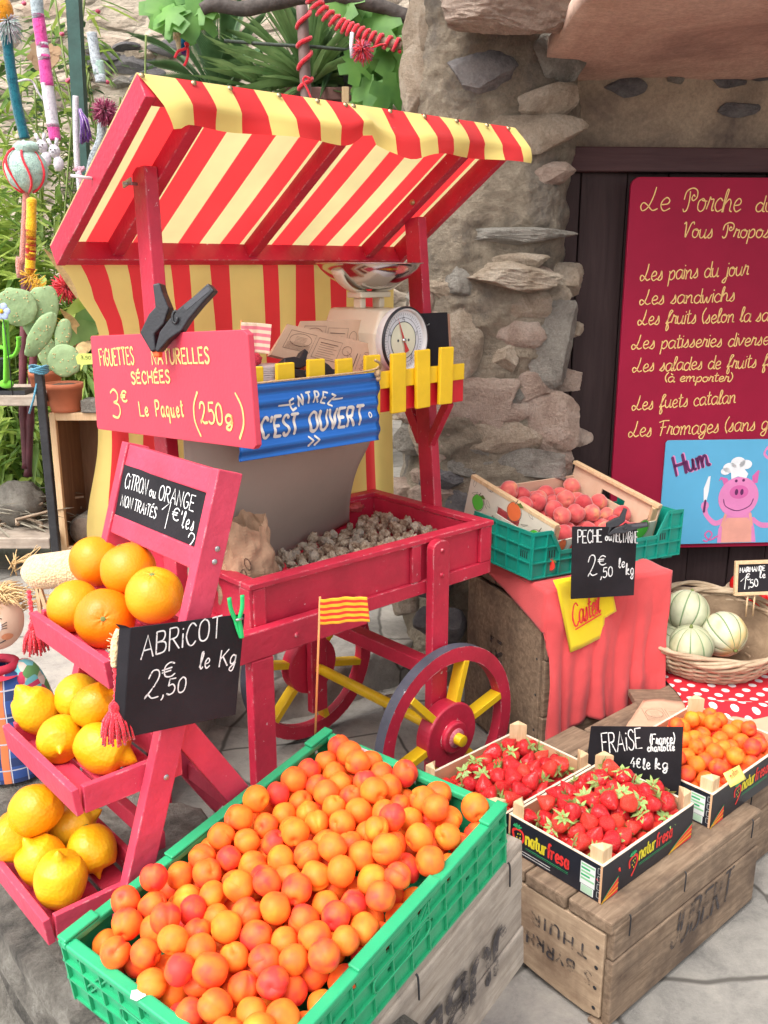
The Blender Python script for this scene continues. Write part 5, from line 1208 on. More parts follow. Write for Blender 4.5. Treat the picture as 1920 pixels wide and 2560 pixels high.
# ------------------------------------------------------------------ fruit packing
def lattice(x0, x1, y0, y1, r0, r1, floor, layers, seed=1, cap=None, jit=.22):
    """close layers of fruit: each one is dropped near a lattice site and rests on those below"""
    rg = random.Random(seed); P = []; rm = (r0+r1)/2
    for L_ in range(layers):
        dx = 2*rm*1.0; dy = dx*.87; ny = int((y1-y0-2*rm)/dy)+1; nx = int((x1-x0-2*rm)/dx)+1; dx = (x1-x0-2*rm)/max(1, nx-.55); dy = (y1-y0-2*rm)/max(1, ny-.85)
        sites = []
        for j in range(ny):
            for i in range(nx):
                ox = (.5*dx if (j+L_) % 2 else 0); x = x0+rm+i*dx+ox+rg.uniform(-jit, jit)*rm; y = y0+rm+(j+(.33 if L_ % 2 else 0))*dy+rg.uniform(-jit, jit)*rm
                if x < x1-rm*.9 and y < y1-rm*.9: sites.append((x, y))
        rg.shuffle(sites)
        for x, y in sites:
            r = rg.uniform(r0, r1); z = floor+r
            for (a, b, c, q) in P:
                d2 = (a-x)**2+(b-y)**2; s = (r+q)*.955
                if d2 < s*s: z = max(z, c+sqrt(s*s-d2))
            if cap and z > cap(x, y)+(.014 if L_ < 2 else 0): continue
            P.append((x, y, z, r))
    return P
def pack(x0, x1, y0, y1, n, r0, r1, floor, tries=34, seed=1, cap=None):
    rg = random.Random(seed); P = []
    for _ in range(n):
        r = rg.uniform(r0, r1); best = None
        for t in range(tries):
            x = rg.uniform(x0+r, x1-r); y = rg.uniform(y0+r, y1-r); z = floor+r
            for (a, b, c, q) in P:
                d2 = (a-x)**2+(b-y)**2; s = r+q
                if d2 < s*s: z = max(z, c+sqrt(s*s-d2)*0.985)
            lim = cap(x, y) if cap else 1e9
            if z > lim: continue
            if best is None or z < best[2]: best = (x, y, z, r)
        if best: P.append(best)
    return P
def trim(P, lo):  # drop fruit buried under the heap
    out = []
    for (x, y, z, r) in P:
        cov = sum(1 for (a, b, c, q) in P if c > z+q*.9 and (a-x)**2+(b-y)**2 < (r*.75)**2)
        near = sum(1 for (a, b, c, q) in P if c > z+q*.9 and (a-x)**2+(b-y)**2 < (r*2.1)**2)
        if cov >= 1 or near >= 6: continue
        out.append((x, y, z, r))
    return out
APR = fruitmat('apricot_skin', [(0.20, (0.78,0.050,0.040)), (0.38, (0.88,0.115,0.028)), (0.55, (0.92,0.175,0.024)), (0.74, (0.92,0.235,0.026)), (0.94, (0.92,0.34,0.03))], 0.85, 0.52, 0.012, 40, 0.06, 0.02, False, 0.25, 0.0)
PEA = fruitmat('peach_skin', [(0.25, (0.48,0.04,0.05)), (0.50, (0.62,0.085,0.085)), (0.70, (0.72,0.17,0.13)), (0.88, (0.80,0.40,0.16))], 0.9, 0.65, 0.02, 40, 0.08, 0.02, False, 0.25, 0.4)
def stone_fruit(seed, el=1.0, crease=0.07, r=1.0):
    mb = MB(); vs, fs = [], []; nu, nv = 30, 20
    for j in range(nv+1):
        ph = pi*j/nv
        for i in range(nu):
            th = 2*pi*i/nu; d = V(sin(ph)*cos(th), sin(ph)*sin(th), cos(ph)*el)
            dth = (th+pi) % (2*pi)-pi
            k = 1 - crease*exp(-(dth/.16)**2)*(abs(sin(ph))**.6) + 0.05*exp(-((abs(dth)-.55)/.5)**2)*sin(ph) - 0.24*exp(-(ph/.26)**2) - 0.05*exp(-((pi-ph)/.2)**2) + 0.10*nz(d*1.0+V(seed, 0, 0))
            vs.append(d*k*r)
    for j in range(nv):
        for i in range(nu): l = (i+1) % nu; fs.append((j*nu+i, (j+1)*nu+i, (j+1)*nu+l, j*nu+l))
    return mb.add(vs, fs, 0, True)
def rot(rg): return Euler((rg.uniform(0, 6.28), rg.uniform(0, 6.28), rg.uniform(0, 6.28))).to_matrix().to_4x4()
def scatter(protos, P, M, label, cat, group, rg, name, grow=1.0):
    """each fruit an object of its own, copied from a few prototypes"""
    first = [True]*len(protos)
    for i, (x, y, z, r) in enumerate(P):
        k = rg.randrange(len(protos)); X = M @ T(x, y, z) @ rot(rg) @ Matrix.Scale(r, 4)
        X = X @ Matrix.Scale(grow, 4)
        if first[k]: o = protos[k]; o.matrix_world = X; first[k] = False
        else: o = dup(protos[k], X)
        tag(o, label if isinstance(label, str) else label(i, x, y, z, o), cat, group)
    for k, f in enumerate(first):
        if f:
            for c in list(protos[k].children): bpy.data.objects.remove(c)
            bpy.data.objects.remove(protos[k])

# ------------------------------------------------------------------ green plastic crate of apricots
cu = V(.603, .785, .141).normalized(); cv = V(.796, -.605, -.031)
GC = fr((-0.474, 1.135, 0.675), cu, -cv)         # x long, y to -0.4, z up, rim at 0
crate = thing('apricot_crate', 'green plastic crate full of apricots, tilted towards the street', 'crate', GC @ T(0.3, -0.2, -0.115))
GM = T(-0.3, 0.2, 0.115)
LX, LY, HZ = 0.60, 0.40, 0.115
mb = MB()      # rim flange with the raised hand-hold shoulders
for (x0, x1, y0, y1) in ((0, LX, -0.019, 0), (0, LX, -LY, -LY+0.019)): mb.box(x0, x1, y0, y1, -0.013, 0)
for (x0, x1) in ((0, 0.019), (LX-0.019, LX)): mb.box(x0, x1, -LY+0.0192, -0.0192, -0.0128, -0.0002)
mb.build('rim', GREENP, crate, GM, bevel=0.003)
for (x0, x1, h) in ((0.0, 0.062, .006), (LX-.062, LX, .006), (.20, .40, .005)):
    for y in (-0.0195, -LY-0.001): mb = MB(); mb.box(x0+.001, x1, y, y+0.0205, 0.0002, h); mb.build('stacking_shoulder', GREENP, crate, GM, bevel=0.0025)
def crate_wall(o, ax, ln, name, parent, GMx, mat, H, th=0.003, holes=True, inset=0.006):
    """o = outer top corner, ax = direction along, wall with perforations and outside ribs; outward is ax x z"""
    ax = V(ax); outw = ax.cross(V(0, 0, 1)); M = fr(V(o), ax, V(0, 0, 1))      # local: x along, y up, z = outward
    mb = MB(); nx = int(ln/0.025); dx = ln/nx
    rows = [0, -0.020, -0.030, -0.060, -0.068, -H]
    for r in range(5):
        for i in range(nx):
            if holes and ((r == 1 and i % 3 == 1) or (r == 3 and i % 4 == 2)): 
                a, b = i*dx, i*dx+dx*0.30; c, d = i*dx+dx*0.70, (i+1)*dx
                mb.box(a, b, rows[r+1], rows[r], -inset-th, -inset, 0, M); mb.box(c, d, rows[r+1], rows[r], -inset-th, -inset, 0, M)
            else: mb.box(i*dx, (i+1)*dx, rows[r+1], rows[r], -inset-th, -inset, 0, M)
    mb.build(name, mat, parent, GMx)
    mb = MB()
    for y, h, pr in ((-0.040, 0.0035, 0.0), (-0.075, 0.004, 0.0), (-H, 0.004, -0.002)): mb.box(0.002, ln-.002, y, y+h, -inset, pr, 0, M)
    k = int(ln/0.043)
    for i in range(k+1):
        x = 0.004+(ln-.010)*i/k
        mb.box(x, x+0.0025, -H+.0041, -0.0131, -inset+.0003, -0.0008, 0, M)
    for i in range(2):
        x0 = ln*(0.10+0.42*i); 
        for s in (0, 1): mb.beam(M @ V(x0+s*.012, -0.074, -inset+.0015), M @ V(x0+0.055+s*.012, -0.014, -inset+.0015), 0.0025, 0.005, ax.cross(V(0, 0, 1)))
    ribbon(mb, [], .001) if False else None
    q = [V(x, y, -0.0012) for x, y in rrect(ln*.5-.07, ln*.5+.07, -0.072, -0.043, 0.013, 6)]; mb.tube([M @ p for p in q], 0.0018, 5, closed=True)
    return mb.build('rib', mat, parent, GMx)
crate_wall((0, 0, -0.0005), (-1, 0, 0) if False else (1, 0, 0), LX, 'wall', crate, GM @ T(0, -LY, 0), GREENP, HZ)
crate_wall((LX, 0, -0.0005), (-1, 0, 0), LX, 'wall', crate, GM, GREENP, HZ)
crate_wall((0, 0, -0.0005), (0, -1, 0), LY, 'wall', crate, GM, GREENP, HZ)
crate_wall((LX, -LY, -0.0005), (0, 1, 0), LY, 'wall', crate, GM, GREENP, HZ)
mb = MB(); mb.box(0.007, LX-.007, -LY+.007, -.007, -HZ+.001, -HZ+.006); mb.box(0.06, LX-.06, -LY+.02, -.02, -HZ-.004, -HZ+.0008); mb.build('floor', GREENP, crate, GM)
# price tag 54 and other stickers
st = GM @ fr((LX-0.0195-0.0002, -0.045, -0.012), (0.0, -1, 0), (-0.15, 0, 1))
mb = MB(); mb.prism(rrect(-0.024, 0.026, -0.016, 0.014, 0.003), 0.0, 0.0006); s_ = mb.build('sticker', WHITE, crate, GM @ fr((LX-.0215, -0.105, -0.004), (0, -1, 0), (.30, 0, 1)))
mb = MB(); write(mb, '54', (-0.013, -0.008), (0.012, -0.008), 0.015, 0.0018, z=.001); mb.build('lettering', solidc('maroon_ink', (0.22,0.03,0.05)), s_)
mb = MB(); mb.box(-0.020, 0.020, -0.012, 0.012, 0, 0.0005); s2 = mb.build('sticker', WHITE, crate, GM @ fr((LX-0.0098, -0.355, -0.034), (0, -1, 0), (0, 0, 1)))
mb = MB(); mb.box(-0.004, 0.012, -0.001, 0.004, 0.0006, 0.0008); mb.box(-0.014, -0.006, -0.004, 0.004, 0.0006, 0.0008); mb.build('print', solidc('red_print', (0.6,0.04,0.05)), s2)
mb = MB(); mb.prism([(-.012, -.004), (-.004, -.013), (.007, -.011), (.011, .002), (.005, .004), (.006, .013), (-.002, .006)], 0, 0.0006); mb.build('sticker', WHITE, crate, GM @ fr((0.010, -0.175, 0.0008), (0, -1, 0), (1, 0, 0)))
mb = MB(); mb.box(-0.016, 0.016, -0.018, 0.018, 0, 0.0006); mb.build('card', solidc('beige_tag', (0.55,0.45,0.22)), crate, GM @ fr((LX-0.012, -0.265, -0.036), (0, -1, 0), (0, 0, 1)))
# the apricots
rg = random.Random(5)
protos = [stone_fruit(k*3.3, 1.0+0.06*(k % 3)-0.03, 0.08+0.03*(k % 3)).build('apricot', APR) for k in range(6)]
def capa(x, y):
    e = min(x, LX-x); f = min(-y, LY+y)
    return 0.012 + 0.014*min(1, e/.10)*min(1, f/.08) + 0.006*sin(pi*(LX-x)/LX) - 0.020*max(0, (x-.42)/.18) - (0.010 if f < .045 else 0)
P = lattice(0.010, LX-.010, -LY+.010, -.010, 0.0195, 0.0232, -0.060, 5, 3, capa, .13)
P = trim(P, 0); print('apricots', len(P))
scatter(protos, P, GC, 'ripe orange apricot with a pink blush in the tilted green crate', 'apricot', 'apricots in the green crate', rg, 'apricot')

# --- striped flag on its stick, stuck in the far corner of the crate
ft = at(800, 1497, 1.60); fb = GC @ V(0.60-.004, -0.006, -0.02)
up = (ft-fb).normalized()
flag('striped_flag', 'red and yellow striped flag on an orange stick in the corner of the green crate', fr(ft, (0.93, 0.25, -0.05), up), 0.088, 0.050, (ft-fb).length, ORST, 0.003, None, 0.008)

# ------------------------------------------------------------------ old wooden boxes
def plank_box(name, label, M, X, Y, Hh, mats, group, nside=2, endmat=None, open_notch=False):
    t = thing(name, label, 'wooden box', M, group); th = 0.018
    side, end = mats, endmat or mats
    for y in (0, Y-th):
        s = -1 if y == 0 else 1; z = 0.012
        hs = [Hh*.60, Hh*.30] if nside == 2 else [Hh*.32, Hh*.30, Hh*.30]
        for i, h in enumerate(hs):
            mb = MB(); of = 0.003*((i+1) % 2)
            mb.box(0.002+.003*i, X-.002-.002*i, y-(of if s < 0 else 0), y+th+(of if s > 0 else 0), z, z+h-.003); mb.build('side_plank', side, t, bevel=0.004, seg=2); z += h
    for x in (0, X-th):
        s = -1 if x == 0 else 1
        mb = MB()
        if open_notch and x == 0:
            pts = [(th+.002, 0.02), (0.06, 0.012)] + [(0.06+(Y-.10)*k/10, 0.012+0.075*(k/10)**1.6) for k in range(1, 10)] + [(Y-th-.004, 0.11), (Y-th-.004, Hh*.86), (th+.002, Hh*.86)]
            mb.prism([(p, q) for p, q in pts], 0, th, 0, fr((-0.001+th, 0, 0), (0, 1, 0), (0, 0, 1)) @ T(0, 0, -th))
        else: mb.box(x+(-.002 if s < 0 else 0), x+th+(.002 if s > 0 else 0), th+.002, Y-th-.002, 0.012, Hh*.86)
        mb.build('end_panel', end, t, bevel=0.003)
    n = max(3, int(Y/0.10))
    for i in range(n):
        mb = MB(); mb.box(-0.004-.003*(i % 2), X+.004, i*Y/n+.002, (i+1)*Y/n-.003, Hh*.885, Hh); mb.build('lid_plank', side, t, bevel=0.005, seg=2)
    mb = MB()
    for y in (0.012, Y-.045): mb.box(-0.008, X+.008, y, y+.033, -0.0, 0.0115)
    mb.build('runner', side, t, bevel=0.003)
    for x in (0.05, X*.42, X-.06):
        mb = MB(); mb.tube(catmull([V(x, -.004, Hh+.0012), V(x, -.008, Hh-.006), V(x, -.0075, Hh-.05)], 5), 0.0018, 6); mb.build('wire_staple', BLACKM, t)
    for i in range(4): mb = MB(); mb.lathe([(0, 0.0018), (0.004, 0.001), (0.005, 0)], 8, 0, T(-0.0022, .035, .04+Hh*.19*i) @ R(-pi/2, 'Y')); mb.build('nail', BLACKM, t)
    return t
WB = T(0.485, 1.660, 0) @ R(radians(41.5))
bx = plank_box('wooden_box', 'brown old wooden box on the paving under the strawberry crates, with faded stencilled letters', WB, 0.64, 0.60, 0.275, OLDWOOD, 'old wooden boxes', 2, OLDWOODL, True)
mb = MB(); write(mb, 'JUBERT', (0.235, 0.082), (0.50, 0.090), 0.085, 0.010, gap=.24, jitter=.05, slant=.15); mb.build('stencil', STENCIL, bx, fr((0, -0.0038, 0), (1, 0, 0), (0, 0, 1)))
mb = MB(); me_ = fr((-0.0035, 0, 0), (0, -1, 0), (0, 0, 1)) @ R(pi)
write(mb, 'THUIR', (0.060, -0.185), (0.215, -0.185), 0.030, 0.006, gap=.4, jitter=.05); write(mb, 'S BYRRH', (0.045, -0.125), (0.225, -0.125), 0.030, 0.006, gap=.3, jitter=.06); mb.build('stencil', STENCIL, bx, me_)
plank_box('wooden_box', 'dark old wooden box under the right hand apricot crate, at the edge of the photo', WB @ T(0.66, 0.07, 0), 0.6, 0.5, 0.272, OLDWOOD, 'old wooden boxes', 2)
LB = GC @ T(0.085, -0.395, -0.118) @ T(0, 0, -0.305)
lb = plank_box('wooden_box', 'grey weathered wooden box tilted under the green apricot crate', LB, 0.575, 0.30, 0.30, GREYWOOD, 'old wooden boxes', 3)
mb = MB(); write(mb, 'JUBERT', (0.06, 0.125), (0.46, 0.125), 0.085, 0.020, gap=.3, jitter=.05); mb.build('stencil', STENCIL, lb, fr((0, -0.0038, 0), (1, 0, 0), (0, 0, 1)) @ T(0.56, 0.30, 0) @ R(pi))
plank_box('wooden_box', 'dark wooden box flat on the paving, propping up the tilted grey box', T(-0.20, 0.88, 0) @ R(radians(52)), 0.50, 0.30, 0.225, OLDWOOD, 'old wooden boxes', 2)

# ------------------------------------------------------------------ printed strawberry crates
NAVY = paint('black_carton', (0.012, 0.014, 0.022), 0.45, 0.2, 30, 0.02, 160); CARD = paint('raw_carton', (0.62,0.36,0.20), 0.8, 0.06, 20, 0.03, 120); CARDE = paint('carton_edge', (0.74,0.62,0.48), 0.8, 0.1, 60)
NY = solidc('print_yellow', (0.75,0.62,0.03)); NR = solidc('print_red', (0.75,0.035,0.03)); NG = solidc('print_green', (0.03,0.40,0.14)); NO = solidc('print_orange', (0.80,0.30,0.03)); NW = solidc('print_white', (0.70,0.72,0.70)); NLG = solidc('print_pale_green', (0.25,0.55,0.28))
def fresa(mb, Lp, Hp, side):
    """printed side of the carton: local x along, y up from the bottom edge; slots navy, yellow, red, green, orange, white, pale green"""
    x0 = Lp*(0.05 if side == 'end' else 0.27); k = Hp/0.095
    cx = x0+0.018*k; cy = 0.052*k
    ribbon(mb, catmull([V(cx-.013*k, cy-.010*k, 0), V(cx-.016*k, cy+.008*k, 0), V(cx, cy+.016*k, 0), V(cx+.013*k, cy+.012*k, 0), V(cx+.016*k, cy-.004*k, 0), V(cx+.006*k, cy-.022*k, 0), V(cx-.004*k, cy-.034*k, 0)], 5), 0.0062*k, 2, .0008)
    for (dx, dy) in ((-.001, .004), (.006, -.004), (-.004, -.006), (.002, -.014), (.006, .006)): disc(mb, cx+dx*k, cy+dy*k, 0.0016*k, 0.0026*k, 1, .0009, 8)
    for a in (-50, -20, 15, 45, 70): 
        r_ = radians(90+a); ribbon(mb, [(cx-.002*k, cy+.018*k), (cx-.002*k+.014*k*cos(r_), cy+.018*k+.012*k*sin(r_))], 0.0042*k, 3, .001)
    a = cx+0.024*k; b = a+(0.062 if side == 'end' else .066)*k; c = b+(0.062 if side == 'end' else .070)*k
    yb = (0.040 if side == 'end' else 0.046)*k
    write(mb, '!n!a!t!u!r', (a, yb), (b-.002*k, yb), 0.038*k, 0.0056*k, 1, .0008, gap=.16, jitter=0); write(mb, '!f!r!e!s!a', (b+.003*k, yb), (c, yb), 0.038*k, 0.0056*k, 2, .0008, gap=.16, jitter=0)
    ribbon(mb, [(a, yb-.010*k), (c, yb-.010*k)], 0.0012*k, 3, .0008); ribbon(mb, [(a, yb-.014*k), (c, yb-.014*k)], 0.0008*k, 3, .0008)
    def swoosh(xa, xb, fl):
        up_ = [(xa+(xb-xa)*t/10, (0.042*k*((t/10)**.8 if not fl else (1-t/10)**.8))) for t in range(11)]
        flat(mb, [(xa, 0.001), (xb, 0.001)] + up_[::-1], 2, .0007)
        ribbon(mb, up_, 0.0028*k, 3, .0009); ribbon(mb, [(x, y*.62) for x, y in up_], 0.0045*k, 4, .0010); ribbon(mb, [(x, y*.30) for x, y in up_], 0.0028*k, 1, .0010)
    if side == 'front': swoosh(0.004, 0.075*k, False) if False else swoosh(Lp-.10*k, Lp-.002, False); swoosh(0.002, 0.062*k, False)
    else:
        swoosh(0.002, 0.045*k, True)
        xl = Lp-0.058*k; mb.add([(xl, .026*k, .0008), (xl+.040*k, .026*k, .0008), (xl+.040*k, .082*k, .0008), (xl, .082*k, .0008)], [(0, 1, 2, 3)], 5)
        for j in range(5): flat(mb, [(xl+.002*k, .074*k-.009*j*k), (xl+.038*k-(j % 2)*.012*k, .074*k-.009*j*k), (xl+.038*k-(j % 2)*.012*k, .079*k-.009*j*k), (xl+.002*k, .079*k-.009*j*k)], 6 if j in (0, 2, 4) else 3, .0010)
        for j in range(12): flat(mb, [(xl+.005*k+.0025*j*k, .006*k), (xl+.0064*k+.0025*j*k, .006*k), (xl+.0064*k+.0025*j*k, .024*k), (xl+.005*k+.0025*j*k, .024*k)], 6, .0009)
        flat(mb, [(xl+.003*k, .005*k), (xl+.037*k, .005*k), (xl+.037*k, .025*k), (xl+.003*k, .025*k)], 5, .0007)
        for j in range(2): ribbon(mb, [(a-.01*k+.004*i*k, .016*k-.007*j*k) for i in range(0, 22)], 0.0016*k, 5, .0007)
        for j in range(4): ribbon(mb, rrect(xl+.046*k, xl+.053*k, (.012+.020*j)*k, (.026+.020*j)*k, .001, 1), 0.0008*k, 5, .0008)
PMATS = [NAVY, NY, NR, NG, NO, NW, NLG]
def fruit_carton(label, M, X, Y, Hh, posts=True):
    t = thing('fruit_carton', label, 'fruit crate', M, 'printed fruit cartons'); th = 0.006
    for nm, o, ax, ln in (('side_panel', (0, 0, 0), (1, 0, 0), X), ('side_panel', (X, Y, 0), (-1, 0, 0), X), ('end_panel', (0, Y, 0), (0, -1, 0), Y), ('end_panel', (X, 0, 0), (0, 1, 0), Y)):
        F = fr(V(o), V(ax), (0, 0, 1)); e = 0.0 if nm == 'side_panel' else th+.0003
        mb = MB(); mb.box(e, ln-e, 0.0, Hh-.0008, -th, -0.0004, 1); mb.box(e, ln-e, 0.0005, Hh-.0010, -0.0003, 0.0, 0); mb.box(e, ln-e, Hh-.0007, Hh+.0008, -th-.0004, 0.0002, 2)
        p = mb.build(nm, [NAVY, CARD, CARDE], t, F)
        m2 = MB(); fresa(m2, ln, Hh, 'front' if nm == 'side_panel' else 'end'); m2.build('print', PMATS, p)
    mb = MB(); mb.box(th, X-th, th, Y-th, 0.002, 0.008); mb.build('floor', CARD, t)
    for (x, y, a) in ((th, th, 0), (X-th, th, 90), (X-th, Y-th, 180), (th, Y-th, 270)):
        mb = MB(); W = T(x, y, 0.009) @ R(radians(a)); h = Hh+0.030
        mb.add([W @ V(*p) for p in ((0,0,0),(.034,0,0),(0,.034,0),(0,0,h-.006),(.034,0,h-.006),(0,.034,h-.006),(.013,.013,h+.004))], [(0,2,1),(0,1,4,3),(1,2,5,4),(2,0,3,5),(3,4,6),(4,5,6),(5,3,6)], 0); mb.build('corner_post', PINE, t, bevel=0.0012)
    return t
SM = WB @ T(0.030, 0.056, 0.277)
fruit_carton('black printed carton of strawberries nearest the street, on the brown box', SM, 0.365, 0.266, 0.093)
SM2 = SM @ T(-0.040, 0.270, 0)
fruit_carton('black printed carton of strawberries behind the first one, its raw inside showing', SM2, 0.365, 0.250, 0.093)
SM3 = WB @ T(0.462, 0.045, 0.277)
fruit_carton('black printed carton of apricots at the right edge of the photo', SM3, 0.40, 0.292, 0.093)
# strawberries
STRAWB, n_, b_ = newmat('strawberry_skin')
mp = coords(n_); vv = nd(n_, 'ShaderNodeTexVoronoi', Scale=8.5); n_.links.new(mp.outputs[0], vv.inputs['Vector'])
oi = n_.nodes.new('ShaderNodeObjectInfo'); rr_ = ramp(n_, oi.outputs['Random'], [(0.0, (0.56,0.012,0.020)), (0.6, (0.72,0.020,0.024)), (1.0, (0.80,0.06,0.035))])
seed_ = ramp(n_, vv.outputs[0], [(0.13, (1,1,1)), (0.19, (0,0,0))]); n_.links.new(mixc(n_, seed_.outputs[0], rr_.outputs[0], (0.80,0.36,0.16)), b_.inputs['Base Color'])
b_.inputs['Roughness'].default_value = 0.28; b_.inputs['Subsurface Weight'].default_value = 0.06; b_.inputs['Subsurface Radius'].default_value = (0.02, .004, .003)
hh = ramp(n_, vv.outputs[0], [(0.05, (0.3,0.3,0.3)), (0.18, (0,0,0)), (0.5, (1,1,1))]); bumpn(n_, b_, hh.outputs[0], 0.5, 0.06)
BLEAF = leafmat('berry_leaf', (0.22,0.38,0.08), (0.46,0.60,0.22), 0.2)
def strawberry(k):
    rg = random.Random(k); el = rg.uniform(1.15, 1.5); fat = rg.uniform(.85, 1.05)
    mb = MB(); prof = []
    for i in range(19):
        t = i/18; z = 0.75-(0.75+el)*t
        r = fat*abs(sin(pi*min(1, t*1.0)**.62))**.8 if 0 < i < 18 else 0
        prof.append((r*(1-.22*t), z))
    mb.lathe(prof, 26, fn=lambda p, th: p*(1+.09*nz(p*1.3+V(k*5, 0, 0))+.05*cos(th*2+k)))
    o = mb.build('strawberry', STRAWB)
    mb = MB(); n = rg.randrange(8, 11)
    for i in range(n):
        a = 2*pi*i/n+rg.uniform(-.2, .2); mb.leaf((0.05*cos(a), 0.05*sin(a), .72), (cos(a), sin(a), rg.uniform(-.25, .55)), (0, 0, 1), rg.uniform(.75, 1.2), rg.uniform(.36, .5), 0, rg.uniform(-.2, .5))
    mb.tube([(0, 0, .7), (.08, .05, 1.05)], 0.07, 6); mb.build('leaf_crown', BLEAF, o); return o
rg = random.Random(9)
protos = [strawberry(k) for k in range(6)]
def lab1(i, x, y, z, o): return 'glossy red strawberry in the carton nearest the street'
P = lattice(0.010, 0.354, 0.010, 0.256, 0.0175, 0.0210, 0.040, 4, 4, lambda x, y: 0.100+0.042*sin(pi*x/.365)*sin(pi*y/.266))
scatter(protos, trim(P, 0), SM, lab1, 'strawberry', 'strawberries in the front carton', rg, 's', 1.20)
protos = [strawberry(k+20) for k in range(5)]
P = lattice(0.010, 0.354, 0.010, 0.240, 0.0175, 0.0210, 0.040, 3, 8, lambda x, y: 0.094+0.030*sin(pi*min(1, x/.34))*sin(pi*y/.25) - (.03 if x < .07 else 0))
scatter(protos, trim(P, 0), SM2, 'glossy red strawberry in the second carton, behind the first', 'strawberry', 'strawberries in the rear carton', rg, 's', 1.20)
protos = [stone_fruit(k*4.1+9, 1.0, 0.05).build('apricot', APR) for k in range(4)]
P = lattice(0.010, 0.388, 0.010, 0.280, 0.0205, 0.0235, 0.035, 4, 12, lambda x, y: 0.088+0.035*sin(pi*x/.4)*sin(pi*y/.292))
scatter(protos, trim(P, 0), SM3, 'orange apricot in the printed carton at the right edge', 'apricot', 'apricots in the printed carton', rg, 's')
p = hz(1838, 1940, 0.405); nt_ = thing('paper_note', 'small yellow paper note lying on the apricots in the printed carton', 'paper note', fr(p, (0.85, 0.5, 0.1), (-0.35, 0.5, 0.75)))
mb = MB(); mb.grid(lambda u, v: V(-.030+.06*u, -.018+.036*v, .003*sin(u*5)), 8, 4); mb.build('paper', solidc('note_yellow', (0.82,0.70,0.16)), nt_, solid=.0006)
mb = MB(); write(mb, 'melon', (-.018, -.002), (.014, 0.004), .016, .0013, z=.0045); mb.build('lettering', solidc('note_red', (0.55,0.12,0.05)), nt_)
# slate for strawberries, standing between the cartons
FM = WB @ T(0.436, 0, 0) @ fr((0, 0, 0), (0, -1, 0), (0.02, 0, 1))
def px2(M, u, v): p = hit(u, v, M); return (p.x, p.y)
tl, tr_ = px2(FM, 1477, 1816), px2(FM, 1706, 1818)
fs_ = thing('strawberry_slate', 'black price slate for strawberries from France, standing between the printed cartons', 'price slate', FM @ T((tl[0]+tr_[0])/2, 0.29, 0)); FI = fs_.matrix_world.inverted() @ FM
mb = MB(); mb.prism([(tl[0]-.006, 0.292), (tr_[0]+.014, 0.292), (tr_[0], tr_[1]), (tl[0], tl[1])], -0.005, 0.0); mb.build('panel', SLATE, fs_, FI, bevel=.0008)
zf3 = Z(2, 2); mb = MB()
def wpx(mb, M, zz, t_, a, b, top, wd, gap=.14, sl=0):
    A, B_, C_ = px2(M, *zz(*a)), px2(M, *zz(*b)), px2(M, *zz(*top)); writeq(mb, t_, A, (B_[0]-A[0], B_[1]-A[1]), (C_[0]-A[0]+sl, C_[1]-A[1]), wd, gap=gap)
for t_, a, b, c in (('FRAiSE', (590, 1560), (845, 1530), (580, 1435)), ('(France)', (897, 1505), (1055, 1500), (897, 1440)), ('charlotte', (880, 1550), (1055, 1545), (880, 1505)), ('4€', (770, 1650), (835, 1655), (770, 1590)), ('le', (850, 1665), (897, 1665), (850, 1598)), ('kg', (930, 1665), (1012, 1665), (930, 1600))):
    wpx(mb, FM, zf3, t_, a, b, c, 0.0034)
mb.build('lettering', CHALK, fs_, FI)

# ------------------------------------------------------------------ box with the red cloth, teal crate, peaches
Y24 = radians(24); TB = T(0.50, 2.68, 0) @ R(Y24)
tb = plank_box('wooden_box', 'tall old wooden box draped with a red cloth, under the peaches', TB, 0.47, 0.50, 0.652, OLDWOOD, 'old wooden boxes', 3, OLDWOOD)
mb = MB(); write(mb, 'JUBERT', (0.12, 0.16), (0.40, 0.16), 0.07, 0.014, gap=.3); mb.build('stencil', STENCIL, tb, fr((-0.0038, 0.5, 0.0), (0, -1, 0), (0, 0, 1)) @ T(0.42, 0, 0) @ R(pi/2))
REDCL = cloth('red_tablecloth', (0.66,0.080,0.082), 0.14, 0.9, 1400, 0.5)
def clothf(u, v):
    t = -0.50+(0.50+0.50)*v
    smin = (-0.03-0.11*((t+.5)/.5)**1.5) if t < 0 else -0.14*max(0, 1-t/0.20)**1.3
    s = smin+(0.475+.02*max(0, t)-smin)*u; z = 0.655; x, y = s, t
    if s < 0: x = -0.005-0.006*min(1, -s/.1); z += s
    if t < 0: y = -t
    if t < 0: yy = -t
    else:
        yy = -0.012 - 0.020*t*(1+sin(u*13+1.0)) - 0.03*t*sin(u*5+2)*u - 0.012*nz((u*6, t*5, 2)); z -= t*(1-.14*u+.03*sin(u*11+1))
        x = (s if s > 0 else x) + 0.012*sin(t*9+u*4)*t - .09*u**3*t
    wr = max(0, t)*(.030*sin(s*34+1.5*nz((s*5, t*2, 3))+.5)+.018*sin(s*71+2*nz((s*9, t*3, 8)))) + .006*nz((s*7, t*5, 3))+.0015*nz((s*30, t*45, 1))
    return V(x, (yy-abs(wr)*1.2+.002) if t >= 0 else -t, z+0.004*nz((s*12, t*12, 0)))
mb = MB(); mb.grid(clothf, 70, 80); o = mb.build('red_cloth', REDCL, M=TB, solid=0.003); tag(o, 'coral red cloth draped over the tall wooden box under the peaches', 'cloth')
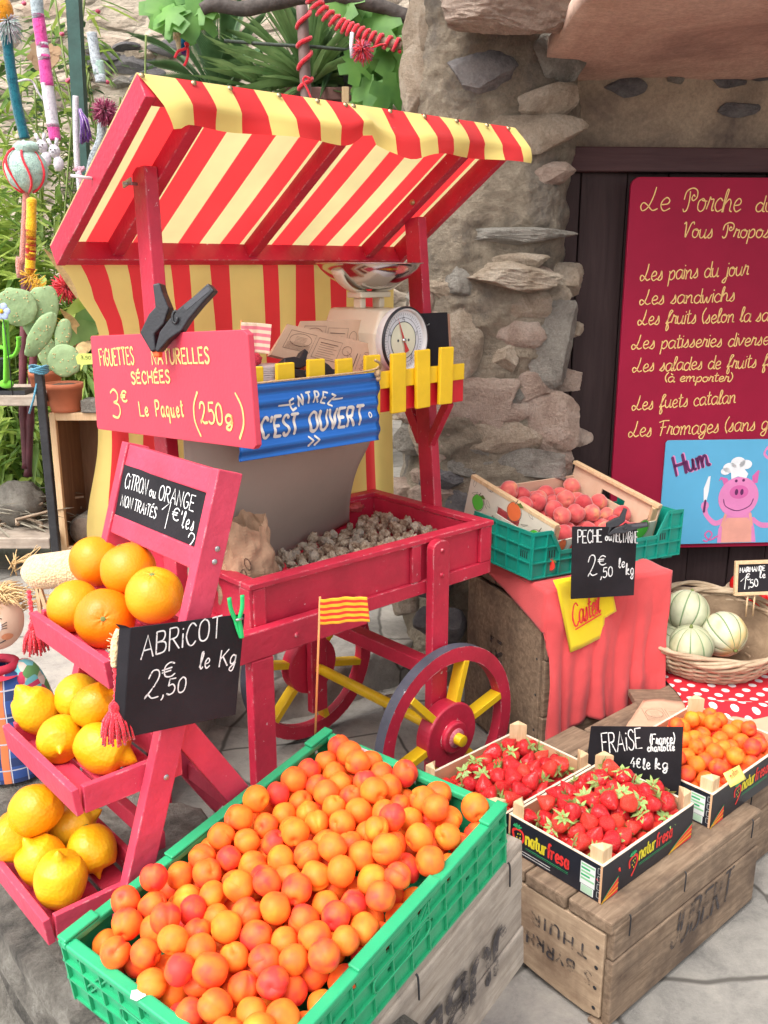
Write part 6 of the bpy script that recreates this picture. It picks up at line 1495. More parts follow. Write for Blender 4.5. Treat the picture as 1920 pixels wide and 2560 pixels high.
# yellow printed cloth hanging from under the teal crate
YC = cloth('yellow_cotton', (0.86,0.66,0.02), 0.05, 0.9, 900, 0.2)
YM = TB @ fr((0.0, -0.040, 0), (1, 0, 0), (0, 0.02, 1))
yt = thing('yellow_cloth', 'small yellow printed cloth hanging over the red one below the peach slate', 'cloth', YM @ T(0.1, 0.3, 0)); YI = T(-0.1, -0.3, 0)
z3 = Z(2, 2); oz = [px2(YM, *z3(a, b)) for a, b in ((285, 500), (375, 910), (455, 885), (600, 812), (605, 690), (672, 640), (650, 540), (560, 430), (400, 420), (262, 440))]
mb = MB()
cx_ = sum(p[0] for p in oz)/len(oz); cy_ = sum(p[1] for p in oz)/len(oz); rings = 7; vs = [V(cx_, cy_, 0.006)]; fs = []
for r in range(1, rings+1):
    for p in oz:
        q = V(cx_+(p[0]-cx_)*r/rings, cy_+(p[1]-cy_)*r/rings, 0); q.z = 0.006*sin(q.x*60+q.y*10)+0.004*nz(q*14); vs.append(q)
m = len(oz)
for i in range(m): fs.append((0, 1+i, 1+(i+1) % m))
for r in range(rings-1):
    for i in range(m): a = 1+r*m; b = a+m; j = (i+1) % m; fs.append((a+i, b+i, b+j, a+j))
mb.add(vs, fs, 0, True); mb.build('fabric', YC, yt, YI, solid=.002)
mb = MB()
wpx(mb, YM, z3, 'Casteil', (385, 745), (560, 640), (375, 600), 0.006, gap=.06); mb.v = [p+V(0, 0, .009) for p in mb.v]
A = px2(YM, *z3(400, 755)); B_ = px2(YM, *z3(565, 655)); ribbon(mb, [A, B_], .005, 0, .010); ribbon(mb, [px2(YM, *z3(480, 612)), px2(YM, *z3(505, 600))], .004, 0, .010)
mb.build('lettering', NR, yt, YI)
# teal crate
TM = T(0.456, 2.738, 0.664) @ R(radians(30)) @ R(radians(1.7), 'Y')
TX, TY, TH = 0.655, 0.31, 0.148
tc_ = thing('teal_crate', 'teal plastic crate with a low front, holding the peach box on the red cloth', 'crate', TM)
def teal_wall(o, ax, ln, prof, nm):
    F = fr(V(o), V(ax), (0, 0, 1)); mb = MB(); n = len(prof)
    mb.prism([(0, 0)]+[(ln, 0)]+[(x, y) for x, y in prof[::-1]], -0.007, -0.004, 0, F)
    w = mb.build(nm, TEALP, tc_)
    mb = MB()
    def top(x):
        for (a, b), (c, d) in zip(prof, prof[1:]):
            if a <= x <= c: return b+(d-b)*(x-a)/max(1e-6, c-a)
        return prof[-1][1]
    k = int(ln/.052)
    for i in range(k+1):
        x = .002+(ln-.007)*i/k; mb.box(x, x+.003, 0.002, top(x)-.002, -.0038, 0.004, 0, F)
    for (a, b), (c, d) in zip(prof, prof[1:]): mb.beam(F @ V(a, b, -.001), F @ V(c, d, -.001), 0.012, 0.005, F.to_3x3() @ V(0, 0, 1) if abs(d-b) < 1e-5 or True else (0, 0, 1))
    for y in (0.003, 0.052, 0.100): 
        xs = [i*ln/40 for i in range(41)]; a = None
        for x in xs+[1e9]:
            ok = x <= ln and top(x) > y+.006
            if ok and a is None: a = x
            if not ok and a is not None: mb.box(a+.001, prev-.001, y, y+.004, -.0037, 0.0036, 0, F); a = None
            prev = x
    for i in range(k):
        if i % 3 != 1: continue
        for j in range(4): x = .008+(ln-.007)*i/k+.010*j; mb.box(x, x+.004, .064, .088, -.0036, -.0028, 1, F)
    mb.build('rib', [TEALP, BLACKP], tc_)
teal_wall((0, 0, 0), (1, 0, 0), TX, [(0, TH), (.075, TH), (.115, .078), (TX-.115, .078), (TX-.07, TH+.01), (TX, TH+.01)], 'wall')
teal_wall((0, TY, 0), (0, -1, 0), TY, [(0, TH), (TY, TH)], 'wall'); teal_wall((TX, 0, 0), (0, 1, 0), TY, [(0, TH), (TY, TH)], 'wall'); teal_wall((TX, TY, 0), (-1, 0, 0), TX, [(0, TH-.03), (TX, TH-.03)], 'wall')
mb = MB(); mb.box(.006, TX-.006, .006, TY-.006, .003, .008); mb.box(0.02, 0.07, 0.012, .05, -.008, .0028); mb.box(TX-.07, TX-.02, 0.012, .05, -.008, .0028); mb.build('floor', TEALP, tc_)
# printed peach box, tilted in the crate
PB = TM @ T(0.078, 0.030, 0.012) @ R(radians(6.5)) @ R(radians(12.5), 'X')
PXx, PYy = 0.530, 0.405
pbx = thing('peach_box', 'pale wooden box printed with red and green fruit, full of peaches', 'fruit crate', PB)
PLY = wood('pale_ply', (0.66,0.44,0.30), (0.74,0.54,0.39), 10, (1, 8, 8), 0.75, 0.1); PRINTC = paint('printed_ply', (0.66,0.60,0.50), 0.7, 0.04, 20)
PG = solidc('apple_green', (0.10,0.52,0.05)); PRD = solidc('apple_red', (0.72,0.045,0.03)); PDL = solidc('leaf_dark', (0.12,0.18,0.04)); PLN = solidc('line_brown', (0.16,0.12,0.09)); POR = solidc('apple_orange', (0.80,0.16,0.05))
he, hb, hf = 0.150, 0.105, 0.102
for x, nm in ((0, 'end_panel'), (PXx-.006, 'end_panel')):
    F = fr((0 if x == 0 else PXx, PYy if x == 0 else 0, 0), (0, -1, 0) if x == 0 else (0, 1, 0), (0, 0, 1)); mb = MB()
    hole = rrect(PYy/2-.055, PYy/2+.055, 0.085, 0.112, .013, 5)
    # panel round the hand hole
    mb.box(0, PYy/2-.0552, 0.0, he, -.006, 0, 0, F); mb.box(PYy/2+.0552, PYy, 0, he, -.006, 0, 0, F); mb.box(PYy/2-.0551, PYy/2+.0551, 0, .0848, -.0059, -.0001, 0, F); mb.box(PYy/2-.0551, PYy/2+.0551, .1122, he, -.0059, -.0001, 0, F)
    e = mb.build(nm, [PRINTC if x == 0 else PLY], pbx)
    mb = MB(); mb.box(-.002, PYy+.002, he+.0005, he+.014, -.020, .001, 0, F); mb.build('top_bar', PINE, pbx, bevel=.0015)
    if x == 0:
        mb = MB(); zq = .0012
        def apple(cx, cy, r, mi):
            flat(mb, [(cx+r*cos(a)*(1+.1*cos(2*a)), cy+r*1.08*sin(a)-.12*r*exp(-((a-pi/2)/.3)**2)) for a in [2*pi*k/24 for k in range(24)]], mi, zq); ribbon(mb, [(cx+1.08*r*cos(2*pi*k/24)+.003, cy+1.12*r*sin(2*pi*k/24)) for k in range(25)], .0016, 3, zq+.0002); ribbon(mb, [(cx, cy+r*.9), (cx+r*.25, cy+r*1.45)], .003, 3, zq+.0004)
            flat(mb, [(cx+.2*r, cy+r), (cx+.7*r, cy+1.35*r), (cx+1.35*r, cy+1.0*r), (cx+.8*r, cy+.8*r)], 2, zq+.0005)
        apple(.055, .085, .026, 0); apple(.135, .050, .016, 1); apple(.225, .128, .030, 4); apple(.345, .072, .040, 0); apple(.285, .030, .018, 1); apple(.425, .035, .018, 1); apple(.19, .02, .013, 1)
        rg = random.Random(3)
        for k in range(22):
            cx, cy = rg.uniform(.02, .43), rg.uniform(.02, .15); a = rg.uniform(0, 6.28); ribbon(mb, catmull([V(cx, cy, 0), V(cx+.016*cos(a)+.006*sin(a), cy+.016*sin(a), 0), V(cx+.032*cos(a), cy+.028*sin(a), 0), V(cx+.016*cos(a)-.008*sin(a), cy+.014*sin(a)-.006, 0), V(cx, cy, 0)], 4), .0011, 3, zq-.0003)
        M_ = F; mb.build('fruit_print', [PG, PRD, PDL, PLN, POR], e, F)
mb = MB(); mb.box(.007, PXx-.007, 0.0, .005, 0, hf); fp = mb.build('front_panel', PRINTC, pbx)
mb = MB(); F = fr((0, -.0002, 0), (1, 0, 0), (0, 0, 1))
for cx, cy, r, mi in ((.055, .085, .018, 4), (.12, .058, .026, 1), (.19, .075, .022, 0), (.30, .06, .024, 1), (.385, .078, .026, 4), (.455, .082, .032, 0)):
    flat(mb, [(cx+r*cos(2*pi*k/24), cy+r*1.08*sin(2*pi*k/24)) for k in range(24)], mi, .0012); ribbon(mb, [(cx+1.12*r*cos(2*pi*k/24), cy+1.14*r*sin(2*pi*k/24)) for k in range(25)], .0016, 3, .0014); ribbon(mb, [(cx, cy+r*.8), (cx+r*.5, cy+r*1.3)], .0025, 3, .0016)
mb.build('fruit_print', [PG, PRD, PDL, PLN, POR], fp, F)
mb = MB(); mb.box(.007, PXx-.007, PYy-.006, PYy-.001, 0, hb); mb.build('back_panel', PLY, pbx); mb = MB(); mb.box(.007, PXx-.007, .006, PYy-.007, 0.002, .007); mb.build('floor', PLY, pbx)
for (x, y, a) in ((.007, .0055, 0), (PXx-.007, .0055, 90)):
    mb = MB(); W = T(x, y, 0.004) @ R(radians(a)); h = he-.005; mb.add([W @ V(*p) for p in ((0,0,0),(.030,0,0),(0,.030,0),(0,0,h),(.030,0,h),(0,.030,h))], [(0,2,1),(0,1,4,3),(1,2,5,4),(2,0,3,5),(3,4,5)], 0); mb.build('corner_post', PINE, pbx, bevel=.001)
rg = random.Random(21)
protos = [stone_fruit(k*2.9+30, 0.97, 0.06).build('peach', PEA) for k in range(4)]
P = lattice(.010, PXx-.010, .010, PYy-.010, .030, .0345, 0.022, 3, 5, lambda x, y: 0.078+.02*sin(pi*x/PXx), .3)
scatter(protos, trim(P, 0), PB, 'fuzzy red and yellow peach in the printed wooden box', 'peach', 'peaches in the printed box', rg, 'p')
# slate for peaches with its clamp
pm = fr((0.7104, 2.835, 0.6905), (0.9079, 0.4042, -0.03), (0.0, 0.0, 1.0)) @ T(0, 0, 0.130)
ps = thing('peach_slate', 'black price slate for peaches or nectarines, clamped to the teal crate', 'price slate', pm)
cn = [px2(pm, *z3(a, b)) for a, b in ((385, 565), (790, 540), (812, 100), (395, 95))]
mb = MB(); mb.prism(cn, -0.005, 0.0); mb.build('panel', SLATE, ps, bevel=.0008)
mb = MB()
for t_, a, b, c in (('PECHE', (425, 200), (580, 195), (425, 118)), ('ou', (603, 185), (645, 182), (603, 140)), ('NECTARiNE', (655, 193), (812, 200), (655, 118)), ('2', (488, 420), (548, 405), (492, 285)), ('€', (556, 345), (606, 340), (556, 285)), (',50', (572, 425), (650, 415), (572, 362)), ('le', (690, 360), (730, 357), (690, 300)), ('kg', (738, 405), (787, 405), (738, 335))):
    wpx(mb, pm, z3, t_, a, b, c, .0036)
mb.build('lettering', CHALK, ps)
p = hit(*z3(700, 85), pm); clamp('spring_clamp', 'black spring clamp holding the peach slate on the teal crate', T(*(pm @ V(p.x, p.y+.004, .012))) @ CF @ R(radians(-30)), 0.72, 1, False)

# ------------------------------------------------------------------ low bench along the plank wall with baskets
bench = thing('low_bench', 'low dark wooden bench along the plank wall, carrying the baskets', 'bench', T(1.2, 2.9, 0))
BI = T(-1.2, -2.9, 0)
for i in range(6):
    y0 = 2.42+i*0.185; xl = 0.80 if y0 < 2.65 else 1.03-0.06*(i > 3)
    mb = MB(); mb.box(xl, 2.2, y0, y0+.178, 0.25, 0.274); mb.build('plank', OLDWOOD, bench, BI, bevel=.004)
mb = MB(); mb.box(1.05, 2.15, 2.46, 2.485, 0.0, 0.2495); mb.box(1.05, 2.15, 3.42, 3.445, 0.0, 0.2495); mb.build('side_board', OLDWOOD, bench, BI)
mb = MB(); mb.box(0.83, 0.87, 2.45, 2.6, 0.0, 0.2495); mb.box(2.1, 2.14, 2.5, 3.4, 0.0, 0.249); mb.build('leg', OLDWOOD, bench, BI)
def polka():
    m, n, b = newmat('polka_cotton'); tc = n.nodes.new('ShaderNodeTexCoord'); mp = n.nodes.new('ShaderNodeMapping'); mp.inputs['Rotation'].default_value = (0, 0, radians(45)); mp.inputs['Scale'].default_value = (21, 21, 0); n.links.new(tc.outputs['UV'] if False else tc.outputs['Object'], mp.inputs['Vector'])
    fr_ = nd(n, 'ShaderNodeVectorMath', operation='FRACTION'); n.links.new(mp.outputs[0], fr_.inputs[0]); sb = nd(n, 'ShaderNodeVectorMath', operation='SUBTRACT'); n.links.new(fr_.outputs[0], sb.inputs[0]); sb.inputs[1].default_value = (.5, .5, 0)
    ln_ = nd(n, 'ShaderNodeVectorMath', operation='LENGTH'); n.links.new(sb.outputs[0], ln_.inputs[0]); lt = nd(n, 'ShaderNodeMath', operation='LESS_THAN'); n.links.new(ln_.outputs['Value'], lt.inputs[0]); lt.inputs[1].default_value = 0.27
    n.links.new(mixc(n, lt.outputs[0], (0.62,0.012,0.025), (0.76,0.72,0.70)), b.inputs['Base Color']); b.inputs['Roughness'].default_value = .9; return m
mb = MB(); a0, a1, a2, a3 = hz(1690, 1738, .29), hz(2250, 1640, .29), hz(2300, 1792, .29), hz(1712, 1795, .29)
def polf(u, v):
    p = (a3*(1-u)+a2*u)*(1-v)+(a0*(1-u)+a1*u+V(0.05, .55, 0))*v
    e = max(0, 1-v/.10); z = 0.280+(0.008*sin(u*14+v*5)+.006*nz((u*8, v*5, 0)))*max(0, 1-v*3) + 0.022*exp(-((v-.08)/.06)**2)*(1+.5*sin(u*9)) - .004*e
    p = p+V(0.02*sin(v*8)*(1-u), 0, 0); return V(p.x, p.y, z)
mb.grid(polf, 60, 40); o = mb.build('polka_cloth', polka(), solid=.002); tag(o, 'red cloth with white polka dots spread under the baskets', 'cloth')
# kraft paper in front of it
mb = MB(); k0, k1, k2, k3 = hz(1545, 1850, .28), hz(2250, 1850, .28), hz(2250, 1762, .28), hz(1608, 1752, .28)
kp = thing('kraft_paper', 'crumpled brown paper with old print, lying in front of the polka dot cloth', 'paper', T(k0.x, k0.y, 0.279)); KI = kp.matrix_world.inverted()
def kpf(u, v): p = (k0*(1-u)+k1*u)*(1-v)+(k3*(1-u)+k2*u)*v; return KI @ V(p.x, p.y, 0.279+.004+.006*nz((u*12, v*4, 0))+.004*sin(u*23)*v)
mb.grid(kpf, 50, 10); mb.build('sheet', KRAFT, kp, solid=.0008)
mb = MB()
for xo, wq in ((0.10, .26), (0.52, .26), (1.0, .3)):
    def fx(x, y, xo=xo, wq=wq): p = k0+(k1-k0).normalized()*(xo+wq*x)+V(0, .06+.14*y, 0); return ((p-k0).x, (p-k0).y)
    bagprint(mb, fx)
mb.v = [p+V(0, 0, 0.0105) for p in mb.v]; mb.build('print', PRINT, kp)
# wicker baskets
WICK = wood('willow', (0.30,0.20,0.12), (0.56,0.44,0.30), 20, (3, 3, 3), 0.7, 0.3)
def basket(name, label, M, rx_, ry_, dep, rows, seed):
    t = thing(name, label, 'basket', M, 'wicker baskets'); rg = random.Random(seed)
    def ring(k, z, wob, n=72, ph=0, amp=.004, tw=9): return [V((rx_*k+amp*cos(tw*a+ph))*cos(a), (ry_*k+amp*cos(tw*a+ph))*sin(a), z+wob*sin(tw*a+ph)) for a in [2*pi*i/n for i in range(n)]]
    mb = MB()
    for i in range(rows):
        f = i/(rows-1); k = 0.62+0.36*sin(f*pi/2)**.8; mb.tube(ring(k, -dep+dep*.90*f, .0035, 72, i*pi, .0045, 17), 0.0058, 6, closed=True)
    mb.build('woven_side', WICK, t)
    mb = MB()
    for j in range(6): mb.tube(ring(0.985+.012*(j % 3), -.010+.011*(j//2), .009, 96, j*1.05, .009, 5), 0.0070, 7, closed=True)
    mb.build('rim', WICK, t)
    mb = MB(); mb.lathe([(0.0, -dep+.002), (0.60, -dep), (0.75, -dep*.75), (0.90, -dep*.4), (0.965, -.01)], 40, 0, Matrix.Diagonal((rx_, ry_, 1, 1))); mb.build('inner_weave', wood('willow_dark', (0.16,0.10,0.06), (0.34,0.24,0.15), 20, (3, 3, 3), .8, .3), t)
    mb = MB()
    for i in range(26):
        a = 2*pi*i/26; mb.tube([V(rx_*k*cos(a), ry_*k*sin(a), -dep+dep*.95*f) for f, k in ((0, .63), (.3, .80), (.6, .92), (1, .985))], 0.0035, 5)
    mb.build('stake', WICK, t); return t
BM = T(1.120, 2.965, 0.426) @ R(radians(-6)) @ R(radians(14), 'X')
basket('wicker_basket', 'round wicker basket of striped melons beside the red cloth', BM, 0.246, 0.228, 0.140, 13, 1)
MELG = fruitmat('melon_rind', [(0.25, (0.42,0.42,0.25)), (0.5, (0.51,0.52,0.34)), (0.68, (0.60,0.59,0.42)), (0.82, (0.66,0.50,0.22))], 0.9, .55, .03, 14, .03, .02); MELS = solidc('melon_stripe', (0.17,0.25,0.12), .6)
def melon(seed):
    mb = MB(); vs, fs, ms = [], [], []; nv = 22; th = []
    for k in range(10):
        a = 2*pi*k/10
        for d, g in ((-.035, -.018), (0, -.03), (.035, -.018), (.12, 0), (.31, .018), (.50, 0)): th.append((a+d, g))
    nu = len(th)
    for j in range(nv+1):
        ph = pi*j/nv
        for a, g in th:
            d = V(sin(ph)*cos(a), sin(ph)*sin(a), cos(ph)*.96); k = 1+g*sin(ph)+.03*nz(d*1.2+V(seed, 0, 0)) - .04*exp(-(ph/.15)**2)
            vs.append(d*k)
    for j in range(nv):
        for i in range(nu): l = (i+1) % nu; fs.append((j*nu+i, (j+1)*nu+i, (j+1)*nu+l, j*nu+l)); ms.append(1 if i % 6 in (0, 1) else 0)
    mb.add(vs, fs, ms, True); o = mb.build('melon', [MELG, MELS]); m = MB(); m.tube([(0, 0, .9), (0.02, .01, .99), (.06, .02, 1.03)], [.09, .07, .06], 8); m.build('stalk', CALYX, o); return o
for i, (u, v, Y, r, ax, lab) in enumerate(((1715, 1528, 3.02, .066, (.35, .35, .87), 'melon on top of the others in the wicker basket, tan patch on its side'), (1809, 1585, 2.96, .067, (.25, -.85, -.45), 'melon at the right of the wicker basket, its striped end facing out'), (1727, 1614, 2.86, .062, (-.1, -.1, .98), 'upright melon at the front of the wicker basket with its stalk up'), (1668, 1612, 2.92, .056, (-.6, .3, .6), 'melon half hidden by the red cloth, at the front left of the basket'), (1672, 1562, 3.05, .056, (-.5, .5, .7), 'melon at the back left of the basket, mostly hidden'))):
    o = melon(i*3.1); o.matrix_world = axm(at(u, v, Y), ax, i*.7) @ Matrix.Scale(r*1.18, 4); tag(o, lab, 'melon', 'melons in the wicker basket')
BM2 = T(1.475, 3.23, 0.405) @ R(radians(6), 'X')
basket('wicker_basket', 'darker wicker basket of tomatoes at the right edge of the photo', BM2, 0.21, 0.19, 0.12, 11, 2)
TOM = fruitmat('tomato_skin', [(.3, (.62, .014, .014)), (.7, (.74, .03, .02))], .8, .22, 0, 10, .05, .01)
protos = [stone_fruit(k*3+50, .8, .03).build('tomato', TOM) for k in range(3)]
P = pack(-.17, .17, -.15, .15, 34, .034, .042, -.075, 40, 3, lambda x, y: .065 if (x/.185)**2+(y/.165)**2 < 1 else -1)
scatter(protos, P, BM2, 'shiny red tomato in the wicker basket at the right edge', 'tomato', 'tomatoes in the wicker basket', rg, 't')
mm_ = fr(at(1838, 1403, 3.02), (1, 0.06, 0.015), (0, 0.10, 1))
ms_ = thing('framed_slate', 'small slate with a pale wood frame priced for tomatoes, staked in the right basket', 'price slate', mm_)
mb = MB(); mb.box(0.010, 0.200, -0.112, -0.010, -.004, 0.0); mb.build('panel', SLATE, ms_)
mb = MB(); mb.box(0, .21, -.0115, 0, -.008, .005); mb.box(0, .21, -.122, -.1105, -.008, .005); mb.box(0, .0115, -.1103, -.0117, -.0079, .0049); mb.box(.1985, .21, -.1103, -.0117, -.0079, .0049); mb.build('frame', PINE, ms_, bevel=.0015)
mb = MB(); write(mb, 'MARMANDE', (.018, -.040), (.105, -.036), .017, .0032, gap=.22); write(mb, '1', (.022, -.098), (.044, -.098), .045, .0034); write(mb, '€', (.040, -.068), (.056, -.066), .022, .0030); write(mb, ',50', (.050, -.094), (.084, -.090), .026, .0032); write(mb, 'le kg', (.088, -.062), (.150, -.060), .022, .0028); mb.build('lettering', CHALK, ms_)
mb = MB(); mb.tube([(.05, -.122, -.002), (.05, -.20, -.01)], .003, 6); mb.tube([(.075, -.122, -.002), (.075, -.20, -.01)], .003, 6); mb.build('stake', PINE, ms_)

# ------------------------------------------------------------------ dried figs and a crumpled bag in the cart tray
FIG = fruitmat('dried_fig_skin', [(.2, (.26, .155, .095)), (.42, (.46, .33, .225)), (.6, (.62, .49, .36)), (.8, (.50, .42, .34))], 1.6, .85, .12, 6, 0, .06)
def figm(k):
    rg = random.Random(k); mb = MB(); mb.blob((0, 0, 0), (rg.uniform(.95, 1.3), rg.uniform(.8, 1.05), rg.uniform(.55, .8)), 24, 16, .38, 2.2, seed=k, rough=.12)
    return mb.build('dried_fig', FIG)
protos = [figm(k+3) for k in range(9)]
def capf(x, y): return 0.830+0.012*nz((x*5, y*5, 3)) if (x > .10 and y < .17+.33*x) else -1
P = pack(.09, L-.03, .028, D-.03, 330, .0130, .0200, .795, 34, 14, capf)
scatter(protos, trim(P, 0), CART, 'wrinkled grey brown dried fig heaped in the red cart tray', 'dried fig', 'dried figs in the cart tray', rg, 'f')
cb_ = thing('crumpled_bag', 'crumpled open kraft bag standing among the figs at the left end of the tray', 'paper bag', CART @ T(0.085, 0.115, 0.785) @ R(radians(-20)) @ R(radians(-8), 'Y'))
mb = MB()
def bagf(u, v):
    a = 2*pi*u; k = (0.085-.03*v+.010*v*v)*(1+.22*nz((cos(a)*1.6, sin(a)*1.6, v*2.5))+.16*nz((cos(a)*4, sin(a)*4, v*6)))
    z = .205*v*(1+.20*nz((cos(a)*1.2+3, sin(a)*1.2, 1)) + .04*nz((cos(a)*6, sin(a)*6, 1))*v)
    return V(k*cos(a)*1.0, k*sin(a)*.62, z)
mb.grid(bagf, 46, 26, smooth=False); mb.build('paper', paint('brown_bag_paper', (0.40,0.245,0.15), .85, .35, 14, .1, 60), cb_, solid=.0008, weld=True)
mb = MB()
for (a0_, v0) in ((-1.9, .35), (-1.4, .25), (-2.3, .2), (-1.7, .5)):
    q = [bagf((a0_+.10*cos(t*2*pi/14))/(2*pi) % 1, v0+.07*sin(t*2*pi/14)) for t in range(15)]; mb.tube([p*1.03 for p in q], .0011, 4)
mb.build('print', PRINT, cb_)
o = figm(77); o.name = 'dark_red_wrapper'; o.data.materials[0] = paint('wrapper_red', (.40, .05, .05), .6, .2, 40); o.matrix_world = CART @ T(0.72, 0.455, .848) @ Matrix.Scale(.024, 4); tag(o, 'small dark red crumpled wrapper behind the figs in the tray corner', 'wrapper')

# ------------------------------------------------------------------ raised paving and the yarn garden at the left
ter = [(-8, 1.86), (-0.98, 1.84), (-0.70, 1.98), (-0.74, 2.3), (-0.66, 2.9), (-0.50, 3.5), (0.1, 4.3), (1.2, 4.6), (1.2, 9), (-8, 9)]
mb = MB(); mb.prism(ter, -0.02, 0.52); struct(mb.build('upper_paving', PAVE, bevel=0.02))
random.seed(21)
SY = 3.22
shelf = thing('plant_stand', 'black iron plant stand with worn grey boards at the left edge', 'plant stand', T(-1.5, SY, 0.52))
SI = T(1.5, -SY, -0.52)
a, b = at(97, 922, SY-.06), at(141, 1400, SY-.06)
for x, ys in ((a.x, (SY-.06,)), (a.x-1.1, (SY-.06, SY+.30))):
    for y in ys:
        mb = MB(); mb.box(x-.015, x+.015, y-.012, y+.012, 0.52, a.z, 0, None); mb.build('post', BLACKM, shelf, SI, bevel=.004)
zt = at(40, 985, SY).z; zl = at(40, 1345, SY).z
mb = MB(); mb.box(a.x-1.15, a.x-.017, SY-.05, SY+.28, zt-.035, zt); mb.build('upper_board', GREYWOOD, shelf, SI, bevel=.004)
mb = MB(); mb.box(a.x-1.15, a.x-.017, SY-.07, SY+.30, zl-.02, zl+.02); mb.build('lower_board', GREYWOOD, shelf, SI, bevel=.004)
mb = MB(); q = V(a.x, SY-.06, a.z-.01)
for k in range(5): mb.tube([q+V(.030*cos(t*.5+k), .028*sin(t*.5+k), .005*sin(t+k)+.004*k) for t in range(13)], .004, 6)
mb.tube([q, q+V(-.02, -.02, -.09), q+V(-.04, -.02, -.14)], .004, 6); mb.build('blue_cord', knit('blue_cord', (.10,.30,.42)), shelf, SI)
# wooden crate on its side with a log in it
c0 = at(121, 1032, 3.25); c1 = at(148, 1385, 3.25); zc0, zc1 = c1.z, c0.z
cr = thing('open_crate', 'pale wooden crate standing on end with a log inside', 'crate', T(c0.x+.17, 3.25, zc0)); CI = cr.matrix_world.inverted()
x0, x1 = c0.x, c0.x+.36
mb = MB(); mb.box(x0, x0+.022, 3.25, 3.272, zc0, zc1); mb.box(x1-.022, x1, 3.25, 3.272, zc0, zc1); mb.box(x0+.0225, x1-.0225, 3.2502, 3.2718, zc1-.028, zc1-.001); mb.box(x0+.0225, x1-.0225, 3.2502, 3.2718, zc0, zc0+.026); mb.build('frame', PINE, cr, CI, bevel=.002)
BRW = wood('brown_crate_board', (.17,.095,.055), (.30,.18,.11), 12, (9,9,1.2))
for k in range(3): 
    mb = MB(); mb.box(x0+.004+k*.118, x0+.118+k*.118, 3.53, 3.54, zc0, zc1-.002); mb.build('back_board', BRW, cr, CI)
for (xa) in (x0, x1-.012):
    mb = MB(); mb.box(xa, xa+.012, 3.2725, 3.5295, zc0, zc1-.003); mb.build('side_board', BRW, cr, CI)
mb = MB(); mb.box(x0, x1, 3.2725, 3.5295, zc1-.0135, zc1-.0032); mb.box(x0+.0125, x1-.0125, 3.2725, 3.5295, zc0+.001, zc0+.012); mb.build('shelf_board', PINE, cr, CI)
lg = at(212, 1290, 3.30); BARK = rock('bark', (.14,.11,.08), (.34,.30,.25), (.55,.50,.43), 22, 1.0); LOGE = rock('log_end', (.13,.09,.065), (.20,.15,.115), (.26,.20,.155), 16, .4)
lt = thing('log', 'cut log with pale bark lying in the open crate', 'log', T(lg.x-.005, 3.29, zc0+.075) @ R(radians(-6)))
mb = MB(); mb.lathe([(.050, 0), (.060, .006), (.061, .08), (.060, .2), (.05, .205)], 30, 0, R(-pi/2, 'X'), fn=lambda p, th: V(p.x*(1+.07*nz((cos(th)*2, sin(th)*2, p.z*8))), p.y*(1+.07*nz((cos(th)*2+3, sin(th)*2, p.z*8))), p.z)); mb.build('bark', BARK, lt)
mb = MB(); mb.lathe([(.0, -.001), (.051, -.001), (.051, .004)], 30, 0, R(-pi/2, 'X')); mb.build('cut_end', LOGE, lt)
# pots, prickly pear
def pot(name, lab, p, r, h, mat=TERRA):
    t = thing(name, lab, 'plant pot', T(*p)); mb = MB(); mb.lathe([(0, 0), (r*.76, 0), (r*.80, .01), (r*.93, h*.80), (r*.985, h*.80), (r, h), (r*.93, h), (r*.90, h*.86), (0, h*.86)], 40); mb.build('pot', mat, t)
    mb = MB(); mb.blob((0, 0, h*.86), (r*.88, r*.88, .012), 20, 8, .3, 6); mb.build('soil', paint('soil', (.07,.05,.035), .95, .4, 60, .3, 90), t); return t
CACT = paint('cactus_green', (.30,.43,.21), .7, .22, 16, .2, 60)
def pads(o, lst, Y):
    I = o.matrix_world.inverted()
    for (u, v, ru, rv, ang, dy) in lst:
        c = at(u, v, Y+dy); k = (Y+dy)/FOC; M = T(*c) @ R(-radians(ang), 'Y') @ R(radians(15), 'Z'); mb = MB()
        mb.blob((0, 0, 0), (ru*k, .009, rv*k), 26, 18, .10, 1.8, seed=u)
        for i in range(22):
            x, z = random.uniform(-.8, .8), random.uniform(-.85, .85)
            if x*x+z*z < .8: mb.blob((ru*k*x, -.009*sqrt(1-x*x-z*z)-.0005, rv*k*z), (.0022, .002, .0022), 6, 5, 0, 3, 1)
        mb.build('pad', [CACT, STRAW], o, I @ M)
pp = at(166, 1028, SY+.07); pp.z = zc1+.001
pot1 = pot('cactus_pot', 'terracotta plastic pot with a prickly pear, on the open crate', pp, .066, .100)
pads(pot1, ((162, 902, 40, 40, 10, 0), (102, 836, 25, 64, -34, 0), (158, 838, 20, 42, -14, .02), (42, 768, 50, 46, -20, -.02), (100, 778, 40, 68, -28, .02)), SY+.07)
p2 = at(118, 985, SY+.22); p2.z = zc1+.001
pot2 = pot('cactus_pot', 'second terracotta pot half hidden behind the prickly pear', p2, .060, .13); pads(pot2, ((118, 880, 24, 46, 8, 0),), SY+.22)
tg = fr(at(211, 900, SY-.02), (1, .1, 0), (0, 0, 1)); tb_ = thing('price_tag', 'yellow green speech bubble price tag on the cactus pot', 'price tag', tg)
mb = MB(); mb.prism([(-.024, -.014), (-.014, -.015), (-.016, -.038), (-.004, -.016), (.032, -.014), (.036, .012), (.028, .022), (-.018, .022), (-.028, .010)], -.001, 0); mb.build('card', solidc('lime_card', (.62,.72,.16)), tb_)
mb = MB(); write(mb, '3,50', (-.012, .004), (.022, .002), .011, .0014); mb.build('lettering', INK, tb_)
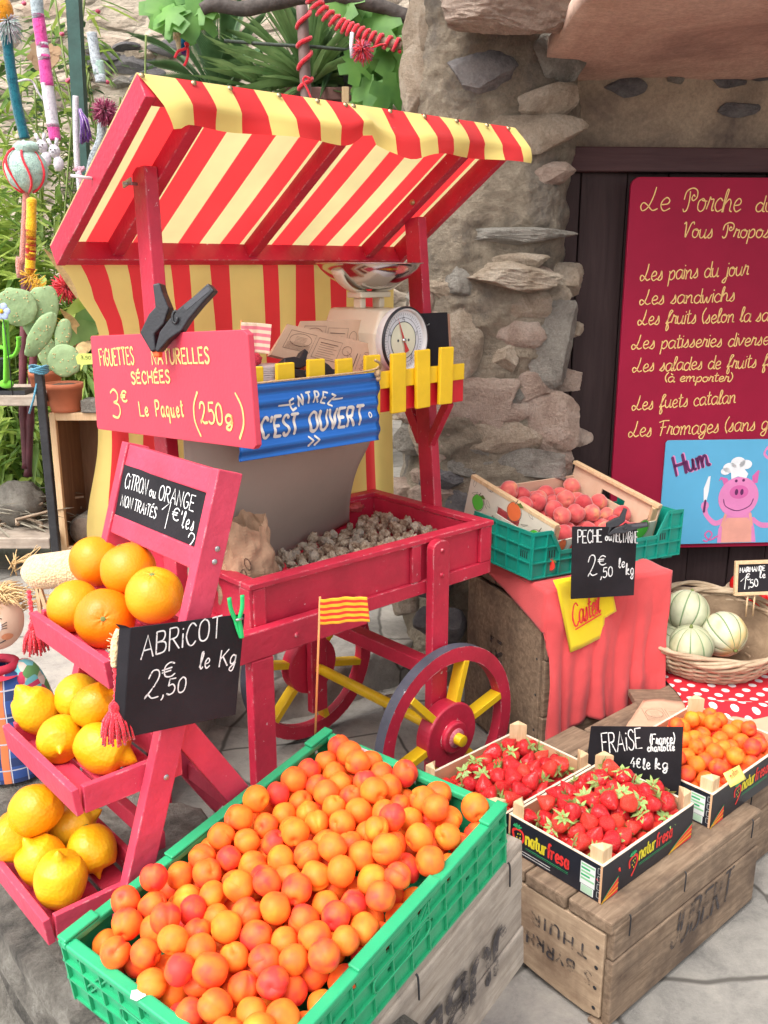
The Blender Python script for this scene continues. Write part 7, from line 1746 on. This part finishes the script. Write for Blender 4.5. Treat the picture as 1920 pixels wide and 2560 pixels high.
br = at(222, 1012, SY+.05); mb = MB(); mb.box(-.02, .10, -.03, .05, 0, .045); o = mb.build('pale_brick', STONEG, M=T(br.x, br.y, zc1+.001), bevel=.004); tag(o, 'pale brick on the crate beside the terracotta pot', 'brick')
# felt cactus in a black pot on the upper board
fp_ = at(14, 965, SY-.01); fp_.z = zt+.001
fc = thing('felt_cactus', 'lime green felt cactus with stitched dashes in a black pot', 'ornament', T(*fp_)); FI_ = fc.matrix_world.inverted()
FELT = cloth('lime_felt', (.18,.60,.05), .05, .95); mb = MB()
q = [at(u, v, SY-.02) for u, v in ((16, 955), (17, 890), (15, 840), (14, 800))]; mb.tube([FI_ @ p for p in catmull(q, 5)], [.020]*15+[.016], 12, flat=.45)
q = [at(u, v, SY-.02) for u, v in ((17, 893), (36, 888), (46, 868), (47, 842))]; mb.tube([FI_ @ p for p in catmull(q, 5)], [.015]*15+[.017], 12, flat=.45)
q = [at(u, v, SY-.02) for u, v in ((15, 870), (-6, 865), (-14, 840), (-14, 815))]; mb.tube([FI_ @ p for p in catmull(q, 5)], [.015]*16, 12, flat=.45)
mb.blob(FI_ @ at(16, 960, SY-.02), (.026, .014, .016), 14, 10); mb.build('felt_body', FELT, fc)
mb = MB()
for v in range(806, 950, 13): mb.beam(FI_ @ at(15, v, SY-.0335), FI_ @ at(15, v+6, SY-.0335), .002, .002)
for u, v in ((38, 880), (42, 866), (42, 852), (50, 868), (51, 852), (30, 884)): mb.beam(FI_ @ at(u, v, SY-.033), FI_ @ at(u+1.5, v-5, SY-.033), .002, .002)
mb.build('stitching', INK, fc)
mb = MB(); mb.box(-.055, .072, -.02, .08, 0, .014); mb.lathe([(.0, .015), (.04, .015), (.05, .12), (.046, .12), (.03, .02)], 24, 0, T(-.045, .02, 0)); mb.build('pot', BLACKP, fc)
fl = at(4, 778, SY-.05); fo = thing('felt_flower', 'pale blue felt flower above the lime cactus', 'ornament', T(*fl)); mb = MB()
for k in range(6): a = k*pi/3; mb.blob((.018*cos(a), 0, .018*sin(a)), (.012, .004, .012), 12, 8)
mb.build('petal_ring', cloth('pale_blue_felt', (.42,.52,.78), .05, .95), fo); mb = MB(); mb.blob((0, -.004, 0), .007, 10, 8); mb.build('centre', YEL, fo)
mb = MB(); mb.tube([(0, .004, 0), (.004, .01, -.16), (.0, .02, zt-fl.z)], .0018, 6); mb.build('wire_stem', BLACKM, fo)
# dry leaves and twigs on the lower board
DRY = leafmat('dry_leaf', (.14,.13,.10), (.34,.31,.24), .1, .8); mb = MB()
for k in range(130):
    p = V(a.x if False else random.uniform(-1.75, -1.20), random.uniform(SY-.03, SY+.25), zl+.024+random.uniform(0, .10)); aa = random.uniform(-1.2, 1.2)
    mb.leaf(p, (cos(aa), sin(aa)*.5, random.uniform(-.5, .35)), (0, 0, 1), random.uniform(.06, .17), random.uniform(.008, .018))
for k in range(22):
    p = V(random.uniform(-1.7, -1.25), random.uniform(SY-.05, SY+.2), zl+.028+random.uniform(0, .05)); mb.tube([p, p+V(random.uniform(-.1, .1), .02, .01), p+V(random.uniform(-.18, .18), .05, random.uniform(0, .06))], [.009, .007, .005], 6, 1)
o = mb.build('dry_leaves', [DRY, paint('twig', (.36,.27,.19), .85, .2, 40)]); o['kind'] = 'stuff'; o['label'] = 'dry grey leaves and broken twigs heaped on the lower board of the iron stand'
o = MB(); o.blob((0, 0, 0), (.10, .09, .085), 24, 14, .2, 2); o = o.build('grey_stone', STONEG, M=T(*at(28, 1130, SY+.12))); o.location.z = zl+.10; tag(o, 'big smooth grey stone on the lower board of the iron stand', 'stone')
# canes of dark red bamboo
CANE = paint('red_cane', (.13,.035,.045), .5, .4, 14, .05, 40)
for i, (q, lab) in enumerate((([(70, 560), (62, 760), (57, 980), (66, 1170)], 'dark red cane at the left, rising beside the felt cactus'), ([(82, 700), (84, 870), (77, 1010), (70, 1190)], 'dark red cane behind the iron post'))):
    pts = catmull([at(u, v, SY+.33) for u, v in q], 8); mb = MB(); mb.tube(pts, [.015+.003*(k % 6 == 0) for k in range(len(pts))], 10); o = mb.build('cane', CANE); tag(o, lab, 'cane', 'red canes')

# ------------------------------------------------------------------ yarn covered poles
MINT = (.36,.50,.42)
def yarnpole(name, lab, pts, Y, r, bands, extra=None, group='yarn covered poles', ground=True):
    """pts in photo pixels from the top; bands = list of (share, knit material)"""
    P = [at(u, v, Y) for u, v in pts]
    t = thing(name, lab, 'yarn pole', T(P[-1].x, Y, 0.52), group); I = t.matrix_world.inverted()
    if ground: P.append(V(P[-1].x+.02, Y, .52))
    q = catmull(P, 14); L_ = [0]
    for a_, b_ in zip(q, q[1:]): L_.append(L_[-1]+(b_-a_).length)
    top = 0; vis = (P[-2 if ground else -1]-P[0]).length; rr = r*Y/FOC
    for sh, mt in bands:
        seg = [p for p, l in zip(q, L_) if top*vis-1e-6 <= l <= (top+sh)*vis+.03]
        if len(seg) > 1:
            mb = MB(); mb.tube([I @ p for p in seg], [rr*(1+.10*nz(p*40)) for p in seg], 14); mb.build('knitted_band', mt, t)
        top += sh
    return t, I, P
def pompom(parent, I, c, r, n, mats, droop=0.0, th=.0022, nm='pompom'):
    mb = MB()
    for k in range(n):
        z = random.uniform(-1, 1); a = random.uniform(0, 2*pi); s = sqrt(1-z*z); d = V(s*cos(a), s*sin(a), z); L_ = r*random.uniform(.75, 1.1)
        e = c+d*L_+V(0, 0, -droop*L_*random.uniform(.4, 1.2)); mb.tube([I @ c, I @ ((c+e)/2+V(0, 0, droop*.25*r)), I @ e], [th, th, th*.6], 4, random.randrange(len(mats)))
    return mb.build(nm, mats, parent)
TEAL_K = knit('teal_wool', (.010,.13,.17), (.005,.055,.09)); WHITE_K = knit('white_wool', (.66,.62,.66), (.42,.38,.44)); PINK_K = knit('pink_wool', (.72,.09,.34), (.55,.03,.22)); GREYB = knit('grey_blue_wool', (.40,.47,.50), (.20,.25,.28))
SILV = knit('silver_wool', (.50,.55,.58), (.18,.21,.25)); MINTK = knit('mint_wool', (.42,.58,.50), (.24,.36,.33)); PURK = knit('purple_wool', (.15,.04,.30), (.06,.015,.14)); LILAC = knit('lilac_yarn', (.55,.42,.62)); BURG = knit('burgundy_wool', (.30,.02,.09), (.12,.01,.045)); ROSEK = knit('rose_wool', (.55,.14,.24)); YELK = knit('yellow_wool', (.86,.48,.02), (.62,.30,.01)); REDK = knit('red_wool', (.66,.045,.03), (.45,.02,.02)); GREENK = knit('green_wool', (.08,.42,.10)); ORK = knit('orange_wool', (.86,.34,.02)); SALM = knit('salmon_wool', (.62,.25,.20), (.45,.14,.12)); BLUEK = knit('blue_wool', (.02,.20,.46), (.01,.09,.25)); BEIGE2 = knit('sand_wool', (.55,.40,.25))
t, I, P_ = yarnpole('yarn_pole', 'leaning teal knitted pole with a mint tuft on top', ((15, 80), (28, 180), (44, 270), (62, 346)), 3.9, 12, [(1.0, TEAL_K)], ground=False)
pompom(t, I, at(20, 58, 3.9), .055, 260, [MINTK, WHITE_K], .5, .0022, 'tuft'); mb = MB(); mb.blob(I @ at(2, 22, 3.9), (.045, .04, .055), 18, 12, .15, 5); mb.build('orange_cap', ORK, t)
mb = MB(); q = [at(46, 203, 3.86), at(66, 199, 3.84), at(82, 205, 3.86), at(94, 228, 3.86), at(108, 250, 3.87)]; mb.tube([I @ p for p in catmull(q, 5)], .004, 6); mb.build('cord', WHITE_K, t)
t, I, P_ = yarnpole('yarn_pole', 'tall pole knitted in pink and white bands', ((90, -30), (94, 30), (108, 130), (122, 240), (138, 350)), 3.85, 14, [(.16, GREYB), (.18, PINK_K), (.09, WHITE_K), (.17, PINK_K), (.28, WHITE_K), (.13, PINK_K)], ground=False)
mb = MB()
for k in range(26): 
    x = random.uniform(84, 112); mb.tube([I @ at(90+random.uniform(-7, 7), 34, 3.84), I @ at(x*.5+50, 70, 3.83), I @ at(100+random.uniform(-8, 8), 108, 3.84)], .003, 4)
mb.build('ribbon', PINK_K, t)
t, I, P_ = yarnpole('yarn_pole', 'silver grey knitted pole with a burgundy pompom', ((229, 82), (240, 150), (252, 205), (252, 255)), 3.9, 12, [(.74, SILV), (.50, MINTK)]); pompom(t, I, at(262, 277, 3.88), .055, 420, [BURG, ROSEK, BURG], .15, .0022)
mb = MB(); q = [at(u, v, 3.95) for u, v in ((255, 300), (252, 350), (232, 400), (222, 470), (214, 560))]; mb.tube([I @ p for p in catmull(q, 6)], .019, 10); mb.build('knitted_band', SILV, t)
t, I, P_ = yarnpole('yarn_pole', 'thin grey knitted pole with a purple tassel', ((189, 240), (190, 330), (194, 420), (205, 520)), 3.8, 7, [(1.0, WHITE_K)])
mb = MB()
for k in range(90):
    s = random.uniform(0, 1); x = 199+random.uniform(-3, 4); mb.tube([I @ at(x, 272, 3.78), I @ at(203+14*s+random.uniform(-4, 4), 300, 3.77+random.uniform(-.02, .02)), I @ at(198+32*s, 358+random.uniform(-14, 6)-10*s, 3.78+random.uniform(-.02, .02))], .0022, 4, 1 if k % 4 == 0 else 0)
mb.build('tassel', [PURK, LILAC], t); mb = MB(); mb.tube([I @ at(185+3*k, 422+4*sin(k*2), 3.77) for k in range(10)], .008, 8); mb.tube([I @ at(198, 425, 3.77), I @ at(206, 470, 3.77)], .008, 8); mb.build('scarf', knit('pale_pink_wool', (.62,.35,.42)), t)
t, I, P_ = yarnpole('yarn_pole', 'salmon wrapped stick topped by a mint knitted bulb', ((66, 470), (62, 560), (57, 650), (53, 720)), 3.45, 8, [(1.0, SALM)])
mb = MB(); c = at(66, 425, 3.45); mb.blob(I @ c, (.072, .065, .076), 40, 26, .05, 5)
mb2 = mb; mb.blob(I @ (c+V(.01, -.01, .07)), (.045, .04, .025), 20, 12, .2, 6); mb.build('knitted_bulb', MINTK, t)
mb = MB()
for a0_ in (.3, 1.2, 2.2, 2.9): mb.tube([I @ (c+V(.072*cos(a0_+.25*sin(e*2))*cos(e), -.066*sin(a0_)*cos(e)-.004, .078*sin(e))) for e in [-1.3+2.6*k/14 for k in range(15)]], .0045, 6)
mb.build('red_stitch', REDYARN, t)
t, I, P_ = yarnpole('yarn_pole', 'yellow knitted pole with four red stripes and a ragged fringe', ((79, 502), (78, 560), (77, 630), (74, 692)), 3.40, 12, [(.37, YELK), (.04, REDK), (.045, YELK), (.04, REDK), (.045, YELK), (.04, REDK), (.045, YELK), (.04, REDK), (.21, YELK), (.14, REDK)], ground=False)
mb = MB(); mb.blob(I @ at(79, 502, 3.40), (.0178, .0178, .012), 14, 10); mb.build('knitted_tip', YELK, t); mb = MB()
fq = catmull([at(74, 690, 3.38), at(92, 715, 3.37), at(105, 745, 3.36), at(122, 775, 3.36), at(135, 800, 3.36)], 10)
for k in range(150):
    p = fq[min(len(fq)-1, int(random.uniform(0, 1)**1.3*len(fq)))]; mb.tube([I @ p, I @ (p+V(random.uniform(-.035, .04), random.uniform(-.03, .02), random.uniform(-.045, .03)))], .0015, 4)
mb.build('fringe', YELK, t)
t, I, P_ = yarnpole('yarn_pole', 'small stick with a blue and purple yarn tip behind the awning', ((465, 76), (460, 105), (455, 135), (446, 190)), 4.1, 9, [(.30, BLUEK), (.22, PURK), (.6, BEIGE2)]); mb = MB()
q = [at(u, v, 4.06) for u, v in ((437, 145), (446, 128), (462, 122), (470, 112), (464, 108), (470, 125), (468, 148), (460, 165))]; mb.tube([I @ p for p in catmull(q, 5)], .006, 6); mb.build('red_cord', REDYARN, t)
hm = thing('wooden_heart', 'heart made of round wood slices hanging in the bamboo', 'ornament', fr(at(112, 150, 4.0), (1, .1, 0), (0, 0, 1))); mb = MB(); random.seed(4)
for k in range(34):
    x, y = random.uniform(-.062, .062), random.uniform(-.07, .055)
    xx, yy = x/.06, (y+.005)/.055
    if (xx*xx+yy*yy-1)**3-xx*xx*yy**3 > 0: continue
    r_ = random.uniform(.009, .016); mb.lathe([(0, .006+.002*k/34), (r_, .006+.002*k/34), (r_, 0)], 14, 0, T(x, y, 0), smooth=False)
mb.prism([(.055*1.06*sin(a)**3, .055*(.81*cos(a)-.31*cos(2*a)-.12*cos(3*a)-.06*cos(4*a))) for a in [2*pi*k/40 for k in range(40)]], -.004, .004); mb.build('slices', wood('wood_slice', (.46,.29,.16), (.60,.42,.26)), hm)
for i, (u, v, lab) in enumerate(((105, 366, 'white knitted bunny toy hanging under the teal pole'), (136, 378, 'white knitted bunny toy with stitched face under the pink pole'))):
    c = at(u, v, 3.8); t = thing('knitted_toy', lab, 'toy', T(*c), 'knitted toys'); mb = MB(); mb.blob((0, 0, 0), (.022, .020, .024), 16, 12, .08, 4); mb.blob((.012, 0, -.045), (.02, .018, .028), 14, 10, .1, 4); mb.tube([(-.01, 0, .018), (-.022, 0, .045)], .007, 8); mb.tube([(.008, 0, .020), (.014, 0, .048)], .007, 8); mb.build('body', WHITE_K, t)
    mb = MB()
    for s in (-1, 1): mb.blob((s*.008, -.019, .004), .0028, 8, 6)
    mb.tube([(-.005, -.021, -.006), (0, -.022, -.003), (.005, -.021, -.006)], .0012, 4); mb.build('face', INK, t)
for i, (u, v, sx, sz, lab) in enumerate(((165, 720, .03, .06, 'red knitted tuft in the leaves left of the striped curtain'), (192, 835, .04, .055, 'red knitted tuft behind the prickly pear'))):
    c = at(u, v, 3.75); t = thing('yarn_tuft', lab, 'yarn tuft', T(*c), 'red yarn tufts'); pompom(t, t.matrix_world.inverted(), c, .06, 160, [REDYARN], .1, .003, 'yarn')
mb = MB(); mb.box(-.028, .028, -.028, .028, 0, 3.2); o = mb.build('green_post', paint('green_post', (.025,.075,.062), .6, .3, 12, .1, 60), M=T(at(176, 300, 4.5).x, 4.5, .52) @ R(radians(1.5), 'Y')); tag(o, 'square dark green post among the yarn poles', 'post')

# ------------------------------------------------------------------ plants of the garden
BAM = leafmat('bamboo_leaf', (.30,.44,.07), (.58,.68,.19), .5); BAM2 = leafmat('bamboo_leaf_dark', (.14,.26,.06), (.32,.46,.12), .45); STEM = paint('green_cane', (.20,.26,.07), .5, .2, 20)
def bamboo(lab, x, y, z0, h, wd, n, mats, seed, ll=.17):
    rg = random.Random(seed); t = thing('bamboo', lab, 'bamboo', T(x, y, z0), 'bamboo clumps'); mb = MB(); ms = MB()
    for k in range(9):
        bx_, by_ = rg.uniform(-wd*.3, wd*.3), rg.uniform(-.12, .12); tx, ty = bx_+rg.uniform(-wd*.45, wd*.45), by_+rg.uniform(-.2, .2); hh_ = h*rg.uniform(.5, 1)
        q = [V(bx_, by_, 0), V((bx_+tx)*.5, (by_+ty)*.5, hh_*.55), V(tx, ty, hh_)]; q = catmull(q, 8); ms.tube(q, [.007*(1-.7*i/len(q)) for i in range(len(q))], 6)
        for j in range(n//4):
            i = int(rg.uniform(.08, 1)*(len(q)-1)); p = q[i]; a_ = rg.uniform(0, 2*pi); p = p+V(cos(a_), sin(a_), rg.uniform(-.3, .3))*rg.uniform(0, .16)
            mb.leaf(p, (cos(a_), sin(a_), rg.uniform(-.6, .7)), (0, 0, 1), ll*rg.uniform(.6, 1.3), ll*.13*rg.uniform(.8, 1.4), rg.randrange(len(mats)), rg.uniform(.0, .6))
    ms.build('canes', STEM, t); mb.build('leaves', mats, t)
for i, (u, Y, h, wd, n, lab, mt) in enumerate(((-90, 4.3, 1.75, .5, 420, 'pale bamboo clump at the left edge of the photo', [BAM, BAM]), (30, 4.2, 1.55, .5, 520, 'leafy yellow green bamboo behind the mint knitted bulb', [BAM, BAM, BAM2]), (120, 4.35, 1.35, .5, 520, 'bamboo between the yellow pole and the awning', [BAM, BAM2]), (200, 4.6, 1.15, .5, 380, 'darker bamboo behind the left end of the awning', [BAM2, BAM]), (60, 4.9, 2.6, .6, 360, 'tall loose bamboo reaching up by the teal pole', [BAM, BAM2]), (185, 4.1, .8, .45, 330, 'low bamboo behind the prickly pear and the curtain', [BAM, BAM2]), (20, 3.95, .75, .5, 330, 'low bamboo behind the upper board of the stand', [BAM2, BAM]))):
    bamboo(lab, at(u, 600, Y).x, Y, .52, h, wd, n, mt, i+40, .19)
mb = MB(); rg = random.Random(2)
for k in range(4200):
    xx = rg.uniform(-3.4, -.2); p = V(xx, rg.uniform(4.9, 5.6), .5+rg.random()**1.2*(2.3 if xx < -1.5 else 1.5)); a_ = rg.uniform(0, 6.28); mb.leaf(p, (cos(a_), sin(a_)-.4, rg.uniform(-.5, .6)), (0, 0, 1), rg.uniform(.08, .2), rg.uniform(.02, .05), rg.randrange(2))
o = mb.build('undergrowth', [BAM2, leafmat('dark_undergrowth', (.05,.11,.03), (.13,.21,.06), .3)]); o['kind'] = 'stuff'; o['label'] = 'dark mass of garden undergrowth in front of the rubble wall'
# broad leaf plant beside the curtain
BROAD = leafmat('broad_leaf', (.10,.22,.06), (.24,.38,.12), .3); t = thing('broad_leaf_plant', 'plant with long broad drying leaves beside the striped curtain', 'plant', T(at(215, 900, 3.6).x, 3.6, .52)); I = t.matrix_world.inverted()
for (u0, v0, u1, v1, wd, mt) in ((170, 860, 270, 770, .09, BROAD), (180, 850, 250, 812, .08, BROAD), (235, 800, 110, 620, .05, STRAW), (215, 860, 150, 770, .04, STRAW), (230, 850, 185, 905, .05, STRAW), (205, 870, 215, 930, .06, BROAD), (160, 790, 280, 740, .05, BAM)):
    p, q = at(u0, v0, 3.6), at(u1, v1, 3.5); mb = MB(); d = q-p; n_ = 10; a_ = d.normalized().cross(V(.2, 1, .3)).normalized()
    mb.grid(lambda u, v: I @ (p+d*u+a_*(v-.5)*wd*sin(pi*(u*.92+.06))+V(0, 0, .10*d.length*sin(pi*u)-.06*abs(v-.5)*wd*10*.3)), 14, 4); mb.build('leaf', mt, t)
mb = MB(); mb.tube([(0, 0, 0), (.02, 0, .2), (0.0, 0, .45)], .014, 8); mb.build('stem', STEM, t)
# palm and yucca behind the awning
PALM = leafmat('palm_leaf', (.06,.14,.055), (.16,.28,.12), .25)
def frond(t, I, p, q, L_=.18, n=40, arch=.12, wd=.012):
    d = q-p; mb = MB(); pts = [p+d*(k/n)+V(0, 0, arch*d.length*sin(pi*k/n)) for k in range(n+1)]; mb.tube([I @ x for x in pts], [.007*(1-.8*k/n) for k in range(n+1)], 5)
    for k in range(4, n+1):
        dr = (pts[k]-pts[k-1]).normalized(); sd = dr.cross(V(0, 0, 1)); sd = sd.normalized() if sd.length > .1 else V(1, 0, 0)
        for s in (-1, 1): mb.leaf(I @ pts[k], dr*.75+sd*s*.55+V(0, 0, .22), (0, 0, 1), L_*(1-.55*k/n)*(.5+.5*min(1, k/12)), wd, 0, .1)
    mb.build('frond', PALM, t)
PY = 4.9; pc = at(545, 260, PY); t = thing('palm', 'young palm with feathery fronds behind the awning', 'palm', T(pc.x, PY, .9)); I = t.matrix_world.inverted()
for (u, v) in ((352, 100), (405, 75), (470, 60), (545, 28), (600, 30), (650, 60), (400, 170), (690, 120), (560, 120), (500, 110), (630, 170), (365, 215)): frond(t, I, pc, at(u, v, PY+random.uniform(-.3, .3)), .20)
mb = MB(); mb.tube([I @ V(pc.x, PY, .9), I @ pc], [.07, .05], 12); mb.build('trunk', BARK, t)
YUC = leafmat('yucca_leaf', (.09,.19,.06), (.26,.38,.15), .3); yc = at(775, 215, 4.6); t = thing('yucca', 'spiky yucca growing from the planter behind the awning', 'plant', T(*yc)); mb = MB(); rg = random.Random(6)
for k in range(120):
    a_ = rg.uniform(0, 2*pi); e = rg.uniform(-.25, 1.5); d = V(cos(a_)*cos(e), sin(a_)*cos(e), sin(e)); mb.leaf(d*.03, d, (0, 0, 1), rg.uniform(.25, .52), rg.uniform(.022, .034), 0, rg.uniform(.05, .5))
mb.build('leaves', YUC, t)
for i, (u, v) in enumerate(((690, 215), (850, 150))):
    yc = at(u, v+30, 4.8); t = thing('yucca', ('lower spiky plant drooping over the left end of the planter', 'dark spiky plant behind the red yarn pompom')[i], 'plant', T(*yc)); mb = MB()
    for k in range(80): a_ = rg.uniform(0, 2*pi); e = rg.uniform(-.4, 1.2); d = V(cos(a_)*cos(e), sin(a_)*cos(e), sin(e)); mb.leaf(d*.03, d, (0, 0, 1), rg.uniform(.2, .42), rg.uniform(.018, .028), 0, rg.uniform(.1, .7))
    mb.build('leaves', PALM if i else YUC, t)
p0_, p1_ = at(735, 215, 4.55), at(890, 232, 4.55); t = thing('planter', 'reddish brown planter box behind the awning', 'planter', T((p0_.x+p1_.x)/2, 4.6, p1_.z-.25)); mb = MB(); mb.box(-.17, .17, -.10, .10, 0, .24); mb.box(-.18, .18, -.11, .11, .21, .265); mb.build('box', paint('planter_brown', (.16,.075,.065), .8, .2, 14, .1, 60), t, bevel=.006); mb = MB(); mb.box(-.16, .16, -.09, .09, .25, .268); mb.build('soil', BARK, t)
p = at(930, 250, 4.8); t = thing('barrel_pot', 'dark grey old pot in the shade beside the pillar', 'pot', T(p.x, 4.8, p.z-.05)); mb = MB(); mb.lathe([(0, 0), (.13, 0), (.165, .12), (.17, .22), (.15, .27), (.16, .30), (.145, .30), (.13, .24)], 32); mb.build('vessel', STONED, t)
mb = MB(); q0, q1 = at(862, 205, 4.4), at(864, 262, 4.4); mb.box(-.016, .016, -.012, .012, 0, (q0-q1).length); o = mb.build('wooden_stake', PINE, M=T(q1.x, 4.4, q1.z-.02), bevel=.003); tag(o, 'short pale wooden stake in front of the brown planter', 'stake')
mb = MB(); mb.tube([at(875, 266, 4.35), at(1000, 272, 4.35), at(1150, 280, 4.35)], .018, 10); o = mb.build('grey_rail', GALV if False else GREYWOOD); tag(o, 'weathered grey rail running from the awning to the pillar', 'rail')
# pipe post with red yarn, wire, vine branches
pt = thing('pipe_post', 'brown pipe post with red yarn wound round it, behind the awning', 'post', T(at(758, 200, 4.2).x, 4.2, .52)); I = pt.matrix_world.inverted()
PQ = [at(750, -60, 4.2), at(757, 60, 4.2), at(766, 260, 4.2)]; mb = MB(); mb.tube([I @ p for p in PQ]+[V(.02, 0, 0)], .024, 14); mb.build('pipe', paint('brown_pipe', (.19,.12,.11), .55, .2, 20, .05, 60), pt)
mb = MB()
for (va, vb) in ((28, 72), (92, 118), (128, 175), (195, 225)):
    q = []
    for k in range(13):
        s = k/12; a_ = -pi*.95+1.9*pi*s*.55; c = at(757+(va+(vb-va)*(1-s))*.03, va+(vb-va)*(1-s), 4.2); q.append(I @ (c+V(.028*cos(a_), .028*sin(a_), 0)))
    mb.tube(q, .009, 7)
q = [at(u, v, 4.15) for u, v in ((776, 198), (764, 192), (758, 202), (768, 222), (778, 246))]; mb.tube([I @ p for p in catmull(q, 5)], .005, 6); mb.build('red_yarn', REDYARN, pt)
mb = MB(); mb.tube([at(560, 102, 4.25), at(690, 112, 4.25), at(800, 118, 4.25), at(876, 126, 4.25)], .007, 7); o = mb.build('wire_rope', paint('dark_rope', (.06,.075,.06), .8, .3, 80, .2, 200)); tag(o, 'dark rope stretched across in front of the palm and yucca', 'rope')
VINEB = paint('vine_bark', (.075,.062,.055), .9, .4, 30, .5, 40)
GRAPE = leafmat('vine_leaf', (.09,.24,.06), (.22,.46,.10), .45)
vn = thing('grape_vine', 'grape vine with a dark bent branch along the top of the photo', 'vine', T(at(1010, 60, 4.0).x, 4.0, .52)); I = vn.matrix_world.inverted()
mb = MB(); q = catmull([at(u, v, 4.0) for u, v in ((505, 25), (535, 12), (600, 22), (650, 14), (740, -5), (850, -8), (930, 10), (990, 30), (1050, 70), (1060, 180))]+[at(1060, 300, 4.0), V(at(1060, 300, 4.0).x, 4.0, .52)], 6); mb.tube([I @ p for p in q], [.030+.010*nz(p*8) for p in q], 9); mb.build('branch', VINEB, vn)
mb = MB()
def gleaf(mb, c, r, tilt, rot_):
    poly = []
    for k in range(20):
        a_ = 2*pi*k/20; rr_ = r*(.62+.38*abs(cos(a_*2.5)))*(1+.16*(k % 2)); 
        if abs(a_-pi*1.5) < .3: rr_ *= .35
        poly.append(V(rr_*cos(a_), rr_*sin(a_), -.25*rr_*rr_/r))
    M = T(*c) @ R(rot_, 'Z') @ R(tilt, 'X') @ R(rot_*1.7, 'Z'); mb.add([M @ V(0, 0, 0)]+[M @ p for p in poly], [(0, 1+k, 1+(k+1) % 20) for k in range(20)], 0, True)
rg = random.Random(8)
for (u, v, n, s) in ((440, 15, 7, 30), (470, 45, 5, 25), (500, 10, 4, 30), (410, 30, 3, 14), (900, 60, 10, 45), (960, 90, 10, 35), (925, 150, 10, 40), (950, 210, 8, 30), (880, 20, 8, 40), (905, 235, 5, 20), (985, 150, 6, 18)):
    for k in range((n*2+2)//3): c = at(u+rg.uniform(-s, s), v+rg.uniform(-s, s), 4.05+rg.uniform(-.1, .15)); gleaf(mb, I @ c, rg.uniform(.055, .095), rg.uniform(1.0, 1.9), rg.uniform(-.6, .6))
mb.build('leaves', GRAPE, vn)
yb = thing('yarn_branch', 'bare branch wound with red yarn and a red pompom, reaching to the pillar', 'branch', T(*at(1000, 112, 3.9))); I = yb.matrix_world.inverted()
bq = catmull([at(u, v, 3.9) for u, v in ((770, -20), (800, 22), (850, 60), (890, 78), (940, 98), (1005, 115))], 10); mb = MB(); mb.tube([I @ p for p in bq], [.016+.004*nz(p*20) for p in bq], 9); mb.build('wood', wood('bare_branch', (.20,.13,.09), (.36,.26,.19)), yb)
mb = MB(); q = []
for i, p in enumerate(bq[:-1]):
    d = (bq[i+1]-p).normalized(); s = d.cross(V(0, 1, 0)).normalized()
    for k in range(2): a_ = (i*2+k)*1.05; q.append(I @ (p+(bq[i+1]-p)*k*.5+s*.024*cos(a_)+V(0, 1, 0)*.024*sin(a_)))
mb.tube(q, .0075, 6); mb.build('red_yarn', REDYARN, yb); pompom(yb, I, at(906, 122, 3.85), .045, 260, [REDYARN, REDYARN, ROSEK], .3, .0022)
mb = MB(); mb.tube([I @ at(880, 82, 3.86), I @ at(878, 110, 3.85), I @ at(880, 145, 3.85)], .008, 7, 0); mb.tube([I @ at(925, 122, 3.86), I @ at(950, 112, 3.86), I @ at(968, 110, 3.88)], .004, 6, 1); mb.build('yarn_end', [WHITE_K, REDYARN], yb)
# small pink blossoms on a rose bush by the green post
BLOS = paint('pink_blossom', (.70,.12,.20), .8, .2); rb = thing('rose_bush', 'thin rose bush with small pink blossoms by the green post', 'rose bush', T(at(200, 300, 4.7).x, 4.7, .52)); I = rb.matrix_world.inverted(); rg = random.Random(12)
ms = MB(); ml = MB(); mf = MB()
for k in range(14):
    q = [V(rg.uniform(-.08, .08), 0, 0), V(rg.uniform(-.25, .25), rg.uniform(-.1, .1), 1.0), V(rg.uniform(-.4, .35), rg.uniform(-.1, .1), rg.uniform(1.5, 2.6))]; q = catmull(q, 10); ms.tube(q, .005, 5)
    for j in range(46):
        p = q[rg.randrange(6, len(q))]; a_ = rg.uniform(0, 6.28); ml.leaf(p+V(cos(a_), sin(a_), rg.uniform(-.4, .4))*rg.uniform(0, .09), (cos(a_), sin(a_), rg.uniform(-.3, .5)), (0, 0, 1), rg.uniform(.03, .06), rg.uniform(.02, .034))
ms.build('stems', STEM, rb); ml.build('leaves', leafmat('rose_leaf', (.05,.11,.05), (.15,.22,.11), .25), rb)
for (u, v) in ((170, 203), (207, 230), (182, 55), (155, 85), (245, 28), (60, 8), (172, 200), (268, 205)): mf.blob(I @ at(u, v, 4.6), (.011, .011, .009), 10, 8, .4, 5)
mf.build('blossoms', BLOS, rb)
